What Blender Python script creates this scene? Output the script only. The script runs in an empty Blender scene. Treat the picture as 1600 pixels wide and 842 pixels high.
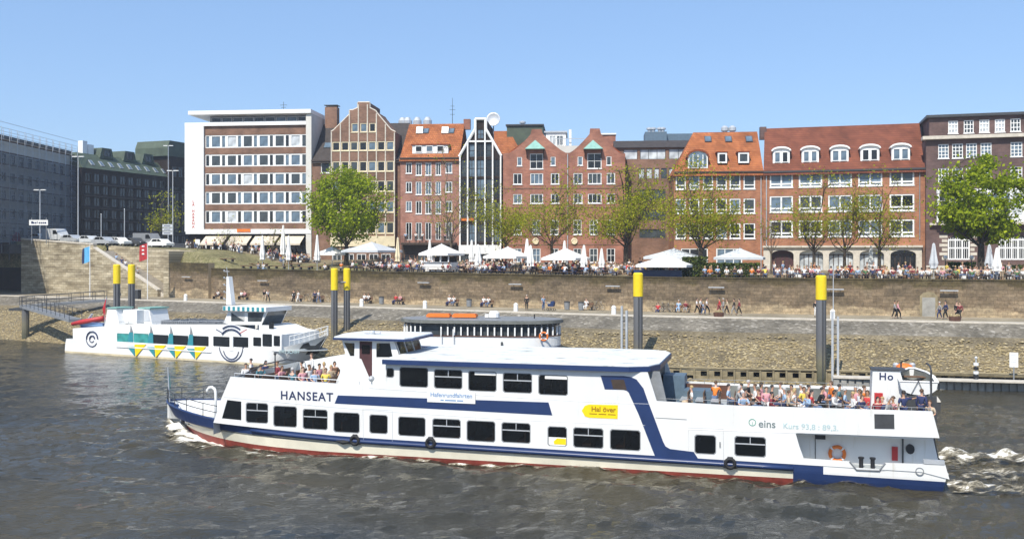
import bpy, bmesh, math, random
from mathutils import Vector, Matrix, noise
from mathutils.geometry import tessellate_polygon
random.seed(11)
rnd = random.random
def ru(a, b): return a + (b - a) * rnd()
R = math.radians
F, EYE, CX, HY = 1500.0, 11.0, 800.0, 400.0     # lens in photo pixels, eye height above water, centre column, horizon row
scene = bpy.context.scene
C = scene.collection
# ------------------------------------------------------------------ mesh helpers
class MB:
    def __init__(s): s.v = []; s.f = []; s.m = []; s.cur = 0
    def add(s, vs, fs, m=None):
        b = len(s.v); s.v += [tuple(p) for p in vs]
        s.f += [tuple(b + i for i in f) for f in fs]; s.m += [s.cur if m is None else m] * len(fs)
    def box(s, x0, x1, y0, y1, z0, z1, m=None):
        s.add([(x0,y0,z0),(x1,y0,z0),(x1,y1,z0),(x0,y1,z0),(x0,y0,z1),(x1,y0,z1),(x1,y1,z1),(x0,y1,z1)],
              [(3,2,1,0),(4,5,6,7),(0,1,5,4),(1,2,6,5),(2,3,7,6),(3,0,4,7)], m)
    def quad(s, a, b, c, d, m=None): s.add([a,b,c,d], [(0,1,2,3)], m)
    def prism(s, poly, y0, y1, m=None):            # polygon in (x, z), extruded along y
        n = len(poly)
        vs = [(x, y0, z) for x, z in poly] + [(x, y1, z) for x, z in poly]
        fs = [tuple(range(n)), tuple(range(2*n-1, n-1, -1))] + [(i, i+n, (i+1) % n + n, (i+1) % n) for i in range(n)]
        s.add(vs, fs, m)
    def plate(s, poly, holes, y0, y1, back=False, m=None):   # polygon with holes: front at y0, reveals to y1
        loops = [poly] + holes
        tri = tessellate_polygon([[Vector((x, z, 0)) for x, z in l] for l in loops])
        flat = [p for l in loops for p in l]; n = len(flat)
        s.add([(x, y0, z) for x, z in flat], [t for t in tri], m)
        if back: s.add([(x, y1, z) for x, z in flat], [t for t in tri], m)
        for l in loops:
            k = len(l)
            s.add([(x, y0, z) for x, z in l] + [(x, y1, z) for x, z in l], [(i, (i+1) % k, (i+1) % k + k, i + k) for i in range(k)], m)
    def prismz(s, poly, z0, z1, m=None):           # polygon in (x, y), extruded along z
        n = len(poly)
        s.add([(x, y, z0) for x, y in poly] + [(x, y, z1) for x, y in poly],
              [tuple(range(n-1, -1, -1)), tuple(range(n, 2*n))] + [(i, (i+1) % n, (i+1) % n + n, i+n) for i in range(n)], m)
    def tube(s, pts, rs, n=8, m=None, cap=True):
        pts = [Vector(p) for p in pts]
        if not isinstance(rs, (list, tuple)): rs = [rs] * len(pts)
        vs = []; fs = []
        for i, p in enumerate(pts):
            d = (pts[min(i+1, len(pts)-1)] - pts[max(i-1, 0)]).normalized()
            a = d.cross(Vector((0,0,1)) if abs(d.z) < .95 else Vector((1,0,0))).normalized(); b = d.cross(a)
            for k in range(n):
                t = 2*math.pi*k/n; vs.append(p + (a*math.cos(t) + b*math.sin(t)) * rs[i])
        for i in range(len(pts)-1):
            for k in range(n): fs.append((i*n+k, i*n+(k+1) % n, (i+1)*n+(k+1) % n, (i+1)*n+k))
        if cap: fs.append(tuple(range(n-1, -1, -1))); fs.append(tuple((len(pts)-1)*n+k for k in range(n)))
        s.add(vs, fs, m)
    def lathe(s, prof, n=16, c=(0,0,0), m=None):
        vs = [(c[0]+r*math.cos(2*math.pi*k/n), c[1]+r*math.sin(2*math.pi*k/n), c[2]+z) for r, z in prof for k in range(n)]
        fs = [(i*n+k, i*n+(k+1) % n, (i+1)*n+(k+1) % n, (i+1)*n+k) for i in range(len(prof)-1) for k in range(n)]
        fs += [tuple(range(n-1, -1, -1)), tuple((len(prof)-1)*n+k for k in range(n))]
        s.add(vs, fs, m)
    def ball(s, c, r, n=8, k=5, m=None):
        rx, ry, rz = r if isinstance(r, (tuple, list)) else (r, r, r)
        vs = [(c[0], c[1], c[2]-rz)]; fs = []
        for i in range(1, k):
            t = math.pi*i/k
            for j in range(n):
                a = 2*math.pi*j/n; vs.append((c[0]+rx*math.sin(t)*math.cos(a), c[1]+ry*math.sin(t)*math.sin(a), c[2]-rz*math.cos(t)))
        vs.append((c[0], c[1], c[2]+rz)); L = len(vs)-1
        for j in range(n):
            fs.append((0, 1+(j+1) % n, 1+j)); fs.append((L, L-n+j, L-n+(j+1) % n))
            for i in range(k-2): fs.append((1+i*n+j, 1+i*n+(j+1) % n, 1+(i+1)*n+(j+1) % n, 1+(i+1)*n+j))
        s.add(vs, fs, m)
    def torus(s, c, R1, r, axis='y', n=20, k=8, m=None):
        vs = []; fs = []
        for i in range(n):
            a = 2*math.pi*i/n
            for j in range(k):
                b = 2*math.pi*j/k; q = R1 + r*math.cos(b); h = r*math.sin(b)
                x, y, z = (q*math.cos(a), h, q*math.sin(a)) if axis == 'y' else (q*math.cos(a), q*math.sin(a), h) if axis == 'z' else (h, q*math.cos(a), q*math.sin(a))
                vs.append((c[0]+x, c[1]+y, c[2]+z))
        for i in range(n):
            for j in range(k): fs.append((i*k+j, ((i+1) % n)*k+j, ((i+1) % n)*k+(j+1) % k, i*k+(j+1) % k))
        s.add(vs, fs, m)
    def mesh(s, name, mats, smooth=False, fix=True):
        me = bpy.data.meshes.new(name); me.from_pydata(s.v, [], s.f)
        for m in (mats if isinstance(mats, (list, tuple)) else [mats]): me.materials.append(m)
        if len(me.materials) > 1: me.polygons.foreach_set('material_index', s.m)
        if fix:
            b = bmesh.new(); b.from_mesh(me); bmesh.ops.recalc_face_normals(b, faces=b.faces); b.to_mesh(me); b.free()
        if smooth: me.polygons.foreach_set('use_smooth', [True]*len(me.polygons))
        me.update(); return me
    def build(s, name, mats, parent=None, smooth=False, fix=True):
        return link(name, s.mesh(name, mats, smooth, fix), parent)
def link(name, me, parent=None, loc=None):
    o = bpy.data.objects.new(name, me); C.objects.link(o)
    if parent: o.parent = parent
    if loc: o.location = loc
    return o
def tag(o, label=None, cat=None, group=None, kind=None):
    if label: o['label'] = label
    if cat: o['category'] = cat
    if group: o['group'] = group
    if kind: o['kind'] = kind
    return o
def empty(name, loc=(0,0,0), rz=0, label=None, cat=None, group=None):
    o = bpy.data.objects.new(name, None); C.objects.link(o); o.location = loc; o.rotation_euler = (0,0,rz); o.empty_display_size = .2
    return tag(o, label, cat, group)
def copy_tree(o, parent=None):
    c = o.copy(); C.objects.link(c)
    if parent: c.parent = parent
    for ch in list(o.children): copy_tree(ch, c)
    return c
def place(o, loc, rz=0, label=None, group=None, sc=None):
    o.location = loc; o.rotation_euler = (0,0,rz)
    if label: o['label'] = label
    if group: o['group'] = group
    if sc: o.scale = (sc,)*3
    return o
def text_mesh(txt, size, depth=.01, bold=0, spacing=1.0, align='CENTER'):
    cu = bpy.data.curves.new('t', 'FONT'); cu.body = txt; cu.size = size; cu.extrude = depth; cu.offset = bold; cu.space_character = spacing
    cu.align_x = align; cu.align_y = 'CENTER'
    o = bpy.data.objects.new('t', cu); C.objects.link(o)
    me = bpy.data.meshes.new_from_object(o.evaluated_get(bpy.context.evaluated_depsgraph_get()))
    bpy.data.objects.remove(o); bpy.data.curves.remove(cu); return me
def lettering(name, txt, size, mat, parent, loc, sx=1.0, bold=0, spacing=1.0, depth=.008, rot=(R(90),0,0), align='CENTER'):
    me = text_mesh(txt, size, depth, bold, spacing, align); me.name = name; me.materials.clear(); me.materials.append(mat)
    o = link(name, me, parent, loc); o.rotation_euler = rot; o.scale = (sx, 1, 1); return o
def at(px, py, Y): return Vector(((px-CX)/F*Y, Y, EYE-(py-HY)/F*Y))
class Frame:            # a vertical plane turned by angle a: x runs along it, y goes behind it
    def __init__(s, px, Y, a, z0=0.0):
        s.X0 = (px-CX)/F*Y; s.Y0 = Y; s.a = a; s.c = math.cos(a); s.s = math.sin(a); s.z0 = z0
    def uv(s, px, py, y=0.0):
        k = (px-CX)/F; X = s.X0 + y*s.s; Y = s.Y0 + y*s.c
        u = (k*Y - X)/(s.c + k*s.s); D = Y - u*s.s
        return u, EYE - (py-HY)/F*D - s.z0
    def u(s, px, y=0.0): return s.uv(px, HY, y)[0]
    def z(s, px, py, y=0.0): return s.uv(px, py, y)[1]
    def pts(s, l, y=0.0): return [s.uv(a, b, y) for a, b in l]
    def root(s, name, label, cat, group=None): return empty(name, (s.X0, s.Y0, s.z0), -s.a, label, cat, group)
    def world(s, x, y, z=0): return Vector((s.X0 + x*s.c + y*s.s, s.Y0 - x*s.s + y*s.c, s.z0 + z))
# ------------------------------------------------------------------ materials
def newmat(name):
    m = bpy.data.materials.new(name); m.use_nodes = True; nt = m.node_tree; nt.nodes.clear()
    o = nt.nodes.new('ShaderNodeOutputMaterial'); b = nt.nodes.new('ShaderNodeBsdfPrincipled'); nt.links.new(b.outputs[0], o.inputs[0])
    return m, nt, b
def N(nt, typ, **kw):
    n = nt.nodes.new('ShaderNode'+typ)
    for k, v in kw.items():
        if k in n.inputs: n.inputs[k].default_value = v
        else: setattr(n, k, v)
    return n
def ramp(nt, fac, stops):
    r = nt.nodes.new('ShaderNodeValToRGB'); e = r.color_ramp.elements
    while len(e) < len(stops): e.new(.5)
    for el, (p, c) in zip(e, stops): el.position = p; el.color = (*c, 1) if len(c) == 3 else c
    nt.links.new(fac, r.inputs[0]); return r.outputs[0]
def mix(nt, fac, a, b, mode='MIX'):
    n = nt.nodes.new('ShaderNodeMix'); n.data_type = 'RGBA'; n.blend_type = mode
    for i, v in ((0, fac), (6, a), (7, b)):
        if hasattr(v, 'links'): nt.links.new(v, n.inputs[i])
        else: n.inputs[i].default_value = (*v, 1) if isinstance(v, tuple) and len(v) == 3 else v
    return n.outputs[2]
def bump(nt, b, h, strength=.3, dist=.05):
    n = N(nt, 'Bump', Strength=strength, Distance=dist); nt.links.new(h, n.inputs['Height']); nt.links.new(n.outputs[0], b.inputs['Normal'])
def wallcoord(nt):      # object coordinates turned so that (along, up) lie in x, y
    t = N(nt, 'TexCoord'); s = N(nt, 'SeparateXYZ'); nt.links.new(t.outputs['Object'], s.inputs[0])
    a = N(nt, 'Math', operation='ADD'); nt.links.new(s.outputs[0], a.inputs[0]); nt.links.new(s.outputs[1], a.inputs[1])
    c = N(nt, 'CombineXYZ'); nt.links.new(a.outputs[0], c.inputs[0]); nt.links.new(s.outputs[2], c.inputs[1]); return c.outputs[0], t.outputs['Object']
def plain(name, col, rough=.6, var=.12, scale=3.0, metal=0, spec=.5, bmp=0, coat=0):
    m, nt, b = newmat(name)
    b.inputs['Roughness'].default_value = rough; b.inputs['Metallic'].default_value = metal; b.inputs['Specular IOR Level'].default_value = spec
    b.inputs['Coat Weight'].default_value = coat
    t = N(nt, 'TexCoord'); n = N(nt, 'TexNoise', Scale=scale, Detail=4.0, Roughness=.6); nt.links.new(t.outputs['Object'], n.inputs['Vector'])
    lo = tuple(max(0, c*(1-var)) for c in col); hi = tuple(min(1, c*(1+var)) for c in col)
    nt.links.new(ramp(nt, n.outputs[0], [(.3, lo), (.7, hi)]), b.inputs['Base Color'])
    if bmp: bump(nt, b, n.outputs[0], bmp)
    return m
def brick(name, c1, c2, mortar, stain=.45, w=.5, h=.17, rough=.85):
    m, nt, b = newmat(name); b.inputs['Roughness'].default_value = rough; b.inputs['Specular IOR Level'].default_value = .2
    v, ob = wallcoord(nt)
    t = N(nt, 'TexBrick', Scale=1.0); t.offset = .5
    t.inputs['Color1'].default_value = (*c1, 1); t.inputs['Color2'].default_value = (*c2, 1); t.inputs['Mortar'].default_value = (*mortar, 1)
    t.inputs['Brick Width'].default_value = w; t.inputs['Row Height'].default_value = h; t.inputs['Mortar Size'].default_value = .012; t.inputs['Bias'].default_value = -.1
    nt.links.new(v, t.inputs['Vector'])
    n = N(nt, 'TexNoise', Scale=.35, Detail=6.0, Roughness=.65); nt.links.new(ob, n.inputs['Vector'])
    st = ramp(nt, n.outputs[0], [(.3, (1-stain,)*3), (.62, (1.12,)*3)])
    nt.links.new(mix(nt, 1.0, t.outputs[0], st, 'MULTIPLY'), b.inputs['Base Color'])
    bump(nt, b, t.outputs['Fac'], -.25, .02)
    return m
def tiles(name, c1, c2, row=.35, stain=.3):
    m, nt, b = newmat(name); b.inputs['Roughness'].default_value = .8; b.inputs['Specular IOR Level'].default_value = .25
    v, ob = wallcoord(nt)
    t = N(nt, 'TexBrick', Scale=1.0); t.offset = .5
    t.inputs['Color1'].default_value = (*c1, 1); t.inputs['Color2'].default_value = (*c2, 1); t.inputs['Mortar'].default_value = (*[c*.45 for c in c1], 1)
    t.inputs['Brick Width'].default_value = .3; t.inputs['Row Height'].default_value = row; t.inputs['Mortar Size'].default_value = .03
    nt.links.new(v, t.inputs['Vector'])
    n = N(nt, 'TexNoise', Scale=.5, Detail=7.0, Roughness=.7); nt.links.new(ob, n.inputs['Vector'])
    st = ramp(nt, n.outputs[0], [(.32, (1-stain,)*3), (.65, (1.1,)*3)])
    nt.links.new(mix(nt, 1.0, t.outputs[0], st, 'MULTIPLY'), b.inputs['Base Color']); bump(nt, b, t.outputs['Fac'], -.4, .03)
    return m
def glass(name, col, rough=.06, spec=.5):
    m, nt, b = newmat(name); b.inputs['Base Color'].default_value = (*col, 1); b.inputs['Roughness'].default_value = rough; b.inputs['Specular IOR Level'].default_value = spec
    t = N(nt, 'TexCoord'); n = N(nt, 'TexNoise', Scale=.8, Detail=2.0); nt.links.new(t.outputs['Object'], n.inputs['Vector']); bump(nt, b, n.outputs[0], .04, .05)
    nt.links.new(ramp(nt, n.outputs[0], [(.3, tuple(c*.6 for c in col)), (.7, tuple(min(1, c*1.4) for c in col))]), b.inputs['Base Color'])
    return m
M = {}
def P(k, *a, **kw): M[k] = plain(k, *a, **kw)
P('white', (.80,.80,.78), .45, .04, 1.2); P('white_paint', (.84,.84,.82), .3, .03, .8); P('cream', (.72,.62,.42), .6, .12, 1.5); P('stone_trim', (.55,.50,.42), .8, .15, 2)
P('pale_render', (.62,.60,.55), .8, .08, .8); P('navy', (.016,.036,.115), .35, .12, 1.0); P('hull_grey', (.16,.165,.15), .6, .25, 1.5); P('hull_red', (.25,.045,.03), .6, .3, 2)
P('cream_hull', (.74,.69,.55), .45, .1, .8); P('mud_wall', (.25,.205,.12), .85, .3, 2)
P('black', (.015,.015,.017), .5, .2); P('dark_metal', (.05,.052,.055), .5, .2); P('grey_metal', (.22,.23,.24), .5, .15); P('light_metal', (.5,.52,.54), .4, .1, 2, .3)
P('pile_grey', (.10,.105,.11), .6, .25, 2.0); P('yellow', (.82,.60,.01), .5, .06, 3); P('dark_roof', (.045,.036,.032), .8, .3, 1.5); P('green_roof', (.065,.088,.058), .7, .25, .8)
P('copper_green', (.22,.42,.36), .7, .15, 2); P('maroon', (.07,.025,.025), .6, .2); P('brown_wood', (.10,.045,.028), .7, .25, 4); P('bench_wood', (.14,.08,.045), .8, .25, 5)
P('red', (.45,.03,.03), .5, .15); P('orange', (.75,.18,.02), .5, .1); P('teal', (.035,.25,.30), .45, .1); P('sign_yellow', (.85,.62,.0), .5, .05); P('light_blue', (.12,.42,.70), .6, .1)
P('canvas', (.78,.77,.74), .85, .05, 1.5); P('canvas_grey', (.52,.54,.56), .85, .1, 1.5); P('awning', (.60,.53,.42), .85, .1, 1.5); P('tree_bark', (.06,.045,.03), .9, .35, 3, bmp=.4); P('skin', (.52,.30,.20), .55, .1)
P('tan_bark', (.11,.085,.06), .9, .35, 3, bmp=.4); P('rubber', (.012,.012,.013), .7, .2); P('deck_paint', (.40,.43,.44), .6, .15, 1.2); P('roof_paint', (.70,.71,.70), .5, .1, .9); P('scaffold', (.16,.18,.21), .8, .25, .4)
P('brown_frame', (.05,.032,.022), .6, .2); P('blue_grey', (.10,.15,.20), .5, .15); P('lettering_navy', (.02,.03,.09), .5, 0); P('lettering_grey', (.16,.20,.20), .5, 0); P('lettering_green', (.12,.33,.25), .5, 0); P('lettering_pale', (.42,.55,.56), .5, 0)
P('lettering_red', (.5,.05,.03), .5, 0); P('concrete', (.30,.29,.26), .9, .25, 1.5, bmp=.3); P('lettering_blue', (.18,.30,.50), .5, 0); P('lettering_brown', (.30,.16,.0), .5, 0); P('dark_interior', (.02,.018,.017), .9, .2)
M['glass_dark'] = glass('glass_dark', (.012,.013,.014)); M['glass_mid'] = glass('glass_mid', (.05,.06,.065)); M['glass_blue_reflect'] = glass('glass_blue_reflect', (.12,.17,.22)); M['glass_blind'] = glass('glass_blind', (.50,.53,.55), .25)  # the blue glass carries a sky reflection in its base colour
M['glass_teal'] = glass('glass_teal', (.05,.30,.28), .2); m, nt, b = newmat('glass_ship'); b.inputs['Base Color'].default_value = (.010,.011,.012,1); b.inputs['Roughness'].default_value = .04; b.inputs['Specular IOR Level'].default_value = .5
t = N(nt, 'TexCoord'); n = N(nt, 'TexNoise', Scale=.7, Detail=2.0); nt.links.new(t.outputs['Object'], n.inputs[0]); bump(nt, b, n.outputs[0], .06, .06)
tr = N(nt, 'BsdfTransparent'); tr.inputs[0].default_value = (.85,.87,.85,1); ms = N(nt, 'MixShader'); ms.inputs[0].default_value = .6; nt.links.new(b.outputs[0], ms.inputs[1]); nt.links.new(tr.outputs[0], ms.inputs[2]); nt.links.new(ms.outputs[0], [q for q in nt.nodes if q.type == 'OUTPUT_MATERIAL'][0].inputs[0]); M['glass_ship'] = m
M['brick_red'] = brick('brick_red', (.40,.165,.108), (.30,.12,.08), (.30,.22,.17)); M['brick_pink'] = brick('brick_pink', (.43,.21,.155), (.33,.15,.11), (.30,.22,.18))
M['brick_brown'] = brick('brick_brown', (.26,.145,.098), (.20,.11,.075), (.24,.18,.13)); M['brick_orange'] = brick('brick_orange', (.41,.175,.09), (.31,.125,.068), (.32,.22,.15))
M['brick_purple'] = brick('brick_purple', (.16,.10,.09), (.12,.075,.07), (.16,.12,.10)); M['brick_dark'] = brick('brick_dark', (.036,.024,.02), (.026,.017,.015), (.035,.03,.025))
M['tile_orange'] = tiles('tile_orange', (.47,.165,.06), (.34,.105,.036), stain=.42); M['tile_rust'] = tiles('tile_rust', (.36,.10,.04), (.26,.07,.03)); M['tile_red'] = tiles('tile_red', (.25,.083,.045), (.185,.06,.034), stain=.42)
def ship_paint(name, col):
    m, nt, b = newmat(name); b.inputs['Roughness'].default_value = .38
    t = N(nt, 'TexCoord'); mp = N(nt, 'Mapping'); mp.inputs['Scale'].default_value = (2.2,2.2,.22); nt.links.new(t.outputs['Object'], mp.inputs[0])
    n = N(nt, 'TexNoise', Scale=1.4, Detail=6.0, Roughness=.65); nt.links.new(mp.outputs[0], n.inputs[0]); n2 = N(nt, 'TexNoise', Scale=.35, Detail=3.0); nt.links.new(t.outputs['Object'], n2.inputs[0])
    c = ramp(nt, n.outputs[0], [(.26, tuple(c*.82 for c in (col[0],col[1]*.97,col[2]*.90))), (.40, tuple(c*.97 for c in col)), (.7, col)])
    nt.links.new(mix(nt, 1.0, c, ramp(nt, n2.outputs[0], [(.35, (.93,.93,.92)), (.65, (1,1,1))]), 'MULTIPLY'), b.inputs['Base Color']); bump(nt, b, n2.outputs[0], .15, .25); return m
M['ship_white'] = ship_paint('ship_white', (.78,.78,.765))
def island_mat(name, stops, rough=.9, spec=.2, trans=0):
    m, nt, b = newmat(name); g = N(nt, 'NewGeometry'); b.inputs['Roughness'].default_value = rough; b.inputs['Specular IOR Level'].default_value = spec
    nt.links.new(ramp(nt, g.outputs['Random Per Island'], stops), b.inputs['Base Color'])
    if trans:
        tr = N(nt, 'BsdfTranslucent'); mx = N(nt, 'MixShader'); mx.inputs[0].default_value = trans
        nt.links.new(b.inputs['Base Color'].links[0].from_socket, tr.inputs['Color'])
        out = [n for n in nt.nodes if n.type == 'OUTPUT_MATERIAL'][0]
        nt.links.new(b.outputs[0], mx.inputs[1]); nt.links.new(tr.outputs[0], mx.inputs[2]); nt.links.new(mx.outputs[0], out.inputs[0])
    return m
M['leaf_green'] = island_mat('leaf_green', [(0, (.16,.235,.010)), (.5, (.28,.35,.015)), (1, (.42,.48,.03))], .75, .03, .4)
M['leaf_spring'] = island_mat('leaf_spring', [(0, (.20,.235,.012)), (.5, (.33,.345,.02)), (1, (.45,.42,.045))], .75, .03, .45)
M['leaf_hedge'] = island_mat('leaf_hedge', [(0, (.03,.06,.012)), (.5, (.07,.10,.02)), (1, (.13,.14,.03))], .8, .2, .2)
M['rubble'] = island_mat('rubble', [(0, (.21,.165,.09)), (.35, (.29,.228,.12)), (.75, (.35,.278,.15)), (1, (.44,.37,.23))])
def quay_stone():
    m, nt, b = newmat('quay_stone'); b.inputs['Roughness'].default_value = .9; b.inputs['Specular IOR Level'].default_value = .15
    u = N(nt, 'UVMap'); ob = u.outputs[0]
    nw = N(nt, 'TexNoise', Scale=1.3, Detail=3.0); nt.links.new(ob, nw.inputs[0])
    wv = N(nt, 'VectorMath', operation='SCALE', Scale=.22); nt.links.new(nw.outputs[1], wv.inputs[0]); av = N(nt, 'VectorMath', operation='ADD'); nt.links.new(ob, av.inputs[0]); nt.links.new(wv.outputs[0], av.inputs[1])
    t = N(nt, 'TexBrick', Scale=1.0); t.offset = .37; t.squash = 1.3; t.squash_frequency = 3
    t.inputs['Color1'].default_value = (.235,.195,.145,1); t.inputs['Color2'].default_value = (.15,.125,.095,1); t.inputs['Mortar'].default_value = (.10,.082,.06,1)
    t.inputs['Brick Width'].default_value = .95; t.inputs['Row Height'].default_value = .36; t.inputs['Mortar Size'].default_value = .018; t.inputs['Mortar Smooth'].default_value = .4
    nt.links.new(av.outputs[0], t.inputs['Vector'])
    n = N(nt, 'TexNoise', Scale=.22, Detail=8.0, Roughness=.7); nt.links.new(ob, n.inputs['Vector'])
    st = ramp(nt, n.outputs[0], [(.30, (.45,.42,.40)), (.46, (.85,.80,.72)), (.56, (1.1,1.0,.88)), (.68, (1.6,1.55,1.45))])
    n2 = N(nt, 'TexNoise', Scale=2.6, Detail=6.0, Roughness=.8); nt.links.new(ob, n2.inputs['Vector'])
    c = mix(nt, 1.0, t.outputs[0], st, 'MULTIPLY')
    c = mix(nt, .8, c, ramp(nt, n2.outputs[0], [(.28, (.35,.35,.36)), (.72, (1.6,1.56,1.48))]), 'MULTIPLY')
    # water-stained and mossy courses near the coping, paler rendered patches at the foot (weathering with a shape of its own)
    s = N(nt, 'SeparateXYZ'); nt.links.new(ob, s.inputs[0])
    a = N(nt, 'Math', operation='ADD'); nt.links.new(s.outputs[1], a.inputs[0])
    k = N(nt, 'Math', operation='MULTIPLY'); k.inputs[1].default_value = 5.0; nt.links.new(n.outputs[0], k.inputs[0]); nt.links.new(k.outputs[0], a.inputs[1])
    dv = N(nt, 'Math', operation='DIVIDE'); dv.inputs[1].default_value = 10.0; nt.links.new(a.outputs[0], dv.inputs[0])
    c = mix(nt, ramp(nt, dv.outputs[0], [(.315, (1,1,1)), (.35, (0,0,0))]), c, mix(nt, 1.0, c, (2.0,2.05,2.0), 'MULTIPLY'))
    c = mix(nt, ramp(nt, dv.outputs[0], [(.54, (0,0,0)), (.60, (.95,.95,.95))]), c, mix(nt, 1.0, c, (.42,.44,.34), 'MULTIPLY'))
    nt.links.new(c, b.inputs['Base Color']); bump(nt, b, t.outputs['Fac'], -.6, .04); return m
M['quay_stone'] = quay_stone()
def bastion_stone():
    m, nt, b = newmat('bastion_stone'); b.inputs['Roughness'].default_value = .9; b.inputs['Specular IOR Level'].default_value = .15
    ob = N(nt, 'UVMap').outputs[0]
    t = N(nt, 'TexBrick', Scale=1.0); t.offset = .42
    t.inputs['Color1'].default_value = (.44,.385,.29,1); t.inputs['Color2'].default_value = (.28,.235,.165,1); t.inputs['Mortar'].default_value = (.12,.10,.07,1)
    t.inputs['Brick Width'].default_value = 1.1; t.inputs['Row Height'].default_value = .40; t.inputs['Mortar Size'].default_value = .02; nt.links.new(ob, t.inputs['Vector'])
    mp = N(nt, 'Mapping'); mp.inputs['Scale'].default_value = (.15,.8,1); nt.links.new(ob, mp.inputs[0])
    n = N(nt, 'TexNoise', Scale=1.2, Detail=7.0, Roughness=.7); nt.links.new(mp.outputs[0], n.inputs['Vector'])
    c = mix(nt, 1.0, t.outputs[0], ramp(nt, n.outputs[0], [(.34, (.48,.45,.40)), (.50, (1,1,.95)), (.66, (1.5,1.5,1.45))]), 'MULTIPLY')
    nt.links.new(c, b.inputs['Base Color']); bump(nt, b, t.outputs['Fac'], -.6, .04); return m
M['bastion_stone'] = bastion_stone()
def speckle(name, stops, scale, big=.2, rough=.9, bstr=.5, vor=True):
    m, nt, b = newmat(name); b.inputs['Roughness'].default_value = rough; b.inputs['Specular IOR Level'].default_value = .2
    t = N(nt, 'TexCoord'); v = N(nt, 'TexVoronoi', Scale=scale); nt.links.new(t.outputs['Object'], v.inputs['Vector'])
    s = N(nt, 'SeparateColor'); nt.links.new(v.outputs['Color'], s.inputs[0])
    n = N(nt, 'TexNoise', Scale=big, Detail=7.0, Roughness=.65); nt.links.new(t.outputs['Object'], n.inputs['Vector'])
    c = mix(nt, 1.0, ramp(nt, s.outputs[0], stops), ramp(nt, n.outputs[0], [(.32, (.6,.6,.6)), (.68, (1.2,1.2,1.2))]), 'MULTIPLY')
    nt.links.new(c, b.inputs['Base Color']); bump(nt, b, v.outputs['Distance'], -bstr, .08); return m
M['sett_slope'] = speckle('sett_slope', [(0, (.13,.115,.09)), (.5, (.18,.16,.125)), (.9, (.23,.205,.165)), (1, (.35,.32,.27))], 3.6, .3)
M['mud_slope'] = speckle('mud_slope', [(0, (.13,.105,.065)), (.5, (.19,.155,.095)), (1, (.25,.205,.13))], 6.0, .3)
M['promenade'] = speckle('promenade', [(0, (.29,.245,.17)), (1, (.36,.31,.225))], 5.0, .3, .9, .1)
M['sand_ground'] = speckle('sand_ground', [(0, (.20,.165,.10)), (1, (.29,.24,.155))], 4.0, .15, .9, .15)
M['grass_slope'] = speckle('grass_slope', [(0, (.12,.115,.045)), (.6, (.21,.19,.09)), (1, (.28,.24,.13))], 5.0, .3, .9, .2)
M['asphalt'] = speckle('asphalt', [(0, (.045,.045,.047)), (1, (.06,.06,.06))], 6.0, .2, .9, .1)
# ------------------------------------------------------------------ camera, sun, sky
cam = bpy.data.cameras.new('camera'); co = bpy.data.objects.new('camera', cam); C.objects.link(co)
cam.sensor_width = 36; cam.lens = 36*F/1600; cam.shift_y = -21/1600; cam.clip_start = .5; cam.clip_end = 6000
co.location = (0, 0, EYE); co.rotation_euler = (R(90), 0, 0); scene.camera = co
SUN_EL = 50.0; sd = Vector((-.40, -.91, 0)).normalized()*math.cos(R(SUN_EL)) + Vector((0,0,math.sin(R(SUN_EL))))
sl = bpy.data.lights.new('sun', 'SUN'); sl.energy = 4.2; sl.angle = R(.55); sl.color = (1, .945, .84)
so = bpy.data.objects.new('sun', sl); C.objects.link(so); so.rotation_euler = sd.to_track_quat('Z', 'Y').to_euler(); so.location = sd*200
w = bpy.data.worlds.new('World'); scene.world = w; w.use_nodes = True; nt = w.node_tree; nt.nodes.clear()
sk = nt.nodes.new('ShaderNodeTexSky'); sk.sky_type = 'NISHITA'; sk.sun_disc = False; sk.sun_elevation = R(SUN_EL); sk.sun_rotation = math.atan2(sd.x, sd.y)
sk.altitude = 0; sk.air_density = 1.0; sk.dust_density = .7; sk.ozone_density = 4.0
bg = nt.nodes.new('ShaderNodeBackground'); bg.inputs[1].default_value = .14; ow = nt.nodes.new('ShaderNodeOutputWorld')
mx = nt.nodes.new('ShaderNodeMix'); mx.data_type = 'RGBA'; mx.inputs[0].default_value = .5; mx.inputs[7].default_value = (1.62, 2.72, 4.75, 1); nt.links.new(sk.outputs[0], mx.inputs[6]); nt.links.new(mx.outputs[2], bg.inputs[0]); nt.links.new(bg.outputs[0], ow.inputs[0])
scene.view_settings.view_transform = 'Standard'; scene.view_settings.look = 'None'; scene.view_settings.exposure = .42; scene.view_settings.gamma = 1
# ------------------------------------------------------------------ the quay line: a gentle bend seen from above
QT = {}
def _quay():
    def ang(s):
        t = min(1, max(0, (s+12)/24)); t = t*t*(3-2*t); return R(29.1 + (17.6-29.1)*t)
    B = Vector((12, 99.4)); QT[0] = (B.copy(), ang(0))
    p = B.copy()
    for s in range(1, 261): p = p + Vector((math.cos(ang(s-.5)), -math.sin(ang(s-.5)))); QT[s] = (p.copy(), ang(s))
    p = B.copy()
    for s in range(-1, -301, -1): p = p - Vector((math.cos(ang(s+.5)), -math.sin(ang(s+.5)))); QT[s] = (p.copy(), ang(s))
_quay()
def qp(s, t, z=0.0):
    if t < 0: t *= 1 - .26*max(0, min(1, (s-8)/26))      # the bank narrows towards the right
    i = int(math.floor(s)); i = max(-300, min(259, i)); f = s-i
    p = QT[i][0]*(1-f) + QT[i+1][0]*f; a = QT[i][1]*(1-f) + QT[i+1][1]*f
    return Vector((p.x + t*math.sin(a), p.y + t*math.cos(a), z))
def qa(s): return QT[int(max(-300, min(260, round(s))))][1]
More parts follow.
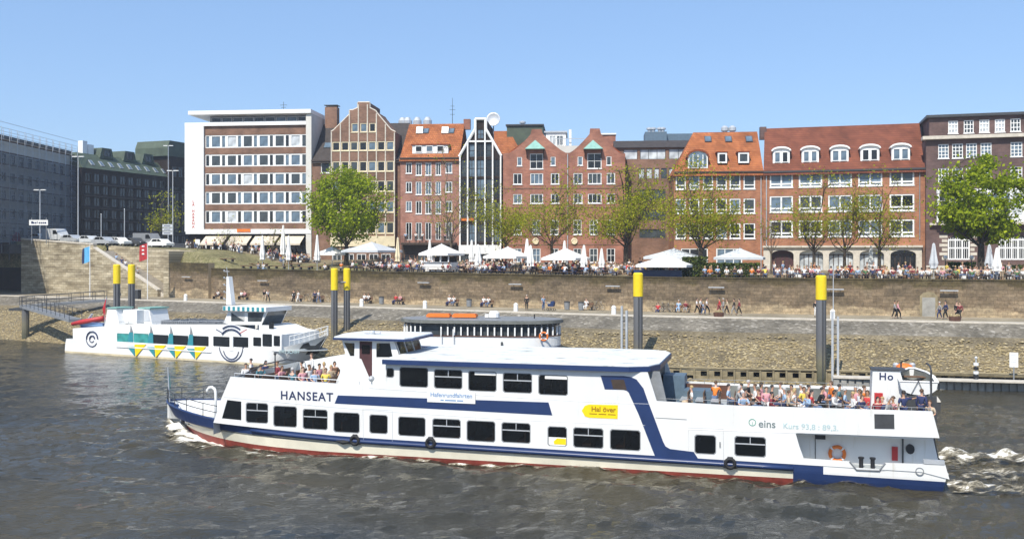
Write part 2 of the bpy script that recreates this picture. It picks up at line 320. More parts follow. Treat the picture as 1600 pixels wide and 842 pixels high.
def qs(px, t):
    lo, hi = -260.0, 200.0
    for _ in range(40):
        m = (lo+hi)/2; p = qp(m, t)
        if CX + F*p.x/p.y < px: lo = m
        else: hi = m
    return (lo+hi)/2
def pxof(p): return CX + F*p.x/p.y
def lerp_t(x, tab):
    if x <= tab[0][0]: return tab[0][1]
    for (a, va), (b, vb) in zip(tab, tab[1:]):
        if x <= b: return va + (vb-va)*(x-a)/(b-a)
    return tab[-1][1]
ZP = 4.8                                           # promenade height
TW = 9.0                                           # the wall stands this far behind the promenade edge
S270, S262, S335, S146, S35, S245 = (qs(p, TW) for p in (270, 262, 335, 146, 33, 246))
WT = [(S270, 10.05), (S335-1.2, 9.95), (S335-.6, 9.1), (qs(700,TW), 8.78), (qs(1057,TW), 8.55), (qs(1600,TW), 8.5), (200, 8.4)]
def wall_top(s): return lerp_t(s, WT)
RISE = [(S335, 1.6), (qs(480,TW), 1.5), (qs(700,TW), 1.2), (qs(1000,TW), .9), (qs(1300,TW), .6), (200, .5)]
def ground(s, t):
    base = wall_top(max(s, S335)) - .10
    z = base + lerp_t(s, RISE)*min(1, max(0, (t-TW)/24))
    if s < S335+2:
        k = min(1, (S335+2-s)/6); zz = lerp_t(s, [(S35, 13.5), (S146, 12.6), (S262, 11.9), (S335, 10.4)]); z = z*(1-k) + max(z, zz)*k if t > TW+1 else z
    return z
def sweep(name, prof, s0, s1, step, mats, mi=None, kind='structure', uv=False, smooth=False):
    mb = MB(); ss = []; s = s0
    while s < s1: ss.append(s); s += step
    ss.append(s1); n = len(prof); uvs = []
    for s in ss:
        for k, (t, z) in enumerate(prof):
            zz = z(s) if callable(z) else z
            mb.v.append(tuple(qp(s, t, zz)))
    for i in range(len(ss)-1):
        for k in range(n-1):
            mb.f.append((i*n+k, (i+1)*n+k, (i+1)*n+k+1, i*n+k+1)); mb.m.append(mi[k] if mi else 0)
    o = mb.build(name, mats, fix=False)
    if uv:
        me = o.data; l = me.uv_layers.new(name='UVMap')
        run = [0]
        for k in range(1, n): run.append(k)
        for p in me.polygons:
            for li in p.loop_indices:
                vi = me.loops[li].vertex_index; si = ss[vi//n]; z = me.vertices[vi].co.z; t = prof[vi % n][0]
                l.data[li].uv = (si, z - ZP + (t-TW)*.9)
    if kind: o['kind'] = kind
    return o
# river bank: foot below the water, rubble, dry setts, kerb
bank = sweep('bank_slope', [(-26,-3.0), (-14.6,-.35), (-6.4,3.15), (-4.2,3.72), (0,ZP-.02)], -240, 180, 2, [M['mud_slope'], M['sett_slope']], [0,0,0,1])
kerb = sweep('promenade_kerb', [(-.05,ZP-.3), (-.05,ZP+.10), (.75,ZP+.10), (.75,ZP-.02)], -240, 180, 3, M['stone_trim'])
prom = sweep('promenade', [(.75,ZP), (TW+6,ZP)], -240, 180, 3, M['promenade'])
# ground behind the wall, up to and beyond the houses
gt = [TW+.7, TW+2, 14, 18, 22, 27, 33, 42, 60]
mb = MB(); ss = sorted([S35-8+i*2.0 for i in range(0, int((180-S35+8)/2)+1)] + [S146-1.51, S146-1.49, S270+.29, S270+.31])
for s in ss:
    for t in gt:
        if S146-1.5 < s < S270+.3: t = max(t, TW+4.25)
        mb.v.append(tuple(qp(s, t, ground(s, t))))
for i in range(len(ss)-1):
    for k in range(len(gt)-1):
        mb.f.append((i*len(gt)+k, (i+1)*len(gt)+k, (i+1)*len(gt)+k+1, i*len(gt)+k+1)); mb.m.append(1 if ss[i] < qs(560,TW) and k < 4 else 2 if ss[i] < S262 else 0)
o = mb.build('terrace_ground', [M['sand_ground'], M['grass_slope'], M['asphalt']], fix=False, smooth=True); o['kind'] = 'structure'
mb = MB(); mb.quad((-3000, 118, 6.0), (3000, 118, 6.0), (3000, 5000, 6.0), (-3000, 5000, 6.0))
# far land stands lower than the terrace and well inland of the wall
mb.v = [tuple(qp(-290, 40, 6.0)), tuple(qp(250, 40, 6.0)), (950, 950, 6.0), (-950, 950, 6.0)]
o = mb.build('ground', M['asphalt'], fix=False); o['kind'] = 'structure'
# the long quay wall
w1 = sweep('quay_wall', [(TW,ZP-.1), (TW,wall_top), (TW+.8,wall_top), (TW+.8,ZP)], S335-.6, 180, 2, M['quay_stone'], uv=True, kind=None)
tag(w1, 'long weathered brown stone quay wall below the crowded terrace', 'wall')
w2 = sweep('quay_wall', [(TW-.6,ZP-.1), (TW-.6,wall_top), (TW+.6,wall_top), (TW+.6,ZP)], S270, S335-.6, 1, M['quay_stone'], uv=True, kind=None)
cap = MB(); tag(w2, 'taller short section of brown quay wall between the stairs and the long wall', 'wall')
for s in (S270, S335-.6):
    p = [qp(s, TW-.6, ZP-.1), qp(s, TW-.6, 10.0), qp(s, TW+.6, 10.0), qp(s, TW+.6, ZP-.1)]; cap.quad(*p)
cap.build('wall_end', M['quay_stone'], w2)
# coping of the long wall
cp = sweep('coping', [(TW-.08, lambda s: wall_top(s)-.0), (TW-.08, lambda s: wall_top(s)+.12), (TW+.88, lambda s: wall_top(s)+.12), (TW+.88, lambda s: wall_top(s)-.05)], S335-.6, 180, 2, M['quay_stone'], uv=True, kind=None); cp.parent = w1
# pale stone niche door and a rendered patch in the wall
def wall_frame(px): s = qs(px, TW); return s, qp(s, TW), qa(s)
s, p, a = wall_frame(1451)
r = empty('niche_door', (p.x, p.y, ZP), -a, 'blocked pale stone doorway in the quay wall near the right end', 'door')
mb = MB(); mb.prism([(-.85,0),(.85,0),(.85,2.1),(.5,2.45),(0,2.55),(-.5,2.45),(-.85,2.1)], -.10, .05); mb.build('surround', M['mud_wall'], r)
mb = MB(); mb.box(-.62,.62,-.125,-.06,0,1.95); mb.build('door_panel', M['concrete'], r)
# wall lamps: thin pale bars bracketed to the wall
lp = None
for i, (px, py) in enumerate([(300,432.5),(414,438.5),(665,441.5),(808,444),(960,447),(1120,449),(1305,452),(1482,454)]):
    s = qs(px, TW); p = qp(s, TW-.45 if px > 330 else TW-1.05); z = EYE-(py-HY)/F*p.y
    if lp is None:
        lp = empty('wall_lamp'); tag(lp, 'x', 'lamp')
        mb = MB(); mb.box(-.85,.85,-.14,.14,-.05,.05); mb.build('lamp_bar', M['light_metal'], lp)
        for q in (-.5,.5): mb = MB(); mb.box(q-.03,q+.03,.14,.45,-.03,.03); mb.build('bracket', M['grey_metal'], lp)
        o = lp
    else: o = copy_tree(lp)
    place(o, (p.x, p.y, z), -qa(s), ['pale bar lamp on the tall wall section by the stairs','pale bar lamp on the wall behind the white mast of the patterned boat','pale bar lamp on the wall right of the twin mooring posts','pale bar lamp on the wall below the white parasols','pale bar lamp on the wall just left of the tall yellow topped post','pale bar lamp on the wall above the walking group','pale bar lamp on the wall behind the rightmost yellow topped post','pale bar lamp on the wall above the blocked doorway'][i], 'bar lamps along the quay wall')
# ------------------------------------------------------------------ bastion with stairs, left
def qplate(name, poly, t0, t1, mat, parent=None, holes=()):      # (s, z) polygon on the quay, from depth t0 to t1
    mb = MB(); mb.plate(poly, list(holes), 0, 1, back=True)
    st = [(v[0], v[2]) for v in mb.v]
    mb.v = [tuple(qp(x, t0 + y*(t1-t0), z)) for x, y, z in mb.v]
    o = mb.build(name, mat, parent, fix=True); me = o.data; l = me.uv_layers.new(name='UVMap')
    for p in me.polygons:
        for li in p.loop_indices: l.data[li].uv = (st[me.loops[li].vertex_index][0], st[me.loops[li].vertex_index][1]-ZP)
    return o
bas = qplate('bastion_wall', [(S35,ZP-.1), (S245,ZP-.1), (S245,ZP+.9), (S146,12.2), (S146,12.75), (S35,13.75)], TW, TW+.6, M['bastion_stone'])
tag(bas, 'pale stone bastion wall under the street with a sloping stair parapet', 'wall')
o = qplate('stair_coping', [(S245,ZP+.92), (S245,ZP+1.14), (S146,12.44), (S146,12.22)], TW-.06, TW+.7, M['stone_trim'], bas)
o = qplate('street_coping', [(S146-.05,12.77), (S146-.05,13.0), (S35,14.0), (S35,13.77)], TW-.08, TW+.7, M['stone_trim'], bas)
bk = qplate('back_wall', [(S146-1,ZP-.1), (S270+.2,ZP-.1), (S270+.2,11.75), (S262,11.85), (S146-1,12.7)], TW+3.6, TW+4.2, M['bastion_stone'])
tag(bk, 'light stone wall behind the outdoor stairs', 'wall')
pl = qplate('corner_pier', [(S262-.1,ZP-.1), (S270-.05,ZP-.1), (S270-.05,11.7), (S262-.1,11.8)], TW-.7, TW+3.55, M['bastion_stone']); tag(pl, 'pale stone corner pier at the foot of the stairs', 'pier')
st = MB(); n = 40
for i in range(n):
    a = S146 + (S245+2-S146)*i/n; b = S146 + (S245+2-S146)*(i+1)/n; z = 12.0 - (12.0-ZP)*(i+1)/n
    for t0, t1 in ((TW+.62, TW+3.58),):
        vs = [qp(a,t0,ZP-.1), qp(b,t0,ZP-.1), qp(b,t1,ZP-.1), qp(a,t1,ZP-.1), qp(a,t0,z), qp(b,t0,z), qp(b,t1,z), qp(a,t1,z)]
        st.add(vs, [(4,5,6,7),(1,2,6,5),(0,1,5,4),(2,3,7,6),(3,0,4,7)])
tag(st.build('stone_stairs', M['stone_trim']), 'long flight of stone stairs descending from the street to the promenade', 'stairs')
# bridge at the left edge: dark girder over a dark opening
br = empty('road_bridge', tuple(qp(S35, TW, 0)), -qa(S35), 'dark road bridge starting from the left end of the bastion', 'bridge')
mb = MB(); mb.box(-60,-.1,-2.0,14,11.4,12.9); mb.build('deck', M['dark_metal'], br)
mb = MB(); mb.box(-60,-.1,-2.25,-2.05,12.92,13.25); mb.build('kerb_strip', M['brown_frame'], br)
mb = MB(); mb.box(-60,-.1,13.0,14.5,3,11.4); mb.build('abutment', M['brick_dark'], br)
for i in range(12): mb = MB(); mb.box(-.6-i*5,-.4-i*5,-1.9,-1.7,10.3,11.4); mb.build('girder', M['dark_metal'], br)
mb = MB()
for z in (13.75, 14.25): mb.tube([(-60,-2.1,z),(-.3,-2.1,z)], .03, 6)
for i in range(30): mb.tube([(-.3-2*i,-2.1,13.25),(-.3-2*i,-2.1,14.25)], .025, 6)
mb.build('railing', M['grey_metal'], br)
# ------------------------------------------------------------------ rubble: loose stones on the lower slope
mb = MB()
ico = [(0,0,1),(1,0,0),(0,1,0),(-1,0,0),(0,-1,0),(0,0,-.7)]
icf = [(0,1,2),(0,2,3),(0,3,4),(0,4,1),(5,2,1),(5,3,2),(5,4,3),(5,1,4)]
ico_ = [(0,0,1),(.9,0,.4),(.28,.85,.4),(-.72,.53,.4),(-.72,-.53,.4),(.28,-.85,.4),(.72,.53,-.4),(-.28,.85,-.4),(-.9,0,-.4),(-.28,-.85,-.4),(.72,-.53,-.4),(0,0,-1)]
icf_ = [(0,1,2),(0,2,3),(0,3,4),(0,4,5),(0,5,1),(1,6,2),(2,7,3),(3,8,4),(4,9,5),(5,10,1),(6,7,2),(7,8,3),(8,9,4),(9,10,5),(10,6,1)]
def stone(s, t, z, r):
    p = qp(s, t, z); a = ru(0, 6.28); ca, sa = math.cos(a), math.sin(a); sx, sy, sz = ru(.7,1.3)*r, ru(.7,1.2)*r, ru(.4,.8)*r
    vs = []
    for x, y, q in ico:
        k = ru(.75,1.15); x *= sx*k; y *= sy*k; vs.append((p.x + x*ca - y*sa, p.y + x*sa + y*ca, p.z + q*sz*k))
    mb.add(vs, icf)
for i in range(27000):
    s = ru(-95, 62) if rnd() < .93 else ru(-140, 90); t = -14.4 + 8.9*rnd()**1.15
    if t > -6.6 and rnd() < .6: continue
    stone(s, t, -.35+3.5*(t+14.6)/8.2 + .01, ru(.09,.21))
o = mb.build('rubble_stones', M['rubble'], fix=False); o['kind'] = 'stuff'; o['label'] = 'golden loose rubble stones covering the lower river bank'; o['category'] = 'stones'
# ------------------------------------------------------------------ water: real waves near the camera, flat beyond
def water_mat():
    m, nt, b = newmat('river_water'); b.inputs['Roughness'].default_value = .045; b.inputs['IOR'].default_value = 1.333
    t = N(nt, 'TexCoord'); n = N(nt, 'TexNoise', Scale=.06, Detail=3.0); nt.links.new(t.outputs['Object'], n.inputs['Vector'])
    nt.links.new(ramp(nt, n.outputs[0], [(.35, (.024,.026,.023)), (.65, (.062,.051,.027))]), b.inputs['Base Color'])
    mp = N(nt, 'Mapping'); mp.inputs['Scale'].default_value = (1.0,1.7,1); nt.links.new(t.outputs['Object'], mp.inputs[0])
    n1 = N(nt, 'TexNoise', Scale=2.8, Detail=6.0, Roughness=.6); nt.links.new(mp.outputs[0], n1.inputs['Vector'])
    bump(nt, b, n1.outputs[0], .7, .13); return m
M['water'] = water_mat()
def wave(x, y):
    v = Vector((x*.22+3, y*.42, 1.3)); f_ = 1 - .62*max(0, min(1, (y-62)/28)); k = .80 + 1.0*noise.noise(Vector((x*.035, y*.06, 5))); h = .20*f_*noise.noise(v) + f_*k*(.16*noise.noise(v*2.3) + .13*noise.noise(v*4.7) + .06*noise.noise(v*9.7))
    # wash spreading from the ferry's side
    u = (x-FW[0])*FW[2] - (y-FW[1])*FW[3]; d = -((x-FW[0])*FW[3] + (y-FW[1])*FW[2])
    if d > 0 and u > -11: h += .12*math.exp(-d/9)*math.sin(d*2.2 - .35*u + 2*noise.noise(Vector((x*.15, y*.15, 0))))
    return h
FW = (-10.57, 53.2, math.cos(R(15.1)), math.sin(R(15.1)))
mb = MB(); xs = [-70+i*.34 for i in range(int(140/.34)+1)]; ys = []; y = 24.0
while y < 128: ys.append(y); y += .20 + y*.0022
nx = len(xs)
for y in ys:
    for x in xs:
        e = min(1, (70-abs(x))/6, (y-24)/2, (128-y)/4) if True else 1
        mb.v.append((x, y, wave(x, y)*max(0, e)))
for j in range(len(ys)-1):
    for i in range(nx-1): mb.f.append((j*nx+i, j*nx+i+1, (j+1)*nx+i+1, (j+1)*nx+i))
mb.m = [0]*len(mb.f); ye = ys[-1]
for q in ([(-900,-400,0),(900,-400,0),(900,24,0),(-900,24,0)], [(-900,24,0),(-70,24,0),(-70,ye,0),(-900,ye,0)], [(xs[-1],24,0),(900,24,0),(900,ye,0),(xs[-1],ye,0)], [(-900,ye,0),(900,ye,0),(900,700,0),(-900,700,0)]): mb.quad(*q)
o = mb.build('water', M['water'], fix=False, smooth=True); o['kind'] = 'structure'
# ------------------------------------------------------------------ houses: windows
WC = {}
GL = {'mix': ['glass_mid','glass_blue_reflect','glass_dark','glass_blind'], 'blue': ['glass_blue_reflect','glass_blue_reflect','glass_mid','glass_blind'], 'dark': ['glass_dark','glass_mid'], 'blind': ['glass_blind','glass_blind','glass_mid'], 'mid': ['glass_mid','glass_dark','glass_blue_reflect']}
def win_meshes(w, h, nx, ny, ft, mt, fm, sill, low):
    key = (round(w, 1), round(h, 1), nx, ny, ft, mt, fm, sill, low)
    if key not in WC:
        w, h = key[0], key[1]
        mb = MB(); mb.box(ft*.6, w-ft*.6, .15, .19, ft*.6, h-ft*.6); pane = mb.mesh('window_pane', M['glass_mid'])
        mb = MB(); mb.box(0, ft, .05, .21, 0, h); mb.box(w-ft, w, .05, .21, 0, h); mb.box(ft, w-ft, .05, .21, 0, ft); mb.box(ft, w-ft, .05, .21, h-ft, h)
        for i in range(1, nx): x = w*i/nx; mb.box(x-mt/2, x+mt/2, .07, .205, ft, h-ft)
        for i in range(1, ny): z = h*i/ny; mb.box(ft, w-ft, .075, .20, z-mt/2, z+mt/2)
        if low: z = h*low; mb.box(ft, w-ft, .075, .20, z-mt/2, z+mt/2)
        if sill: mb.box(-.08, w+.08, -.10, .05, -.09, -.002)
        WC[key] = (pane, mb.mesh('window_frame', M[fm]), key)
    return WC[key]
def window(root, u0, z0, u1, z1, nx=1, ny=1, ft=.12, mt=.08, fm='white', gl='mix', sill=True, low=0, y=0):
    pane, fr, key = win_meshes(u1-u0, z1-z0, nx, ny, ft, mt, fm, sill, low)
    o = link('window', pane, root, ((u0+u1)/2-key[0]/2, y, (z0+z1)/2-key[1]/2))
    o.material_slots[0].link = 'OBJECT'; o.material_slots[0].material = M[random.choice(GL[gl])]
    f = link('frame', fr, o); return o
def hole(u0, z0, u1, z1): return [(u0, z0), (u1, z0), (u1, z1), (u0, z1)]
def grid(fr, cols, rows, ref, y=0.0):        # pixel columns x pixel rows (rows measured at photo column ref) -> rectangles on the facade
    us = [(fr.u(a, y), fr.u(b, y)) for a, b in cols]; zs = [(fr.z(ref, b, y), fr.z(ref, a, y)) for a, b in rows]
    return [[(a, c, b, d) for a, b in us] for c, d in zs]
def arch(u0, z0, u1, zs, zt, n=8):           # opening with a flat arch: springs at zs, crown at zt
    c = (u0+u1)/2; r = (u1-u0)/2
    return [(u0, z0), (u1, z0)] + [(c + r*math.cos(math.pi*i/n), zs + (zt-zs)*math.sin(math.pi*i/n)) for i in range(n+1)]
def wall(root, poly, holes, mat, depth, rev=.26, name='wall'):
    mb = MB(); mb.plate(poly, holes, 0, rev); mb.prism(poly, rev, depth); return mb.build(name, mat, root)
def roof_plane(root, u0, u1, ze, yr, zr, depth, mat, la=0, ra=0, ov=.35, name='roof', th=.18):   # saddle roof with its ridge along the street; la/ra lean the ends in
    mb = MB(); sl = (zr-ze)/yr
    prof = [(-ov, ze-ov*sl), (yr, zr), (depth, ze)]
    a = [(u0, prof[0][0], prof[0][1]), (u0+la, prof[1][0], prof[1][1]), (u0, prof[2][0], prof[2][1])]
    b = [(u1, prof[0][0], prof[0][1]), (u1-ra, prof[1][0], prof[1][1]), (u1, prof[2][0], prof[2][1])]
    lo = lambda p: (p[0], p[1], p[2]-th)
    mb.add(a+b+[lo(p) for p in a+b], [(0,3,4,1),(1,4,5,2),(6,7,10,9),(7,8,11,10),(0,1,7,6),(1,2,8,7),(3,9,10,4),(4,10,11,5),(0,6,9,3),(2,5,11,8)])
    if la or ra or True: mb.add([a[0],a[1],a[2],b[0],b[1],b[2]], [(0,1,2),(3,5,4)])
    return mb.build(name, mat, root)
def on_roof(ze, yr, zr, z): return (z-ze)/(zr-ze)*yr
def skylight(roof, u, y, z, sl, w=1.0, h=1.2, open_=False):
    ang = math.atan(sl); mb = MB(); mb.box(-w/2, w/2, 0, h, .02, .12); o = mb.build('skylight', M['dark_metal'], roof); o.location = (u, y, z); o.rotation_euler = (ang + (R(22) if open_ else 0), 0, 0)
    mb = MB(); mb.box(-w/2+.1, w/2-.1, .1, h-.1, .121, .14); mb.build('pane', M['glass_blind' if open_ else 'glass_blue_reflect'], o)
def chimney(roof, u, y, z0, z1, w=.9, d=.9, mat='brick_brown', cap=True):
    mb = MB(); mb.box(u-w/2, u+w/2, y-d/2, y+d/2, z0, z1); o = mb.build('chimney', M[mat], roof)
    if cap: mb = MB(); mb.box(u-w/2-.12, u+w/2+.12, y-d/2-.12, y+d/2+.12, z1+.25, z1+.36); mb.box(u-w/2+.05,u-w/2+.15,y-.05,y+.05,z1,z1+.25); mb.box(u+w/2-.15,u+w/2-.05,y-.05,y+.05,z1,z1+.25); mb.build('cap', M['dark_metal'], o)
    return o
def vent(parent, u, y, z, r=.55, h=1.0):
    mb = MB(); mb.lathe([(r*.6,0),(r*.6,h*.55),(r,h*.6),(r,h*.85),(r*.5,h)], 12, (u,y,z)); return mb.build('roof_vent', M['light_metal'], parent, smooth=False)
def gutter(root, u0, u1, z, y=-.42, mat='dark_metal'):
    mb = MB(); mb.box(u0, u1, y-.08, y+.10, z-.28, z-.06); mb.box(u0, u1, y+.10, -.004, z-.42, z-.28); mb.build('gutter', M[mat], root)
def downpipe(root, u, z0, z1, mat='grey_metal'):
    mb = MB(); mb.tube([(u,-.10,z0),(u,-.10,z1)], .07, 8); mb.build('downpipe', M[mat], root)
Z0 = 9.6
# ---- white corner hotel
fr = Frame(290, 160, R(6), Z0); r = fr.root('office_building', 'white edged seven storey block with striped window bands and flat floating roof', 'building')
uL, uB, uR0, uR = fr.u(290), fr.u(319.5), fr.u(479), fr.u(487.5); D = 13
zt = fr.z(400, 196.5)      # top of brick face
mb = MB(); zslab = fr.z(300, 362); mb.box(uL, uB, -.35, D, zslab, fr.z(300, 196)); mb.build('white_slab', M['white'], r)
mb = MB(); mb.box(uL+.4, uB, .4, D-.5, -1.5, zslab); mb.build('base_wall', M['brick_dark'], r)
mb = MB(); mb.box(uR0, uR, -.35, D, -1.5, fr.z(482, 171.5)); mb.build('side_wall', M['pale_render'], r)
cols = []
x = 322.0
for i in range(6):
    cols.append((x, x+4.5)); cols.append((x+8.5, x+22.0)); x += 24.9 if i < 5 else 0
cols.append((472.5, 477.5))
rows = [(212, 229.5), (242, 259), (271.3, 288.5), (300.5, 318), (330, 347.5)]
g = grid(fr, cols, rows, 400); H_ = []
zb = fr.z(400, 358)
for row in g: H_.append(hole(uB+.15, row[0][1]-.12, uR0-.1, row[0][3]+.12))
wall(r, [(uB, zb), (uR0, zb), (uR0, zt), (uB, zt)], H_, M['brick_brown'], D)
for k, row in enumerate(g):
    for j, (a, b, c, d) in enumerate(row): window(r, a-.16, b-.10, c+.16, d+.10, 1, 1, .20 if j % 2 else .14, fm='white_paint', gl='blue' if j % 2 else 'mid', sill=False)
    mb = MB(); px = [uB+.15] + [v for q in row for v in (q[0]-.16, q[2]+.16)] + [uR0-.1]
    for i in range(0, len(px), 2):
        if px[i+1]-px[i] > .05: mb.box(px[i]+.004, px[i+1]-.004, .08, .22, row[0][1]-.1, row[0][3]+.1)
    mb.build('band_panels', M['white'], r)
mb = MB(); mb.box(uL, uR0, -.38, .05, zt+.003, fr.z(400, 191)); mb.build('parapet', M['white_paint'], r)
zr1 = fr.z(400, 179); u2 = fr.u(328, 1.5)
mb = MB(); mb.box(u2, uR0-.004, 1.6, D, zt, zr1); mb.build('penthouse_wall', M['grey_metal'], r)
for i in range(9):
    a = u2+.2+(uR0-u2-.4)*i/9; window(r, a+.06, zt+.2, a+(uR0-u2-.4)/9-.06, zr1-.25, 1, 2, .08, fm='light_metal', gl='mid', sill=False, y=1.42)
mb = MB(); mb.box(fr.u(294.5,-.6), uR+.02, -.75, D+.3, zr1+.004, fr.z(400, 173)); mb.build('roof', M['white_paint'], r)
# ground floor: dark shop front, white beam, awnings
mb = MB(); mb.box(uB, uR0, 1.2, D, -1.5, zb-.004); mb.build('shop_wall', M['dark_interior'], r)
mb = MB(); mb.box(uL+.2, uR, -.42, 1.2, fr.z(400, 365.5), zb-.006); mb.build('fascia_beam', M['white'], r)
for a, b in ((322, 356), (361.5, 394), (399, 436), (440, 476)):
    u0, u1 = fr.u(a), fr.u(b); z1, z0 = fr.z(a, 369), fr.z(a, 381)
    mb = MB(); mb.add([(u0,-.1,z1),(u1,-.1,z1),(u1,-2.4,z0),(u0,-2.4,z0),(u0,-2.4,z0-.25),(u1,-2.4,z0-.25),(u0,-.1,z1-.06),(u1,-.1,z1-.06),(u1,-2.36,z0-.06),(u0,-2.36,z0-.06)], [(0,1,2,3),(3,2,5,4),(6,9,8,7),(0,3,9,6),(1,7,8,2)])
    mb.build('awning', M['awning'], r)
    window(r, u0+.3, -.2, u1-.3, z0-.3, 4, 1, .08, fm='dark_metal', gl='dark', sill=False, y=1.02)
mb = MB(); mb.box(fr.u(372), fr.u(393), -.55, -.43, fr.z(380, 362.5), fr.z(380, 358)); mb.build('shop_sign', M['orange'], r)
for i, ch in enumerate('LA HABANA'):
    if ch != ' ': lettering('sign_letter', ch, .60, M['lettering_red'], r, (fr.u(303.5), -.37, fr.z(303, 315.5+i*4.9)), bold=.012)
chimney(r, fr.u(462, 6), 6, fr.z(400,173), fr.z(400,173)+.7, .6, .6, 'light_metal', False)
mb = MB(); q = fr.u(443, 5); z = fr.z(400, 173); mb.tube([(q,5,z),(q,5,z+2.2)], .035, 6); mb.box(q-.6,q+.6,4.97,5.03,z+1.6,z+1.66); mb.box(q-.4,q+.4,4.97,5.03,z+1.2,z+1.26); mb.build('antenna', M['dark_metal'], r)
# ---- stepped gable house with a dark roof
fr = Frame(487.5, 157.5, R(6), Z0); r = fr.root('gabled_house', 'tall brown brick house with stepped gable and dark roof behind the chestnut tree', 'building'); D = 15
ze = fr.z(500, 250); u0, u1 = 0, fr.u(625); YR = 6.5; zr = fr.z(560, 193.5, YR)
side = grid(fr, [(501.5, 515)], [(253.5, 270.5), (283, 300), (313, 330)], 508)
wall(r, [(0,-1.5),(u1,-1.5),(u1,ze),(0,ze)], [hole(*q[0]) for q in side], M['brick_brown'], D)
for q in side: window(r, *q[0], 1, 1, .14, gl='mid')
rf = roof_plane(r, 0, u1+.2, ze, YR, zr, D, M['dark_roof'], ov=.4); gutter(r, 0, u1, ze, mat='brown_frame')
z = fr.z(518, 232, 2); skylight(rf, fr.u(512, 2), on_roof(ze, YR, zr, z), z, (zr-ze)/YR, 1.5, 1.4)
chimney(rf, fr.u(519, YR), YR, zr-1, fr.z(519, 168.5, YR), 2.1, 1.5, 'brick_brown')
G = [(519,-9),(519,207),(523,205),(548,180),(548,173.5),(553,173.5),(561,170),(561,161.5),(579,161.5),(579,170),(588,174.5),(591,179),(612,204),(619,207.5),(619,-9)]
poly = [(fr.u(a), -1.5 if b < 0 else fr.z(a, b)) for a, b in G][::-1]
c7 = [(521+14*i, 533.3+14*i) for i in range(7)]
gr = grid(fr, c7, [(222,236.5),(252.5,269),(283,300),(314.5,332.5),(347,365)], 570); top = grid(fr, [(551,561.8),(564.6,575.6),(578.3,589)], [(193.5,207.5)], 570)
hs = [hole(*q) for row in gr+top for q in row]
mb = MB(); mb.plate(poly, hs, -.75, -.3); mb.prism(poly, -.3, 6.4); mb.build('gable_front', M['brick_brown'], r)
for row in gr+top:
    for q in row: window(r, *q, 1, 1, .15, fm='cream', gl='mid', y=-.75)
mb = MB()
for a in (520, 534, 548, 562, 576, 590, 604, 618):
    zz = {520:206, 534:193, 548:173, 562:163, 576:163, 590:177, 604:194, 618:207}[a]; segs = [fr.z(a, zz+1.5)]
    for q0, q1 in ((222,236.5),(252.5,269),(283,300),(314.5,332.5),(347,365)): pass
    mb.box(fr.u(a)-.09, fr.u(a)+.09, -.83, -.752, 2.2, segs[0])
mb.build('pilaster_strips', M['stone_trim'], r)
mb = MB()
for i in range(2, len(G)-1):
    (a, b), (c, d) = G[i-1], G[i]
    if i >= 2: mb.tube([(fr.u(a), -.55, fr.z(a,b)+.02), (fr.u(c), -.55, fr.z(c,d)+.02)], .17, 6)
mb.build('gable_coping', M['stone_trim'], r)
mb = MB(); mb.box(fr.u(519), fr.u(619), -1.0, -.76, fr.z(560, 385), fr.z(560, 369)); mb.build('ground_fascia', M['cream'], r)
for i in range(5): window(r, fr.u(522+19*i), -.2, fr.u(536+19*i), 1.75, 2, 1, .1, gl='dark', sill=False, y=-.95)
for q in (629, 637, 652, 668): vent(rf, fr.u(q, 10), 10, zr-2.5, .75, fr.z(629, 184, 10)-zr+2.5)
# ---- orange roofed red house
fr = Frame(625.5, 154.5, R(5), Z0); r = fr.root('brick_house', 'pink brick house with orange tiled roof, white dormer strip and first floor balcony', 'building'); D = 13
ze = fr.z(660, 246); u1 = fr.u(718); YR = 6; zr = fr.z(680, 194, YR)
cols = [(634,643.5),(649.5,659),(664.5,674),(680.5,689),(696,706.5)]
rows = [(254.5,271),(284,301),(314,331)]
g = grid(fr, cols, rows, 660); dg = grid(fr, cols, [(347.5,375)], 660)
for k, row in enumerate(g):
    for j in (1, 2, 3): a, b, c, d = row[j]; row[j] = (a, b-.35, c, d)
wall(r, [(0,-1.5),(u1,-1.5),(u1,ze),(0,ze)], [hole(*q) for row in g+dg for q in row], M['brick_pink'], D)
for row in g:
    for q in row: window(r, *q, 2, 1, .12, gl='mid')
for q in dg[0]: window(r, *q, 2, 1, .1, gl='dark', sill=False)
rf = roof_plane(r, -.1, u1, ze, YR, zr, D, M['tile_orange'], la=.4, ov=.45); gutter(r, 0, u1, ze, mat='brown_frame')
mb = MB(); a, b = fr.u(645, 1), fr.u(701, 1); z0, z1 = fr.z(670, 240, .6), fr.z(670, 227, .6); mb.box(a, b, .6, 4.2, z0, z1); dm = mb.build('dormer', M['white'], rf)
mb = MB(); mb.box(a-.2, b+.2, .4, 4.4, z1+.003, z1+.2); mb.build('dormer_roof', M['tile_rust'], dm)
for i in range(3): window(dm, a+.5+i*(b-a-.6)/3, z0+.25, a+.35+(i+.55)*(b-a-.6)/3+.3, z1-.12, 1, 1, .1, gl='mid', y=.44, sill=False)
for q in (655, 695):
    z = fr.z(q, 209, 4); skylight(rf, fr.u(q, 4), on_roof(ze, YR, zr, z), z, (zr-ze)/YR, 1.2, 1.3, True); skylight(rf, fr.u(q+9, 4), on_roof(ze, YR, zr, z), z, (zr-ze)/YR, 1.1, 1.3)
chimney(rf, fr.u(730, YR), YR, zr-1, zr+.7, 1.1, .8, 'brick_red', False)
bz = fr.z(660, 377); mb = MB(); mb.box(fr.u(630), fr.u(714), -2.0, -.004, bz-.6, bz-.25); bal = mb.build('balcony', M['brown_frame'], r)
mb = MB()
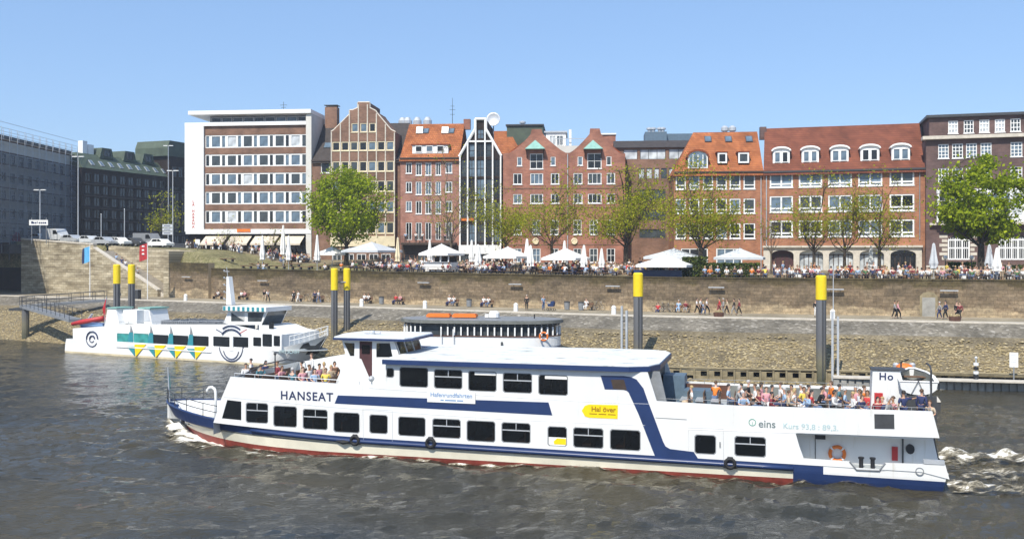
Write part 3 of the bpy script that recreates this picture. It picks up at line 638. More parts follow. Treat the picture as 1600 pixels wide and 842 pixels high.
for i in range(45): x = fr.u(630)+.03+(fr.u(714)-fr.u(630)-.06)*i/44; mb.box(x-.015, x+.015, -1.98, -1.94, bz-.25, bz+.72)
mb.box(fr.u(630), fr.u(714), -2.0, -1.92, bz+.72, bz+.78); mb.build('balcony_rail', M['dark_metal'], bal)
mb = MB(); mb.box(fr.u(628), fr.u(716), -.5, -.002, -1.2, bz-.62); mb.build('restaurant_front', M['brown_frame'], r)
for i in range(4): window(r, fr.u(633+20*i), -.4, fr.u(649+20*i), 1.6, 2, 1, .1, fm='brick_brown', gl='dark', sill=False, y=-.69)
BALC = (fr, bz-.25)
# ---- glazed house with white ribs
fr = Frame(717.5, 153, R(4), Z0); r = fr.root('gabled_house', 'narrow pointed gable house with full height glazing between white ribs', 'building'); D = 13
G = [(717.7,-9),(717.7,245),(742.7,202),(742.7,186),(759.4,186),(759.4,202),(783.5,244),(783.5,-9)]
poly = [(fr.u(a), -1.5 if b < 0 else fr.z(a, b)) for a, b in G]; zf = fr.z(750, 381)
ribs = [719, 731, 743.5, 758, 770, 782.5]
hs = []; ws = []
rr = [(249.5,276.5),(279.5,311),(315,346),(350,378)]
for i in range(5):
    for (q0, q1) in rr: ws.append((fr.u(ribs[i]+1.3), fr.z(750,q1), fr.u(ribs[i+1]-1.3), fr.z(750,q0)))
for a, b, q0, q1 in ((733,742,225,245.5),(745,757,225,245.5),(759,768,225,245.5),(746,756,202,217)): ws.append((fr.u(a), fr.z(750,q1), fr.u(b), fr.z(750,q0)))
wall(r, poly, [hole(*q) for q in ws], M['brick_dark'], D)
for q in ws: window(r, *q, 2 if q[2]-q[0] > 1 else 1, 2, .06, .05, fm='brown_frame', gl='mid', sill=False)
mb = MB()
for q in ribs: mb.box(fr.u(q)-.11, fr.u(q)+.11, -.35, -.003, -1.5, fr.z(750, {719:243, 731:222, 743.5:187, 758:187, 770:222, 782.5:243}[q]))
L = [(717.7,245),(742.7,202),(742.7,186.5),(759.4,186.5),(759.4,202),(783.5,244)]
for (a, b), (c, d) in zip(L, L[1:]): mb.tube([(fr.u(a), -.20, fr.z(a,b)), (fr.u(c), -.20, fr.z(c,d))], .22, 6)
mb.box(fr.u(731)+.14, fr.u(743.5)-.14, -.3, -.004, fr.z(750,222.5), fr.z(750,220)); mb.box(fr.u(743.5)+.14, fr.u(758)-.14, -.3, -.004, fr.z(750,222.5), fr.z(750,220)); mb.box(fr.u(758)+.14, fr.u(770)-.14, -.3, -.004, fr.z(750,222.5), fr.z(750,220))
mb.build('white_ribs', M['white_paint'], r)
mb = MB(); zr, ze = fr.z(750, 200, 3), fr.z(717, 246); u0, u1, uc = 0, fr.u(783.5), fr.u(751)
mb.add([(u0-.1,.3,ze),(uc,.3,zr),(u1+.1,.3,ze),(u0-.1,D,ze),(uc,D,zr),(u1+.1,D,ze)], [(0,1,4,3),(1,2,5,4),(3,4,5),(0,2,1)]); rf = mb.build('roof', M['tile_rust'], r)
mb = MB(); mb.box(0, u1, -.6, -.36, zf-1.6, zf-.2); mb.build('shop_fascia', M['white'], r)
for i in range(3): window(r, fr.u(721+21*i), -.5, fr.u(738+21*i), zf-1.7, 2, 1, .1, fm='dark_metal', gl='dark', sill=False, y=-.5)
mb = MB(); mb.box(fr.u(719)+.2, fr.u(743)-.2, -.28, -.1, fr.z(750,345), fr.z(750,341)); mb.build('orange_awning', M['orange'], r)
# satellite dish and rear roof behind it
q = Frame(760, 168, R(4), Z0); rr_ = q.root('rear_house', 'orange tiled roof house peeping out right of the ribbed gable', 'building')
ze = q.z(780, 238); u1 = q.u(815); zr = q.z(780, 205, 6); mb = MB(); mb.box(0, u1, 0, 12, -1.5, ze); mb.build('wall', M['brick_red'], rr_)
rf = roof_plane(rr_, 0, u1, ze, 6, zr, 12, M['tile_orange'], la=0, ra=2.5)
p = at(771, 187.5, 162); sd_ = empty('satellite_dish', (p.x, p.y, p.z-1.6), 0, 'big pale satellite dish on the roofs beside the ribbed gable', 'dish')
mb = MB(); prof = [(.05+1.15*i/6, .28*(i/6)**2) for i in range(7)]; mb.lathe(prof + [(1.2,.33)] + [(x, z+.06) for x, z in prof[::-1]], 20); o = mb.build('reflector', M['light_metal'], sd_, smooth=True); o.location = (0,0,1.6); o.rotation_euler = (R(78), 0, R(-8))
mb = MB(); mb.tube([(0,.25,-2.5),(0,.25,1.5)], .09, 8); mb.build('mast', M['grey_metal'], sd_)
# radio mast behind the orange roof
p = at(707, 192, 163); am = empty('radio_mast', (p.x, p.y, p.z-2), 0, 'thin radio mast above the orange roof', 'antenna')
mb = MB(); mb.tube([(0,0,0),(0,0,6.2)], [.07,.03], 6); mb.build('pole', M['dark_metal'], am)
mb = MB()
for z, w_ in ((4.2,.5),(4.8,.35),(3.4,.4)): mb.tube([(-w_,0,z),(w_,0,z)], .03, 5); mb.tube([(0,-w_,z),(0,w_,z)], .03, 5)
mb.build('aerials', M['dark_metal'], am)
# ---- twin gabled brick warehouse
fr = Frame(786, 150, R(4), Z0); r = fr.root('warehouse', 'red brick warehouse with twin gables under green copper hoist canopies', 'building'); D = 14
def curve(a, b, c, d, k): return [(a+(c-a)*i/6, b+(d-b)*(i/6)**k) for i in range(1, 6)]
G = [(786,-9),(786,240),(796,239)] + curve(796,239,829,211,1.25) + [(829,210),(831,202),(846,202),(848,209)] + curve(848,209,882,239,.85) + [(884,239),(890,239)] + curve(890,239,920,211,1.25) + [(921,210),(922,201),(937,201),(939,209)] + curve(939,209,966,238,.85) + [(968,239),(977,240),(977,-9)]
poly = [(fr.u(a), -1.5 if b < 0 else fr.z(a, b)) for a, b in G]
ws = []
def wr(a, q0, b, q1, nx=1, ny=1): ws.append((fr.u(a), fr.z(880,q1), fr.u(b), fr.z(880,q0), nx, ny))
for a, b in ((808,815.6),(860.3,868),(902.5,910.5),(947.5,955.3)): wr(a, 245, b, 259)
for a, b in ((828,848.6),(917.6,940)): wr(a, 240, b, 264, 2, 2)
for q0, q1 in ((270.7,288),(303,318)):
    for a, b, nx in ((802,815.6,2),(828.5,848.6,3),(860.5,874,2),(896,910,2),(918.5,940,3),(948,961,2)): wr(a, q0, b, q1, nx)
for a, b in ((802,815),(831.6,844.4),(860,872.6),(896,908.6),(921,934),(948,961)): wr(a, 343.5, b, 367, 2, 3); wr(a, 388, b, 410, 2, 2)
wall(r, poly, [hole(*q[:4]) for q in ws], M['brick_red'], 1.2)
for i, q in enumerate(ws): window(r, *q[:4], q[4], q[5], .12, .07, gl='mid')
for zl in (fr.z(880, 290), fr.z(880, 320), fr.z(880, 378)):
    mb = MB(); mb.box(.1, fr.u(977)-.1, -.06, -.003, zl-.5, zl-.36); mb.build('string_course', M['brick_brown'], r)
uS = fr.u(977); zs = fr.z(977, 241); 
mb = MB(); zz = fr.z(1000, 285, 12); mb.add([(uS,1.2,-1.5),(uS+2.6,D,-1.5),(uS+2.6,D,zs-4),(uS,1.2,zs-.1),(.2,1.2,-1.5),(.2,D,-1.5),(.2,D,zs-4),(.2,1.2,zs-.1)], [(0,1,2,3),(1,5,6,2),(5,4,7,6),(4,0,3,7)]); mb.build('side_wall', M['brick_dark'], r)  # near-black brick puts the shade of this side into its colour
for a, b, c in ((786,838.5,887),(887,929.5,977)):
    mb = MB(); za, zb_ = fr.z(a, 242), fr.z(b, 206); mb.add([(fr.u(a)+.1,1.0,za),(fr.u(b),1.0,zb_),(fr.u(c)-.1,1.0,za),(fr.u(a)+.1,D,za),(fr.u(b),D,zb_),(fr.u(c)-.1,D,za)], [(0,1,4,3),(1,2,5,4),(3,4,5),(0,2,1),(0,3,5,2)]); rf = mb.build('roof', M['tile_rust'], r)
for c, a, b in ((836.5,821,852),(926.5,911.5,942)):
    z0, z1 = fr.z(c, 234), fr.z(c, 219.5)
    mb = MB(); mb.add([(fr.u(a),-1.3,z0),(fr.u(b),-1.3,z0),(fr.u(b),-.004,z0),(fr.u(a),-.004,z0),(fr.u(c),-.004,z1),(fr.u(c),-.5,z1)], [(0,1,5),(1,2,4,5),(3,0,5,4),(0,3,2,1),(2,3,4)]); cn = mb.build('hoist_canopy', M['copper_green'], r)
    mb = MB()
    for x in (a+2.5, b-2.5): mb.tube([(fr.u(x),-1.2,z0-.02),(fr.u(x),-.05,z0-1.3)], .08, 6)
    mb.build('bracket', M['brown_frame'], cn)
mb = MB()
for x in (793, 973): mb.tube([(fr.u(x),-.35,fr.z(x,390)),(fr.u(x),-.02,fr.z(x,388))], .03, 5)
mb.build('lamp_arms', M['dark_metal'], r)
for x in (837, 897.5):
    mb = MB(); mb.torus((fr.u(x),-.12,fr.z(x,377)), .40, .13, 'y', 14, 6); mb.ball((fr.u(x),-.12,fr.z(x,377)), (.3,.08,.3)); mb.build('plaster_emblem', M['cream'], r)
downpipe(r, fr.u(887), -1, fr.z(887, 241), 'light_metal')
# roofs behind the twin gables
q = Frame(792, 172, R(4), Z0); b_ = q.root('rear_block', 'dark flat roofed rooftop block behind the left twin gable', 'building'); mb = MB(); mb.box(0, q.u(848), 0, 9, -1, q.z(820,197)); mb.build('wall', M['green_roof'], b_); mb = MB(); mb.box(-.2,q.u(848)+.2,-.3,9.2,q.z(820,196.8),q.z(820,194.5)); mb.build('roof_edge', M['dark_metal'], b_)
vent(b_, q.u(815), 3, q.z(820,194.5), .6, 1.0)
q = Frame(848, 170, R(4), Z0); b_ = q.root('penthouse', 'white and glass penthouse between the twin gables', 'building'); zt_ = q.z(880,206); mb = MB(); mb.box(0, q.u(905), 0, 9, -1, q.z(880, 228)); mb.build('wall', M['pale_render'], b_)
mb = MB(); mb.box(.5, q.u(884), 1.5, 9, q.z(880,228), zt_); mb.build('upper_wall', M['white'], b_)
window(b_, q.u(858), q.z(880,226), q.u(868), zt_-.5, 2, 1, .08, gl='blue', sill=False, y=1.35); window(b_, q.u(869), q.z(880,226), q.u(880), zt_-.5, 2, 1, .08, gl='blue', sill=False, y=1.35)
mb = MB(); mb.box(.2, q.u(886), 1.2, 9.3, zt_+.003, zt_+.3); mb.build('roof_edge', M['light_metal'], b_)
mb = MB(); mb.box(q.u(889), q.u(893), .5, 1.2, q.z(880,228), q.z(880,202)); mb.build('flue', M['white'], b_)
mb = MB()
for i in range(16): x = q.u(868)+(q.u(914)-q.u(868))*i/15; mb.box(x-.02,x+.02,-.05,0,q.z(880,228),q.z(880,217))
mb.box(q.u(868), q.u(914), -.06, .01, q.z(880,217.5), q.z(880,216.5)); mb.build('terrace_rail', M['light_metal'], b_)
q = Frame(936, 168, R(4), Z0); b_ = q.root('rear_house', 'small brick stairhead with chimney right of the second twin gable', 'building'); mb = MB(); mb.box(0, q.u(962), 0, 8, -1, q.z(950,211)); mb.build('wall', M['brick_red'], b_); mb = MB(); mb.box(-.1,q.u(962)+.1,-.2,8.1,q.z(950,210.8),q.z(950,208.5)); rf = mb.build('roof', M['white'], b_); chimney(rf, q.u(959), 2, q.z(950,209), q.z(950,207), .7, .7, 'brick_brown', False)
# ---- recessed brown office block
fr = Frame(962, 152, R(5), Z0); r = fr.root('office_block', 'brown brick office block with long window bands set back in the gap', 'building'); D = 14
zt = fr.z(1020, 231); u1 = fr.u(1092)
ws = []
for q0, q1, cs in ((233.5,249,[(974,996),(1000,1040),(1045,1075)]),(263,279.5,[(998,1007),(1010,1019),(1022,1030),(1033,1042),(1045,1054)]),(296,313,[(999,1040),(1046,1056)]),(328,344,[(999,1040),(1046,1056)]),(358,372,[(999,1040)])):
    for a, b in cs: ws.append((fr.u(a), fr.z(1020,q1), fr.u(b), fr.z(1020,q0)))
wall(r, [(0,-1.5),(u1,-1.5),(u1,zt),(0,zt)], [hole(*q) for q in ws], M['brick_brown'], D)
for q in ws: window(r, *q, max(1, round((q[2]-q[0])/1.6)), 1, .07, .06, fm='dark_metal', gl='blind' if q[1] > 13 else 'mid', sill=False)
mb = MB(); mb.add([(-.3,-.4,zt+.003),(u1,-.4,zt+.003),(u1,3,fr.z(1020,220,3)),(-.3,3,fr.z(1020,220,3)),(-.3,D,zt),(u1,D,zt)], [(0,1,2,3),(3,2,5,4),(0,3,4),(1,5,2),(0,4,5,1)]); rf = mb.build('roof', M['dark_roof'], r)
mb = MB(); mb.box(fr.u(1008,6), fr.u(1042,6), 6, 11, zt, fr.z(1025,206,6)); ph = mb.build('plant_room', M['blue_grey'], r); mb = MB(); mb.box(fr.u(1042,7), fr.u(1086,7), 7, 11, zt, fr.z(1060,209,7)); mb.build('plant_screen', M['blue_grey'], r)
for x in (1015, 1021, 1031, 1036): vent(ph, fr.u(x,7), 7.5, fr.z(1025,206,6), .5, .9)
# ---- orange roofed house
fr = Frame(1053, 136.5, R(6), Z0); r = fr.root('brick_house', 'brick house with bright orange roof, arched dormer and white windows in three rows', 'building'); D = 13
ze = fr.z(1120, 267.5); u1 = fr.u(1193); YR = 6; zr = fr.z(1140, 206.5, YR)
cols = [(1055.6,1071.7),(1077,1093),(1098.4,1114.3),(1119.3,1135.6),(1140,1157),(1161.7,1180)]
g = grid(fr, cols, [(272.5,296),(310.5,334),(349,373)], 1120)
wall(r, [(0,-1.5),(u1,-1.5),(u1,ze),(0,ze)], [hole(*q) for row in g for q in row] + [hole(fr.u(1119), -.6, fr.u(1160), fr.z(1120,388)), hole(fr.u(1064), -.6, fr.u(1106), fr.z(1120,388))], M['brick_orange'], D)
for row in g:
    for q in row: window(r, *q, 1, 1, .16, .14, gl='mid', low=.27)
for a, b in ((1119,1160),(1064,1106)): window(r, fr.u(a), -.6, fr.u(b), fr.z(1120,388), 3, 2, .16, .12, gl='mid', sill=False)
rf = roof_plane(r, -.2, u1, ze, YR, zr, D, M['tile_orange'], la=3.4, ov=.5); gutter(r, 0, u1, ze, mat='brown_frame'); downpipe(r, u1-.35, -1, ze-.4, 'light_metal')
sl = (zr-ze)/YR
mb = MB(); a, b = fr.u(1075,.3), fr.u(1106,.3); z0 = fr.z(1090, 263, .3); zs, zt_ = fr.z(1090, 246, .3), fr.z(1090, 236.5, .3); mb.prism(arch(a, z0, b, zs, zt_), .3, 4.5); dm = mb.build('arched_dormer', M['white'], rf)
mb = MB(); A = arch(a-.25, zs-.2, b+.25, zs, zt_+.28)[2:]; B = arch(a-.02, zs-.2, b+.02, zs, zt_+.015)[2:]
mb.prism(A + B[::-1], .05, 4.6); mb.build('dormer_roof', M['tile_rust'], dm)
mb = MB(); mb.prism(arch(a+.2, z0+.2, b-.2, zs, zt_-.2), .24, .29); mb.build('window', M['glass_blue_reflect'], dm)
mb = MB(); w_ = b-a
for i in range(1, 4): mb.box(a+w_*i/4-.06, a+w_*i/4+.06, .18, .238, z0+.2, zs+.35)
mb.build('glazing_bars', M['white_paint'], dm)
for a_, b_ in ((1121,1136),(1153.5,1170)):
    a, b = fr.u(a_,.8), fr.u(b_,.8); z0, z1 = fr.z(1140, 255.5, .8), fr.z(1140, 238.5, .8); mb = MB(); mb.box(a, b, .8, 4, z0, z1); dm = mb.build('dormer', M['brown_frame'], rf)
    window(dm, a, z0+.02, b, z1-.02, 1, 1, .22, fm='white_paint', gl='mid', sill=False, y=.58); mb = MB(); mb.box(a-.15, b+.15, .55, 4.2, z1+.003, z1+.18); mb.build('dormer_roof', M['tile_rust'], dm)
for x in (1107, 1139, 1171.5): z = fr.z(x, 222, 4); skylight(rf, fr.u(x,4), on_roof(ze, YR, zr, z)-.05, z, sl, 1.0, 1.3)
chimney(rf, fr.u(1192,YR), YR, zr-1.2, fr.z(1192,199,YR), .9, .9, 'brick_purple', False)
for x in (1133, 1145): vent(rf, fr.u(x,7), 7.5, zr-.8, .55, 1.9)
# ---- long dark red roofed house with stone arcade
fr = Frame(1193, 134.5, R(16), Z0); r = fr.root('brick_house', 'long brick house with dark red roof, five arched dormers and stone arcade', 'building'); D = 14
ze = fr.z(1200, 267.5); u1 = fr.u(1447); YR = 7; zr = fr.z(1300, 197.5, YR)
cols = [(1202.6,1239),(1248,1285),(1293.8,1331.5),(1341,1378.7),(1390,1428.7)]
g = grid(fr, cols, [(268.5+1.2,293.5),(306.5,332),(344.5,370.8)], 1220)
ac = [(fr.u(a), fr.u(b)) for a, b in ((1205,1240),(1249,1286),(1295,1333),(1343,1381),(1391,1431))]; zc = fr.z(1220, 386.5); zsp, zcr = fr.z(1220,398), fr.z(1220, 391)
wall(r, [(0,zc),(u1,zc),(u1,ze),(0,ze)], [hole(*q) for row in g for q in row], M['brick_orange'], D)
for row in g:
    for q in row: window(r, *q, 2, 1, .20, .22, gl='mid', low=.24)
mb = MB(); mb.plate([(0,-1.5),(fr.u(1440),-1.5),(fr.u(1440),zc-.03),(0,zc-.03)], [arch(a,-1.2,b,zsp,zcr) for a, b in ac], -.3, .5); mb.build('stone_arcade', M['stone_trim'], r)
mb = MB(); mb.box(fr.u(1440)+.003, u1, -.02, D, -1.5, zc-.003); mb.box(0, fr.u(1440), .9, D, -1.5, zc-.004); mb.build('ground_wall', M['brick_brown'], r)
mb = MB(); mb.box(-.1, fr.u(1441), -.65, -.01, zc-.028, zc+.22); mb.build('cornice', M['stone_trim'], r)
for i, (a, b) in enumerate(ac):
    mb = MB(); mb.prism(arch(a+.02,-1.2,b-.02,zsp-.02,zcr-.03), .50, .56); o = mb.build('arch_window', M['maroon' if i == 0 else 'glass_dark' if i == 4 else 'glass_blind'], r)
    mb = MB(); w_ = b-a
    for k in range(1, 5): mb.box(a+w_*k/5-.05, a+w_*k/5+.05, .42, .498, -1.2, zsp+.1)
    mb.box(a+.05, b-.05, .42, .497, zsp-.06, zsp+.06); mb.build('glazing_bars', M['brown_frame'], o)
rf = roof_plane(r, 0, u1, ze, YR, zr, D, M['tile_red'], ov=.5); gutter(r, 0, u1, ze, mat='dark_metal'); downpipe(r, u1-.8, 3.6, ze-.4); downpipe(r, .4, -1, ze-.4, 'light_metal')
sl = (zr-ze)/YR; yd = 1.2
for a_, b_ in ((1207.5,1234),(1252.5,1279.5),(1298,1326),(1344.5,1374),(1393,1422)):
    a, b = fr.u(a_,yd), fr.u(b_,yd); z0 = ze+yd*sl-.05; zs = z0+1.75; zt_ = z0+2.1
    mb = MB(); mb.prism(arch(a, z0-.3, b, zs, zt_), yd, 4.5); dm = mb.build('arched_dormer', M['white'], rf)
    A = arch(a-.22, zs, b+.22, zs, zt_+.28)[2:]; B = arch(a-.01, zs, b+.01, zs, zt_+.012)[2:]; mb = MB(); mb.prism(A+B[::-1], yd-.3, 4.6); mb.build('dormer_roof', M['white'], dm)
    w_ = b-a; window(dm, a+.22, z0+.1, a+w_/2-.1, zs-.1, 1, 1, .1, gl='mid', sill=False, y=yd-.2); window(dm, a+w_/2+.1, z0+.1, b-.22, zs-.1, 1, 1, .1, gl='mid', sill=False, y=yd-.2)
# ---- purple brick corner building, right
fr = Frame(1447, 127.8, R(16), Z0); r = fr.root('brick_block', 'massive purple brown brick block with white lattice windows at the right edge', 'building'); D = 18
u1 = fr.u(1720); zc = fr.z(1447, 219); zt = fr.z(1447, 183.5)
c2 = [(1466,1482.5),(1487.7,1504.8),(1509.5,1526.5),(1532,1549.6),(1579,1597.5),(1602,1620),(1626,1644)]
g = grid(fr, c2, [(225.5,248),(263,286)], 1475); c1 = [(1481.6+24.3*i, 1497+24.5*i) for i in range(8)]
tp = grid(fr, c1, [(189,209)], 1489, 1.0)
wall(r, [(0,-1.5),(u1,-1.5),(u1,zc),(0,zc)], [hole(*q) for row in g for q in row] + [arch(fr.u(a), fr.z(1490,406), fr.u(b), fr.z(1490,375), fr.z(1490,368)) for a, b in ((1481,1515.5),(1560,1612))], M['brick_purple'], D)
for row in g:
    for q in row: window(r, *q, 3, 4, .10, .09, fm='white_paint', gl='mid')
mb = MB(); P_ = [(fr.u(1452,1),zc+.45),(u1,zc+.45),(u1,zt),(fr.u(1452,1),zt)]; mb.plate(P_, [hole(*q) for q in tp[0]], 1.0, 1.25); mb.prism(P_, 1.25, D); mb.build('attic_wall', M['brick_purple'], r)
for q in tp[0]: window(r, *q, 3, 3, .10, .09, fm='white_paint', gl='blind', y=1.0)
mb = MB(); mb.box(-.5, u1, -.7, 1.0, zc+.003, zc+.44); mb.build('cornice', M['stone_trim'], r)
mb = MB(); mb.box(fr.u(1447,1), u1, .5, D+.3, zt+.003, zt+.35); mb.build('roof', M['dark_metal'], r)
zb0, zb1 = fr.z(1463, 348), fr.z(1463, 297); a, b = fr.u(1464,-1.2), fr.u(1640,-1.2)
mb = MB(); mb.prismz([(a+.6,-.004),(a,-.6),(a,-1.1),(b,-1.1),(b,-.004)], zb0, zb0+.9); mb.prismz([(a+.6,-.004),(a,-.6),(a,-1.1),(b,-1.1),(b,-.004)], zb1-.5, zb1); mb.box(a+.1, b, -1.0, -.004, zb0+.9, zb1-.5); bw = mb.build('bow_window', M['white'], r)
for i in range(9): x = a+.25+i*(b-a-.3)/9; window(bw, x, zb0+1.0, x+(b-a-.3)/9-.15, zb1-.6, 2, 3, .07, .06, fm='white_paint', gl='blue', sill=False, y=-1.17)
mb = MB(); mb.box(fr.u(1452), a+.3, -.5, -.003, zb0-.35, zb0-.05); mb.box(a+.31, b, -1.2, -.003, zb0-.35, zb0-.004); mb.build('stone_band', M['stone_trim'], r)
for a_, b_ in ((1481,1515.5),(1560,1612)):
    a, b = fr.u(a_), fr.u(b_); z0, zs, zt_ = fr.z(1490,406), fr.z(1490,375), fr.z(1490,368)
    mb = MB(); mb.prism(arch(a+.02,z0+.02,b-.02,zs-.01,zt_-.02), .18, .22); o = mb.build('arched_window', M['glass_dark'], r); mb = MB(); n = 3 if b_ < 1550 else 5
    for k in range(n+1): x = a+.09+(b-a-.18)*k/n; mb.box(x-.09, x+.09, .06, .178, z0+.02, zs+.2)
    for k in range(n):
        for j in (1, 2): x = a+.09+(b-a-.18)*(k+j/3)/n; mb.box(x-.03, x+.03, .10, .177, z0+.05, zs+.3)
    for z in (z0+.1, (z0+zs)/2+.25, zs): mb.box(a+.02, b-.02, .07, .176, z-.09, z+.09)
    mb.build('lattice', M['white_paint'], o)
mb = MB()
for k in range(6): mb.box(fr.u(1476)-.3*(k % 2)-.35, fr.u(1480.4), -.06, -.003, fr.z(1490,406)+k*.58, fr.z(1490,406)+k*.58+.4)
mb.build('quoins', M['stone_trim'], r); mb = MB()
for k in range(6): mb.box(fr.u(1516.2), fr.u(1520)+.3*(k % 2)+.2, -.06, -.003, fr.z(1490,406)+k*.58, fr.z(1490,406)+k*.58+.4)
mb.build('quoins', M['stone_trim'], r)
mb = MB(); mb.box(0, u1, -.35, -.003, -1.5, fr.z(1490,415)); mb.build('plinth', M['stone_trim'], r)
# ---- dark green roofed block on the left street
p0 = at(127, HY, 188); fr = Frame(127, 188, -math.atan2(.936, .353), 12.4); D = 16
fr.c, fr.s = .353, -.936; fr.a = -math.atan2(.936, .353)
r = fr.root('office_building', 'dark brown office block with sloping green copper attic on the left street', 'building')
L_ = 31.5; ze = fr.z(127, 262); zr = ze+3.2
ws = []
for k in range(6):
    z = 1.4+k*(ze-1.6)/6
    for i in range(13): u = 1.0+i*2.35; ws.append((u, z, u+1.55, z+1.7))
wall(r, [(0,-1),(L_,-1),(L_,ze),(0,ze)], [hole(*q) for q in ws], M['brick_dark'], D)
for q in ws: window(r, *q, 2, 1, .09, .06, fm='brown_frame', gl='dark', sill=rnd() < .4)
mb = MB()
for k in range(1, 6): z = 1.4+k*(ze-1.6)/6-.45; mb.box(.3, L_-.3, -.5, -.003, z-.1, z+.12)
mb.build('floor_ledges', M['brown_frame'], r)
mb = MB(); mb.add([(-.3,-.5,ze+.003),(L_,-.5,ze+.003),(L_,2.4,zr),(.9,2.4,zr),(.9,D-2,zr),(L_,D-2,zr),(-.3,D,ze+.003),(L_,D,ze+.003)], [(0,1,2,3),(3,2,5,4),(4,5,7,6),(0,3,4,6),(1,7,5,2),(0,6,7,1)]); rf = mb.build('roof', M['green_roof'], r)
for i in range(10):
    u = 3.2+i*2.6; mb = MB(); mb.box(-.45,.45,0,1.3,.03,.14); o = mb.build('skylight', M['light_metal'], rf); o.location = (u, -.1+.3, ze+.75); o.rotation_euler = (math.atan(3.2/2.9), 0, 0)
    mb = MB(); mb.box(-.33,.33,.12,1.18,.141,.16); mb.build('pane', M['glass_blue_reflect'], o)
for u in (6.5, 13, 18.5):
    mb = MB(); mb.prism([(u,zr-.6),(u+3.8,zr-.6),(u+3.2,zr+1.5),(u+.6,zr+1.5)], 1.6, 5.5); o = mb.build('roof_dormer', M['green_roof'], rf); window(o, u+1.0, zr-.2, u+2.8, zr+1.1, 2, 1, .08, fm='dark_metal', gl='dark', sill=False, y=1.42)
mb = MB(); mb.prism([(23.5,zr+1.4),(31.2,zr+1.4),(31.2,zr+3.6),(30,zr+4.8),(24.2,zr+4.8),(23.5,zr+3.2)], -.9, 8); o = mb.build('stair_tower', M['green_roof'], r)
mb = MB(); mb.box(24.2,31.2,-.8,8,ze-2,zr+1.397); mb.build('tower_wall', M['brick_dark'], o)
for i in range(3): window(o, 25+i*2.0, ze+.2, 26.4+i*2.0, ze+2.4, 2, 1, .08, fm='brown_frame', gl='mid', y=-.98)
mb = MB(); mb.box(3.4,4.6,3,4.2,zr,zr+2.6); mb.box(4.9,6.3,3,5,zr,zr+2.0); mb.build('plant_boxes', M['white'], rf)
# building behind it, closing the gap to the hotel
q = Frame(262, 226, R(6), 12.0); b_ = q.root('rear_block', 'plain dark block glimpsed left of the white hotel', 'building'); u1 = q.u(318); zt = q.z(290, 239)
ws = [(1+i*2.2, 2+k*3.3, 2.5+i*2.2, 3.9+k*3.3) for i in range(3) for k in range(6)]
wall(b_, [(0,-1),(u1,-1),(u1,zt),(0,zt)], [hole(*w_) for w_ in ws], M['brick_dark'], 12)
for w_ in ws: window(b_, *w_, 1, 1, .08, fm='brown_frame', gl='mid', sill=False)
# ---- scaffolded building with netting
fr = Frame(-70, 146, R(-90), 12.6); fr.X0 = -85.4; fr.Y0 = 138.0; r = fr.root('scaffolded_building', 'large building wrapped in dark scaffold netting at the left edge', 'building')
L_ = 51; zt = 18.5; D = 20
mb = MB(); mb.box(0, L_, 1.6, D, -1, zt); mb.build('wall', M['pale_render'], r)
ws = [(1.2+i*3.0, 1.6+k*3.1, 2.9+i*3.0, 3.5+k*3.1) for i in range(16) for k in range(5)]
for w_ in ws[::1]: window(r, *w_, 1, 1, .1, fm='light_metal', gl='dark', sill=False, y=1.42)
m, nt, b = newmat('scaffold_net'); t = N(nt, 'TexCoord'); mp = N(nt, 'Mapping'); mp.inputs['Scale'].default_value = (.3,1,1.6); nt.links.new(t.outputs['Object'], mp.inputs[0]); s_ = N(nt, 'TexNoise', Scale=.6, Detail=7.0, Roughness=.65); nt.links.new(mp.outputs[0], s_.inputs[0]); nt.links.new(ramp(nt, s_.outputs[0], [(.3, (.05,.06,.08)), (.7, (.15,.165,.19))]), b.inputs['Base Color']); b.inputs['Alpha'].default_value = .48; b.inputs['Roughness'].default_value = .9; M['net'] = m
mb = MB(); nx_ = 60
for i in range(nx_+1):
    for k in range(25): u = L_*i/nx_; mb.v.append((u, -.06+.09*math.sin(u*2.1+k)+ .05*noise.noise(Vector((u*.7, k*.6, 0))), -1+(zt-1.6)*k/24))
for i in range(nx_):
    for k in range(24): mb.f.append((i*25+k, (i+1)*25+k, (i+1)*25+k+1, i*25+k+1)); mb.m.append(0)
mb.build('netting', M['net'], r, fix=False)
mb = MB()
for i in range(21): mb.tube([(L_*i/20,.15,-1),(L_*i/20,.15,zt+1.6)], .045, 5); mb.tube([(L_*i/20,1.2,-1),(L_*i/20,1.2,zt+1.6)], .045, 5)
for k in range(11): mb.tube([(0,.15,k*2+.9),(L_,.15,k*2+.9)], .04, 5)
mb.build('scaffold_poles', M['light_metal'], r)
mb = MB()
for k in range(10): mb.box(0, L_, .2, 1.15, k*2-.06, k*2)
mb.build('scaffold_boards', M['bench_wood'], r)
mb = MB(); mb.box(-.3, L_+.2, 1.3, D, zt+.003, zt+.5); rf = mb.build('roof', M['dark_metal'], r)
mb = MB()
for k in (.5, 1.1): mb.tube([(0,.3,zt+k+.4),(L_,.3,zt+k+.4)], .035, 5)
mb.build('roof_rail', M['light_metal'], rf)
# street sheet under the left buildings
mb = MB(); mb.quad((-300,240,11.6),(-300,120,12.3),tuple(qp(S35-9, TW+6, 12.3)),(-40,240,11.6)); mb.v = [(-400,130,12.2), tuple(qp(S35-8,TW+5,12.4)), tuple(qp(S262,TW+20,11.5)), (-45,185,10.4), (-20,330,10.4), (-400,330,12.2)]; mb.f = [(0,1,2,3,4,5)]
o = mb.build('street', M['asphalt'], fix=False); o['kind'] = 'structure'
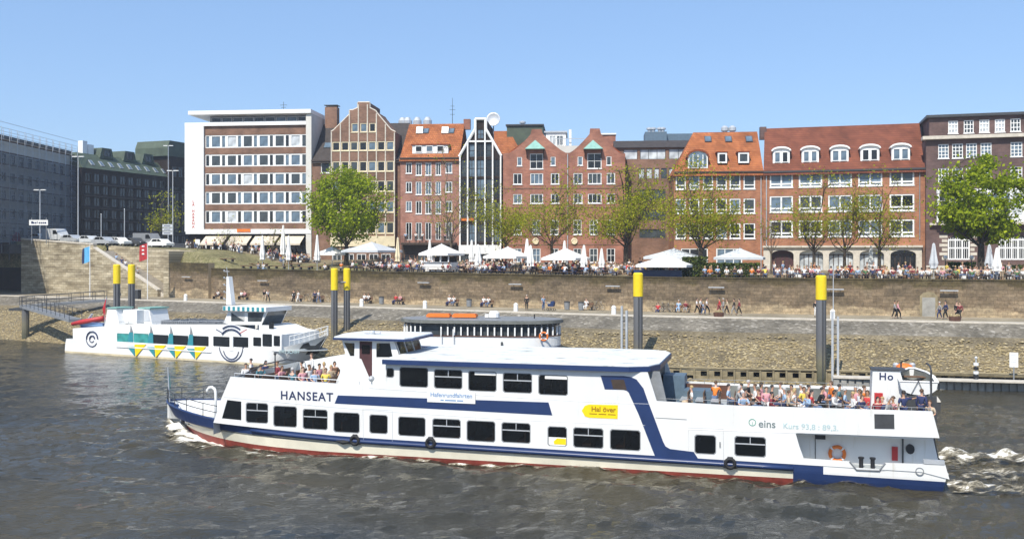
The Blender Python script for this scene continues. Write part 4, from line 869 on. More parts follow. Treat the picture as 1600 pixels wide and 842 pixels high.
# ------------------------------------------------------------------ the passenger ferry
SH = Frame(502, 53.2, R(15.1), 0.0); SH.X0 = -10.57
ferry = SH.root('passenger_ferry', 'long white two deck passenger ferry with navy swoosh and stripe, under way', 'ferry')
W = 8.4; CY = 4.2; US = 32.1
def sheer(u): return 1.06 + .84*max(0, (3-u)/15.7)**1.5 - .22*max(0, (u-3)/29)
LEV = [(-.7,-10.2,.90), (0,-11.1,.972), (.18,-11.35,.985), (.0,-11.9,.998), (0,-12.25,1.0), (0,-12.7,1.0)]   # z, tip, breadth factor; upper levels follow the sheer
def hull_z(k, u):
    b_ = max(0, min(1, (2-u)/13))
    if k < 3: return LEV[k][0] + (.32*max(0, -u/11) if k == 2 else 0)
    s = sheer(u); return s - (.40+.40*b_**1.6, .29+.42*b_**1.6, 0)[k-3]
def half(k, q): return CY*LEV[k][2]*(1-(1-min(1, q))**2.2)**(.95 - .04*k)
mb = MB(); QN = 22; rows = []
for k in range(6):
    tip = LEV[k][1]; row = []
    for i in range(QN+1): q = (i/QN)**1.5; u = tip + (-1.5-tip)*q; row.append((u, half(k, q)))
    u = -1.5
    while u < US-1e-6: u = min(US, u+1.4); row.append((u, CY*LEV[k][2]*(1 - .012*max(0, (u-20)/12))))
    rows.append(row)
nr = len(rows[0])
for sg in (-1, 1):
    base = len(mb.v)
    for k in range(6):
        for u, h in rows[k]: mb.v.append((u + (.25*(hull_z(k,u))/1.2 - .25 if u > US-.01 else 0), CY + sg*h, hull_z(k, u)))
    for k in range(5):
        for i in range(nr-1):
            uu = rows[k][i][0]; mat = (0, 0, 1, 2, 3)[k]
            if uu > 24.6: mat = 4 if k >= 3 and uu > 25.8 else 3
            mb.f.append((base+k*nr+i, base+k*nr+i+1, base+(k+1)*nr+i+1, base+(k+1)*nr+i)); mb.m.append(mat)
n6 = 6*nr
for k in range(5): mb.f.append((k*nr+nr-1, n6+k*nr+nr-1, n6+(k+1)*nr+nr-1, (k+1)*nr+nr-1)); mb.m.append(3)
hull = mb.build('hull', [M['hull_red'], M['cream_hull'] if 'cream_hull' in M else M['ship_white'], M['hull_grey'], M['navy'], M['ship_white']], ferry, smooth=False)
# main deck plate
def hb(k, u):
    t = LEV[k][1]
    return half(k, (u-t)/(-1.5-t)) if u > t and u < -1.5 else (CY*LEV[k][2] if u >= -1.5 else 0)
mb = MB(); top = rows[5]; tq = [(u, hb(3, u)) for u, h in top if u > LEV[3][1]+.3]; pl = [(u, CY-max(.02,h-.12)) for u, h in tq] + [(u, CY+max(.02,h-.12)) for u, h in tq[::-1]]
mb.prismz([(u, y) for u, y in pl if u > -12.3], .75, .80); mb.build('main_deck', M['deck_paint'], ferry)
# rubbing strake: a fat navy moulding along the side
for sg, nm in ((-1, 'rubbing_strake'), (1, 'rubbing_strake')):
    mb = MB(); pts = [(u, CY+sg*(h+.05), sheer(u)-.20) for u, h in rows[5] if u > -4.5 and u < 25.5]; mb.tube(pts, .11, 8); mb.build(nm, M['navy'], ferry, smooth=True)
    mb = MB(); pts = [(u, CY+sg*(h*LEV[3][2]+.05), sheer(u)-.35) for u, h in rows[5] if u > -3 and u < 25.5]; mb.tube(pts, .04, 6); mb.build('lower_strake', M['hull_grey'], ferry, smooth=True)
# bulwark inside at the bow (white inner face) and cap rail
for sg in (-1, 1):
    mb = MB(); bp = [(u, CY+sg*max(0, h-.10), sheer(u), CY+sg*max(0, hb(3,u)-.13)) for u, h in top if u < -6.2]
    for (a, b) in zip(bp, bp[1:]): mb.add([(a[0],a[3],.78),(b[0],b[3],.78),(b[0],b[1],b[2]+.01),(a[0],a[1],a[2]+.01)], [(0,1,2,3)])
    mb.build('bulwark_lining', M['ship_white'], ferry, fix=False)
    mb = MB(); mb.tube([(u, CY+sg*max(0, h-.05), sheer(u)+.02) for u, h in top if u < -6.0], .07, 6); mb.build('cap_rail', M['navy'], ferry)
    mb = MB(); rl = [(u, CY+sg*max(0, h-.10), sheer(u)) for u, h in top if u < -6.6]
    for hh in (.42, .80): mb.tube([(u, y, z+hh) for u, y, z in rl], .025, 6)
    for q in rl[::3]: mb.tube([q, (q[0], q[1], q[2]+.80)], .025, 6)
    mb.build('bow_rail', M['dark_metal'], ferry)
mb = MB(); x, y_ = -12.55, CY; mb.tube([(x,y_,1.8),(x-.12,y_,4.0)], [.05,.03], 6); mb.build('jack_staff', M['light_metal'], ferry)
mb = MB(); mb.add([(x-.12,y_,3.9),(x-.10,y_+.2,3.3),(x-.06,y_+.22,2.7),(x-.02,y_+.05,2.5),(x-.05,y_,2.9)], [(0,1,2,3,4)]); mb.build('furled_pennant', M['copper_green'], ferry, fix=False)
# swan neck vent and mooring bitts on the fore deck
mb = MB(); mb.tube([(-8.0,2.2,.8),(-8.0,2.2,2.85),(-8.06,2.2,3.05),(-8.25,2.2,3.16),(-8.45,2.2,3.12),(-8.58,2.2,2.95),(-8.62,2.2,2.75)], .085, 8); mb.build('deck_vent', M['white'], ferry, smooth=True)
for u in (-10.5,-10.0):
    mb = MB(); mb.lathe([(.11,0),(.11,.55),(.15,.58),(.15,.66)], 10, (u,2.6,.8)); mb.build('bitt', M['black'], ferry)
# ---- side plates: outline read off the photograph on the side plane, then real plates on both sides
z_st = lambda u: sheer(u)+.004
def pp(l): return SH.pts(l)
fw = SH.u(337)
top_pts = pp([(345,624),(360,588.5),(450,594),(561,601.5)])
b_top = [(603,566)]
uf, uc = SH.u(603), SH.u(1012)
ZR = 5.13
poly = [(fw-.15, sheer(fw)+.01)] + top_pts + [(uf-.02, SH.z(561,601.5)-.02), (uf, ZR), (uc, ZR), SH.uv(1026,626.5), SH.uv(1150,633.5), SH.uv(1457,642.5), SH.uv(1468,684), SH.uv(1243,676), SH.uv(1249,697), SH.uv(1256,716), SH.uv(1327.6,720.7), SH.uv(1338.4,733.2), SH.uv(1374,734.6), SH.uv(1383,723), SH.uv(1477,726), SH.uv(1483.6,748.5)]
ub = SH.u(1483.6)
u = ub - 1.2
while u > fw: poly.append((u, z_st(u))); u -= 1.5
LW = [(384,629,419,661,1),(427,634,464,667,0),(473,639,512,671,1),(521,644,562,676,0),(577,647.5,606,677.5,2),(622,651,665,681.5,0),(675.5,654,720,684.5,1),(729,657,774,690,0),(783.5,660,829,692,1),(855.5,666,886,697,3),(895.5,668,943,700,1),(953,671,1001,703.5,0),(1085,679,1119,709.5,2),(1147.5,681.5,1197,713.5,1)]
UW = [(624,573.5,669,605,0),(678,577,722.5,607.5,1),(731.5,579.5,776,611.5,0),(785.5,582.5,831.5,614,1),(841,585.5,887.5,617.5,0),(602.5,574.5,616,590,0)]
def rect_px(a, t, b, d):
    u0, u1 = SH.u(a), SH.u(b); m = (a+b)/2
    return u0, SH.z(m, d), u1, SH.z(m, t)
def rr(u0, z0, u1, z1, r=.09):
    return [(u0+r,z0),(u1-r,z0),(u1,z0+r),(u1,z1-r),(u1-r,z1),(u0+r,z1),(u0,z1-r),(u0,z0+r)]
bow_win = [SH.uv(346.5,653.5), SH.uv(377,656.5), SH.uv(377,627), SH.uv(355,624.5)]
holes = [rr(*rect_px(*q[:4])) for q in LW+UW] + [bow_win]
def side(y0, y1, name):
    mb = MB(); mb.plate(poly, holes, y0, y1, back=True); return mb.build(name, M['ship_white'], ferry)
side(0.0, .10, 'side_wall')
mbf = MB(); mbf.plate(poly, holes, W, W-.10, back=True); mbf.build('side_wall', M['ship_white'], ferry)
def ship_window(q, y, out, kind):
    u0, z0, u1, z1 = q
    mb = MB(); mb.prism(rr(u0+.005,z0+.005,u1-.005,z1-.005), y+.045*out, y+.075*out); o = mb.build('cabin_window' if kind != 2 else 'door_window', M['glass_ship'], ferry)
    mb = MB(); A = rr(u0,z0,u1,z1); B = rr(u0+.04,z0+.04,u1-.04,z1-.04); 
    yy = sorted((y+.012*out, y+.05*out))
    for i in range(8): j = (i+1) % 8; mb.add([(A[i][0]*.999+.001*B[i][0],yy[0],A[i][1]),(A[j][0],yy[0],A[j][1]),(B[j][0],yy[0],B[j][1]),(B[i][0],yy[0],B[i][1]),(B[i][0],yy[1],B[i][1]),(B[j][0],yy[1],B[j][1])], [(0,1,2,3),(3,2,5,4)])
    mb.build('frame', M['grey_metal'], o)
    if kind == 1:
        mb = MB(); zm = z0+(z1-z0)*.62; y_ = sorted((y+.02*out, y+.044*out)); mb.box(u0+.045,u1-.045,y_[0],y_[1],zm-.03,zm+.03); mb.box((u0+u1)/2-.02,(u0+u1)/2+.02,y_[0],y_[1],zm+.031,z1-.045); mb.build('sash_bar', M['light_metal'], o)
    return o
for q in LW:
    r_ = rect_px(*q[:4]); o = ship_window(r_, 0, 1, q[4]); ship_window(r_, W, -1, q[4])
    if q[4] == 3:
        u0, z0, u1, z1 = r_; mb = MB(); mb.box(u0+.05,u1-.05,.03,.044,z0+.04,z0+(z1-z0)*.45); ad = mb.build('poster', M['white'], o); mb = MB(); mb.prism([(u0+.35,z0+.10),(u1-.06,z0+.10),(u1-.06,z0+(z1-z0)*.40),(u0+.5,z0+(z1-z0)*.40),(u0+.32,z0+.25)], .02, .029); mb.build('poster_print', M['sign_yellow'], o)
for q in UW: r_ = rect_px(*q[:4]); ship_window(r_, 0, 1, q[4]); ship_window(r_, W, -1, q[4])
for y0, y1 in ((.045,.075),(W-.075,W-.045)):
    mb = MB(); mb.prism([(a+.0,b) for a, b in bow_win], y0, y1); mb.build('cabin_window', M['glass_ship'], ferry)
# white roller blinds half lowered in two upper windows
for q in (UW[2], UW[4]):
    u0, z0, u1, z1 = rect_px(*q[:4]); mb = MB(); mb.box(u0+.35,u1-.06,.03,.043,z1-.22,z1-.06); mb.build('window_blind', M['canvas'], ferry)
# front wall of the lower cabin (sloping, with three windows), decks and inner walls
a0, a1 = (fw-.15, sheer(fw)), SH.uv(360,588.5)
def on_front(t, y): return (a0[0]+(a1[0]-a0[0])*t, y, a0[1]+(a1[1]-a0[1])*t)
mb = MB(); mb.add([on_front(0,.0),on_front(0,W),on_front(1,W),on_front(1,.0)], [(0,1,2,3)]); mb.add([(on_front(0,0)[0],0,.8),(on_front(0,0)[0],W,.8),on_front(0,W),on_front(0,0)], [(0,1,2,3)]); mb.build('front_wall', M['ship_white'], ferry)
for i in range(3):
    y0, y1 = .5+i*2.55, 2.8+i*2.55; d = .03
    v = [on_front(.22,y0),on_front(.22,y1),on_front(.55,y1),on_front(.55,y0)]; v = [(x-d,y,z) for x, y, z in v]; mb = MB(); mb.add(v+[(x+d*.8,y,z) for x, y, z in v], [(0,1,2,3),(0,1,5,4),(1,2,6,5),(2,3,7,6),(3,0,4,7)]); mb.build('front_window', M['glass_ship'], ferry)
ZD = 2.72; ZF = 3.18
uA = SH.u(1243)
mb = MB(); mb.box(a1[0]+.1, uf, .11, W-.11, ZF-.12, ZF); mb.build('fore_deck', M['deck_paint'], ferry)
mb = MB(); mb.box(SH.u(1022), SH.u(1460), .11, W-.11, ZD-.12, ZD); mb.build('sun_deck', M['deck_paint'], ferry)
mb = MB(); mb.box(uf, SH.u(1022), .11, W-.11, ZF-.35, ZF-.25); mb.build('saloon_floor', M['deck_paint'], ferry)
# cabin lining: dark interior volumes behind the glass
seat = MB(); seat.box(-.24,.24,-.62,.62,.38,.46); seat.box(.18,.25,-.62,.62,.46,1.0); seat.box(-.2,.2,-.5,-.44,0,.38); seat.box(-.2,.2,.44,.5,0,.38); seat_me = seat.mesh('saloon_seat', M['brown_wood'])
for i in range(15):
    for y in (1.0, 2.4, 5.9, 7.3): link('saloon_seat', seat_me, ferry, (fw+2.2+i*1.75, y, .81))
for i in range(8):
    for y in (1.0, 2.4, 5.9, 7.3): link('saloon_seat', seat_me, ferry, (uf+.8+i*1.75, y, ZF-.24))
mb = MB(); mb.box(uA-.4, uA-.31, .12, W-.12, .81, ZD-.13); mb.build('saloon_bulkhead', M['brown_wood'], ferry)
mb = MB(); mb.box(uf-.06, uf+.04, .1, W-.1, ZF, ZR); mb.build('cabin_front', M['ship_white'], ferry)
mb = MB(); mb.box(uc-.09, uc-.02, .1, W-.1, ZD, ZR); mb.build('cabin_back', M['dark_metal'], ferry)
# aft structure: open stair landing in blue grey under the roof end
u0 = uc; mb = MB(); mb.add([(uc+.05,.5,ZR),(uc+.05,.5,ZD),(uc+1.1,.5,ZD),(uc+.55,.5,ZR),(uc+.05,.62,ZR),(uc+.05,.62,ZD),(uc+1.1,.62,ZD),(uc+.55,.62,ZR)], [(0,1,2,3),(7,6,5,4),(3,2,6,7)]); mb.build('stair_screen', M['grey_metal'], ferry)
mb = MB(); mb.box(uc+1.3, uc+3.1, 5.6, 7.9, ZD, ZD+.8); mb.box(uc+.1, uc+1.3, 6.3, 7.9, ZD, ZD+1.5); mb.build('stair_housing', M['blue_grey'], ferry)
mb = MB(); mb.box(SH.u(1062,6.9), SH.u(1112,6.9), 7.0, 7.1, ZD, ZD+1.0); mb.build('wood_screen', M['brown_wood'], ferry)
for x0, x1, mt in ((1050,1140,'brown_wood'),(1141,1452,'hull_grey')): mb = MB(); mb.box(SH.u(x0,W), SH.u(x1,W), W-.15, W-.12, ZD, 3.52); mb.build('bulwark_lining', M[mt], ferry)
# roof of the upper cabin: white top, navy edge, overhanging, rounded aft corners
ra, rb = SH.u(600), SH.u(1047,6.2)
def roof_poly(d): return [(ra-d,-.28-d+.0),(rb-1.4+d,-.28-d),(rb-.4+d,.2-d),(rb+d,1.3-d),(rb+d,W-1.3+d),(rb-.4+d,W-.2+d),(rb-1.4+d,W+.28+d),(ra-d,W+.28+d)]
zb = SH.z(700, 577.0, -.28)
RZ = (ZR+.02, ZR+.27)
mb = MB(); mb.prismz(roof_poly(0), *RZ); mb.build('roof_edge', M['navy'], ferry)
mb = MB(); mb.prismz(roof_poly(-.06), RZ[1]+.003, RZ[1]+.045); 
m, nt, b = newmat('cabin_roof_paint'); t = N(nt, 'TexCoord'); n = N(nt, 'TexNoise', Scale=1.1, Detail=9.0, Roughness=.7); mp = N(nt, 'Mapping'); mp.inputs['Scale'].default_value = (.5,1.6,1); nt.links.new(t.outputs['Object'], mp.inputs[0]); nt.links.new(mp.outputs[0], n.inputs[0])
nt.links.new(ramp(nt, n.outputs[0], [(.36, (.16,.17,.12)), (.42, (.62,.63,.60)), (.62, (.78,.79,.78))]), b.inputs['Base Color']); b.inputs['Roughness'].default_value = .6; M['cabin_roof'] = m
mb.build('roof', M['cabin_roof'], ferry)
# ---- painted markings: thin plates just proud of the side
def decal(name, pts, mat, y=-.012, holes_=(), px=True):
    mb = MB(); mb.plate(pp(pts) if px else pts, [pp(h) if px else h for h in holes_], y, -.001); return mb.build(name, M[mat], ferry)
decal('navy_stripe', [(528,617.3),(857,628.3),(863,648.5),(523,630)], 'navy')
sw = [(938.4,586.5),(975,587),(986,588.8),(994.6,592.6),(1005.4,606.5),(1013,628),(1022.4,652.8),(1036.3,690),(1040,697),(1047,701),(1084,705.5),(1098,727.6),(1031.7,722.5),(1025,716),(1019.3,702),(997.7,646.6),(982.2,612.7),(979,610),(974,608.6),(945,608)]
decal('navy_swoosh', sw, 'navy')
decal('swoosh_recess_shade', [(954.5,592.6),(975,592.8),(979.5,609),(958,607)], 'brown_frame', -.022)  # flat dark plate; the shade of the recess is put into its colour
# knuckle lines and door outlines
def line(name, pts, mat='grey_metal', r=.012): mb = MB(); mb.tube([(a, -.004, b) for a, b in pp(pts)], r, 5); mb.build(name, M[mat], ferry)
line('seam', [(350,620),(500,634),(612,643),(800,655),(1008,664)], 'light_metal'); line('seam', [(577,606),(700,614),(935,628),(1020,631)], 'light_metal'); line('seam', [(1024,652),(1073,655)], 'grey_metal', .02); line('seam', [(1075,670),(1125,672),(1245,676)], 'light_metal', .015)
line('door_outline', [(568,690),(567,638),(613,641),(613,694)], 'light_metal'); line('door_outline', [(1076,727),(1076,668),(1130,670),(1131,730)], 'light_metal', .009)
mb = MB(); q = SH.uv(1125,694); mb.box(q[0]-.03,q[0]+.03,-.05,-.002,q[1]-.13,q[1]+.13); mb.build('door_handle', M['grey_metal'], ferry)
lettering('ship_name', 'HANSEAT', .66, M['lettering_navy'], ferry, (SH.u(479), -.006, SH.z(479,619.3)), sx=1.0, bold=.012, spacing=1.16)
mb = MB(); q0, q1 = SH.uv(668,630), SH.uv(743,612.5); mb.box(q0[0],q1[0],-.05,-.02,SH.z(706,629),SH.z(706,611)); sb = mb.build('sign_board', M['white'], ferry)
o = lettering('sign_text', 'Hafenrundfahrten', .33, M['lettering_blue'], sb, (SH.u(705.5), -.054, SH.z(706,617.3)), bold=.004); mb = MB(); q = SH.uv(706,625.2)
for i, w_ in enumerate((.18,.62,.34)): x = q[0]-.62+(0,.25,.93)[i]; mb.box(x,x+w_,-.056,-.051,q[1]-.035,q[1]+.035)
mb.build('small_print', M['lettering_blue'], sb)
ys = [(909,641)] + [(914,633.5),(920,631.5),(965.5,632.5),(965,654),(920,652),(914,650)]
o = decal('yellow_sign', ys, 'sign_yellow', -.014); lettering('sign_text', 'Hal över', .36, M['lettering_brown'], o, (SH.u(943), -.018, SH.z(943,639.5)), bold=.008); mb = MB(); q = SH.uv(942,646.8)
for i in range(3): mb.box(q[0]-.7+i*.48,q[0]-.7+i*.48+.40,-.019,-.0145,q[1]-.025,q[1]+.025)
mb.build('small_print', M['lettering_brown'], o)
lettering('side_text', 'eins', .52, M['lettering_grey'], ferry, (SH.u(1198.5), -.006, SH.z(1198,662.5)), bold=.006); mb = MB(); mb.torus((SH.u(1175.5),-.006,SH.z(1175.5,659.5)), .16, .018, 'y', 24, 6); mb.box(SH.u(1175.5)-.012,SH.u(1175.5)+.012,-.012,-.001,SH.z(1175.5,659.5)-.12,SH.z(1175.5,659.5)+.02); mb.build('ring_emblem', M['lettering_green'], ferry)
lettering('side_text', 'Kurs 93,8 : 89,3.', .37, M['lettering_pale'], ferry, (SH.u(1266.5), -.006, SH.z(1265,667)), bold=.004, spacing=1.04)
decal('black_panel', [(1366,646.5),(1397,647),(1397.5,669.5),(1366.5,669)], 'dark_metal', -.02)
# ---- aft recess: inner white bulkhead with gear
uR0, uR1 = uA-.1, SH.u(1462)
qa_, qb_ = SH.uv(1468,684), SH.uv(1483.6,748.5); mb = MB(); mb.prism([(uA-.3,.8),(qb_[0]-.2,.8),(qa_[0]-.12,qa_[1]),(qa_[0]-.12,ZD-.13),(uA-.3,ZD-.13)], 1.35, 1.45); mb.build('aft_bulkhead', M['ship_white'], ferry)
mb = MB(); mb.box(uA-.3, US-.7, .11, W-.11, ZD-.36, ZD-.125); mb.build('deck_underside', M['ship_white'], ferry)
mb = MB(); mb.box(uA-.32, uA-.2, .1, 1.35, .8, ZD-.2); mb.build('recess_end', M['ship_white'], ferry)
# stern closing plates
q0, q1, q2, q3 = SH.uv(1457,642.5), SH.uv(1468,684), SH.uv(1477,726), SH.uv(1483.6,748.5)
mb = MB(); mb.add([(q0[0],0,q0[1]),(q0[0],W,q0[1]),(q1[0],W,q1[1]),(q1[0],0,q1[1])], [(0,1,2,3)]); mb.add([(q0[0]-.12,0.1,q0[1]),(q0[0]-.12,W-.1,q0[1]),(q1[0]-.12,W-.1,q1[1]),(q1[0]-.12,.1,q1[1])], [(3,2,1,0)]); mb.add([(q2[0],0,q2[1]),(q2[0],W,q2[1]),(q3[0],W,q3[1]),(q3[0],0,q3[1])], [(0,1,2,3)]); mb.add([(q1[0]-.06,1.3,q1[1]),(q1[0]-.06,W-.1,q1[1]),(q2[0]-.06,W-.1,q2[1]),(q2[0]-.06,1.3,q2[1])], [(0,1,2,3)]); mb.build('stern_plate', M['ship_white'], ferry)
def buoy(u, y, z, parent, R_=.30):
    mb = MB(); mb.torus((0,0,0), R_, .085, 'y', 20, 8); o = mb.build('lifebuoy', M['orange'], parent, smooth=True); o.location = (u,y,z)
    mb = MB()
    for k in range(4): a = math.pi/4+k*math.pi/2; mb.ball((R_*math.cos(a),0,R_*math.sin(a)), (.10,.097,.10), 8, 5)
    mb.build('white_band', M['white'], o)
q = SH.uv(1308,708,1.3); buoy(q[0], 1.24, q[1], ferry, .34)
q = SH.uv(1398,708,1.3); mb = MB(); mb.box(q[0]-.13,q[0]+.13,1.2,1.345,q[1]-.33,q[1]+.33); mb.build('fire_extinguisher_box', M['red'], ferry)
q = SH.uv(1422,701,1.3); mb = MB(); mb.prism([(q[0]+.2*math.cos(i*math.pi/6), q[1]+.24*math.sin(i*math.pi/6)) for i in range(12)], 1.22, 1.345); mb.build('round_hatch', M['black'], ferry)
q = SH.uv(1410.5,705,1.3); mb = MB(); mb.box(q[0]-.035,q[0]+.035,1.25,1.34,.8,ZD-.37); mb.build('bulkhead_post', M['dark_metal'], ferry)
q = SH.uv(1274,700,1.3); mb = MB(); mb.box(q[0]-.015,q[0]+.015,1.31,1.345,.8,ZD-.37); mb.build('door_seam', M['dark_metal'], ferry)
q = SH.uv(1283,683,.9); mb = MB(); mb.box(q[0]-.25,q[0]+.2,.8,1.3,ZD-.7,ZD-.37); mb.build('loudspeaker', M['black'], ferry)
for x in (1345.5, 1363.5): q = SH.u(x,.5); mb = MB(); mb.lathe([(.10,0),(.10,.42),(.14,.44),(.14,.52)], 10, (q,.5,.8)); mb.build('bitt', M['black'], ferry)
nt_ = pp([(1327.6,720.7),(1338.4,733.2),(1374,734.6),(1383,723)]); mb = MB(); mb.tube([(a,-.01,b) for a, b in nt_], .04, 6); mb.build('fairlead_rim', M['grey_metal'], ferry)
q = SH.uv(1437,736); mb = MB(); mb.torus((q[0],-.006,q[1]), .17, .022, 'y', 18, 6); mb.build('porthole_rim', M['grey_metal'], ferry)
mb = MB(); a, b = SH.uv(1443,720), SH.uv(1476,724); mb.box(a[0],b[0],-.03,.2,a[1]-.12,a[1]+.06); mb.build('stern_fender', M['light_metal'], ferry)
# tyre fenders hanging on the strake, the fore one with a rolled mat
for x, y_ in ((556,687),(674,691),(1141,723)):
    q = SH.uv(x, y_); mb = MB(); mb.torus((q[0],-.14,q[1]), .22, .09, 'y', 16, 8); o = mb.build('fender_tyre', M['rubber'], ferry, smooth=True)
    mb = MB(); mb.tube([(q[0]-.3,-.1,q[1]-.2),(q[0]-.08,-.12,q[1]+.30),(q[0]+.08,-.12,q[1]+.30),(q[0]+.3,-.1,q[1]-.2)], .06, 6); mb.build('rope', M['black'], o)
q = SH.uv(535,688); mb = MB(); mb.tube([(q[0]-.3,-.12,q[1]),(q[0]+.1,-.14,q[1]-.06),(q[0]+.45,-.12,q[1]-.02)], [.05,.13,.07], 8); mb.build('rolled_mat', M['rubber'], ferry)
# ---- wheelhouse
Y0, Y1 = 2.35, 6.05
def wh(px, py, y=Y0): return SH.uv(px, py, y)
zr_ = wh(580, 531.5)[1]; uF, uB_ = wh(534,533)[0], wh(617,534)[0]; zs = wh(560,559)[1]
body = [(wh(519,598)[0], ZF), (wh(541,559)[0], zs), (uF, zr_), (uB_-.05, zr_), (uB_+.35, zs-.05), (uB_+.35, ZF)]
wins = [[wh(547,556),wh(553.5,556),wh(554,536),wh(537.5,535)], [wh(588,558),wh(613.5,558),wh(609,536),wh(588,536)]]
doorp = [wh(561.5,532.8),wh(561.5,560),wh(564.5,561),wh(577,590),wh(581.5,596),wh(581.5,533.5)]
mb = MB(); mb.plate(body, wins+[doorp], Y0, Y0+.09, back=True); wl = mb.build('wheelhouse', M['ship_white'], ferry)
mb = MB(); mb.plate(body, wins, Y1, Y1-.09, back=True); mb.build('far_side', M['ship_white'], wl)
for w_ in wins:
    mb = MB(); mb.prism(w_, Y0+.04, Y0+.06); mb.build('window', M['glass_ship'], wl); mb = MB(); mb.prism(w_, Y1-.06, Y1-.04); mb.build('window', M['glass_ship'], wl)
mb = MB(); mb.prism(doorp, Y0+.03, Y0+.07); mb.build('door', M['maroon'], wl)
mb = MB(); a, b = wh(564,536), wh(579,553); mb.box(a[0]+.05,b[0]-.05,Y0+.01,Y0+.028,b[1],a[1]-.1); mb.build('door_glass', M['glass_ship'], wl)
def slant(b0, b1, y0, y1, name, mat, d=.06):
    mb = MB(); mb.add([(b0[0],y0,b0[1]),(b0[0],y1,b0[1]),(b1[0],y1,b1[1]),(b1[0],y0,b1[1])], [(0,1,2,3)]); mb.add([(b0[0]+d,y0,b0[1]),(b0[0]+d,y1,b0[1]),(b1[0]+d,y1,b1[1]),(b1[0]+d,y0,b1[1])], [(3,2,1,0)]); return mb.build(name, M[mat], wl)
slant(body[0], body[1], Y0+.09, Y1-.09, 'front_panel', 'ship_white'); slant(body[4], body[5], Y0+.09, Y1-.09, 'rear_panel', 'ship_white', -.06)
for lo, hi in ((body[1], body[2]), (body[4], body[3])):
    for i in range(3):
        ya, yb = Y0+.14+i*1.18, Y0+.14+i*1.18+1.05
        L_ = lambda t: (lo[0]+(hi[0]-lo[0])*t, lo[1]+(hi[1]-lo[1])*t); slant(L_(.08), L_(.93), ya, yb, 'window', 'glass_ship', .03)
    for i in range(4): ya = Y0+.02+i*1.18; ya = min(ya, Y1-.14); slant(lo, hi, ya, ya+.12, 'window_post', 'ship_white', .05)
    slant(L_(0), L_(.08), Y0+.14, Y1-.14, 'window_sill', 'ship_white', .05); slant(L_(.93), L_(1), Y0+.14, Y1-.14, 'window_head', 'ship_white', .05)
mb = MB(); e = .42; mb.prismz([(wh(519,527)[0]+.25,Y0-e),(uB_+.75,Y0-e),(uB_+1.05,Y0+.2),(uB_+1.05,Y1-.2),(uB_+.75,Y1+e),(wh(519,527)[0]+.25,Y1+e),(wh(519,527)[0]-.15,CY)], zr_+.01, zr_+.13); o = mb.build('wheelhouse_roof', M['navy'], wl)
mb = MB(); mb.prismz([(wh(519,527)[0]+.3,Y0-e+.05),(uB_+.72,Y0-e+.05),(uB_+1.0,Y0+.25),(uB_+1.0,Y1-.25),(uB_+.72,Y1+e-.05),(wh(519,527)[0]+.3,Y1+e-.05),(wh(519,527)[0]-.1,CY)], zr_+.133, zr_+.20); mb.build('roof_top', M['roof_paint'], o)
q = SH.u(582,4); mb = MB(); mb.lathe([(.16,0),(.2,.12),(.12,.22)], 10, (q,4,zr_+.20)); mb.tube([(q-.5,4,zr_+.3),(q+.5,4,zr_+.3)], .06, 8); mb.tube([(q,4,zr_+.15),(q,4,zr_+.3)], .05, 6); mb.build('radar', M['light_metal'], o)
# searchlight and rails beside the wheelhouse
q = SH.u(581,1.2); mb = MB(); mb.tube([(q,1.2,ZF),(q,1.2,4.05)], .035, 6); mb.ball((q,1.15,4.15), (.17,.2,.17), 10, 6); mb.build('searchlight', M['light_metal'], ferry, smooth=True)
mb = MB(); a, b = a1[0]+.2, SH.u(560)
za, zb2 = SH.z(372,588)+.16, SH.z(555,601)+.18
mb.tube([(a,.12,za),(b,.12,zb2)], .025, 6)
for i in range(7): x = a+(b-a)*i/6; z = za+(zb2-za)*i/6; mb.tube([(x,.12,z-.25),(x,.12,z)], .02, 6)
mb.build('side_rail', M['light_metal'], ferry)
mb = MB(); mb.tube([(a+.2,.15,4.1),(a+.35,2.8,4.55),(a+.35,5.6,4.55),(a+.2,8.2,4.1)], .04, 6); mb.tube([(a+.3,4.2,3.2),(a+.3,4.2,5.0)], .04, 6); mb.ball((a+.3,4.2,5.05), .1, 8, 5); mb.build('fore_rail', M['dark_metal'], ferry)
# far side spray screen of the fore deck: white windbreak seen behind the passengers
mb = MB(); mb.prism([SH.uv(420,580,8.2),(SH.u(545,8.2),ZF+.3),(SH.u(545,8.2),4.75),SH.uv(425,573,8.2)], 8.32, 8.28); mb.build('windbreak', M['ship_white'], ferry)
# aft rails
mb = MB(); a, b = SH.u(1030), SH.u(1455); za, zb2 = SH.z(1030,626.5)+.12, SH.z(1455,642.5)+.14
for y in (.10, W-.10):
    mb.tube([(a,y,za),(b,y,zb2)], .014, 5)
    for i in range(16): x = a+(b-a)*i/15; z = za+(zb2-za)*i/15; mb.tube([(x,y,z-.25),(x,y,z)], .014, 5)
mb.tube([(b,.1,zb2),(b,W-.1,zb2)], .014, 5); mb.build('aft_rail', M['grey_metal'], ferry)
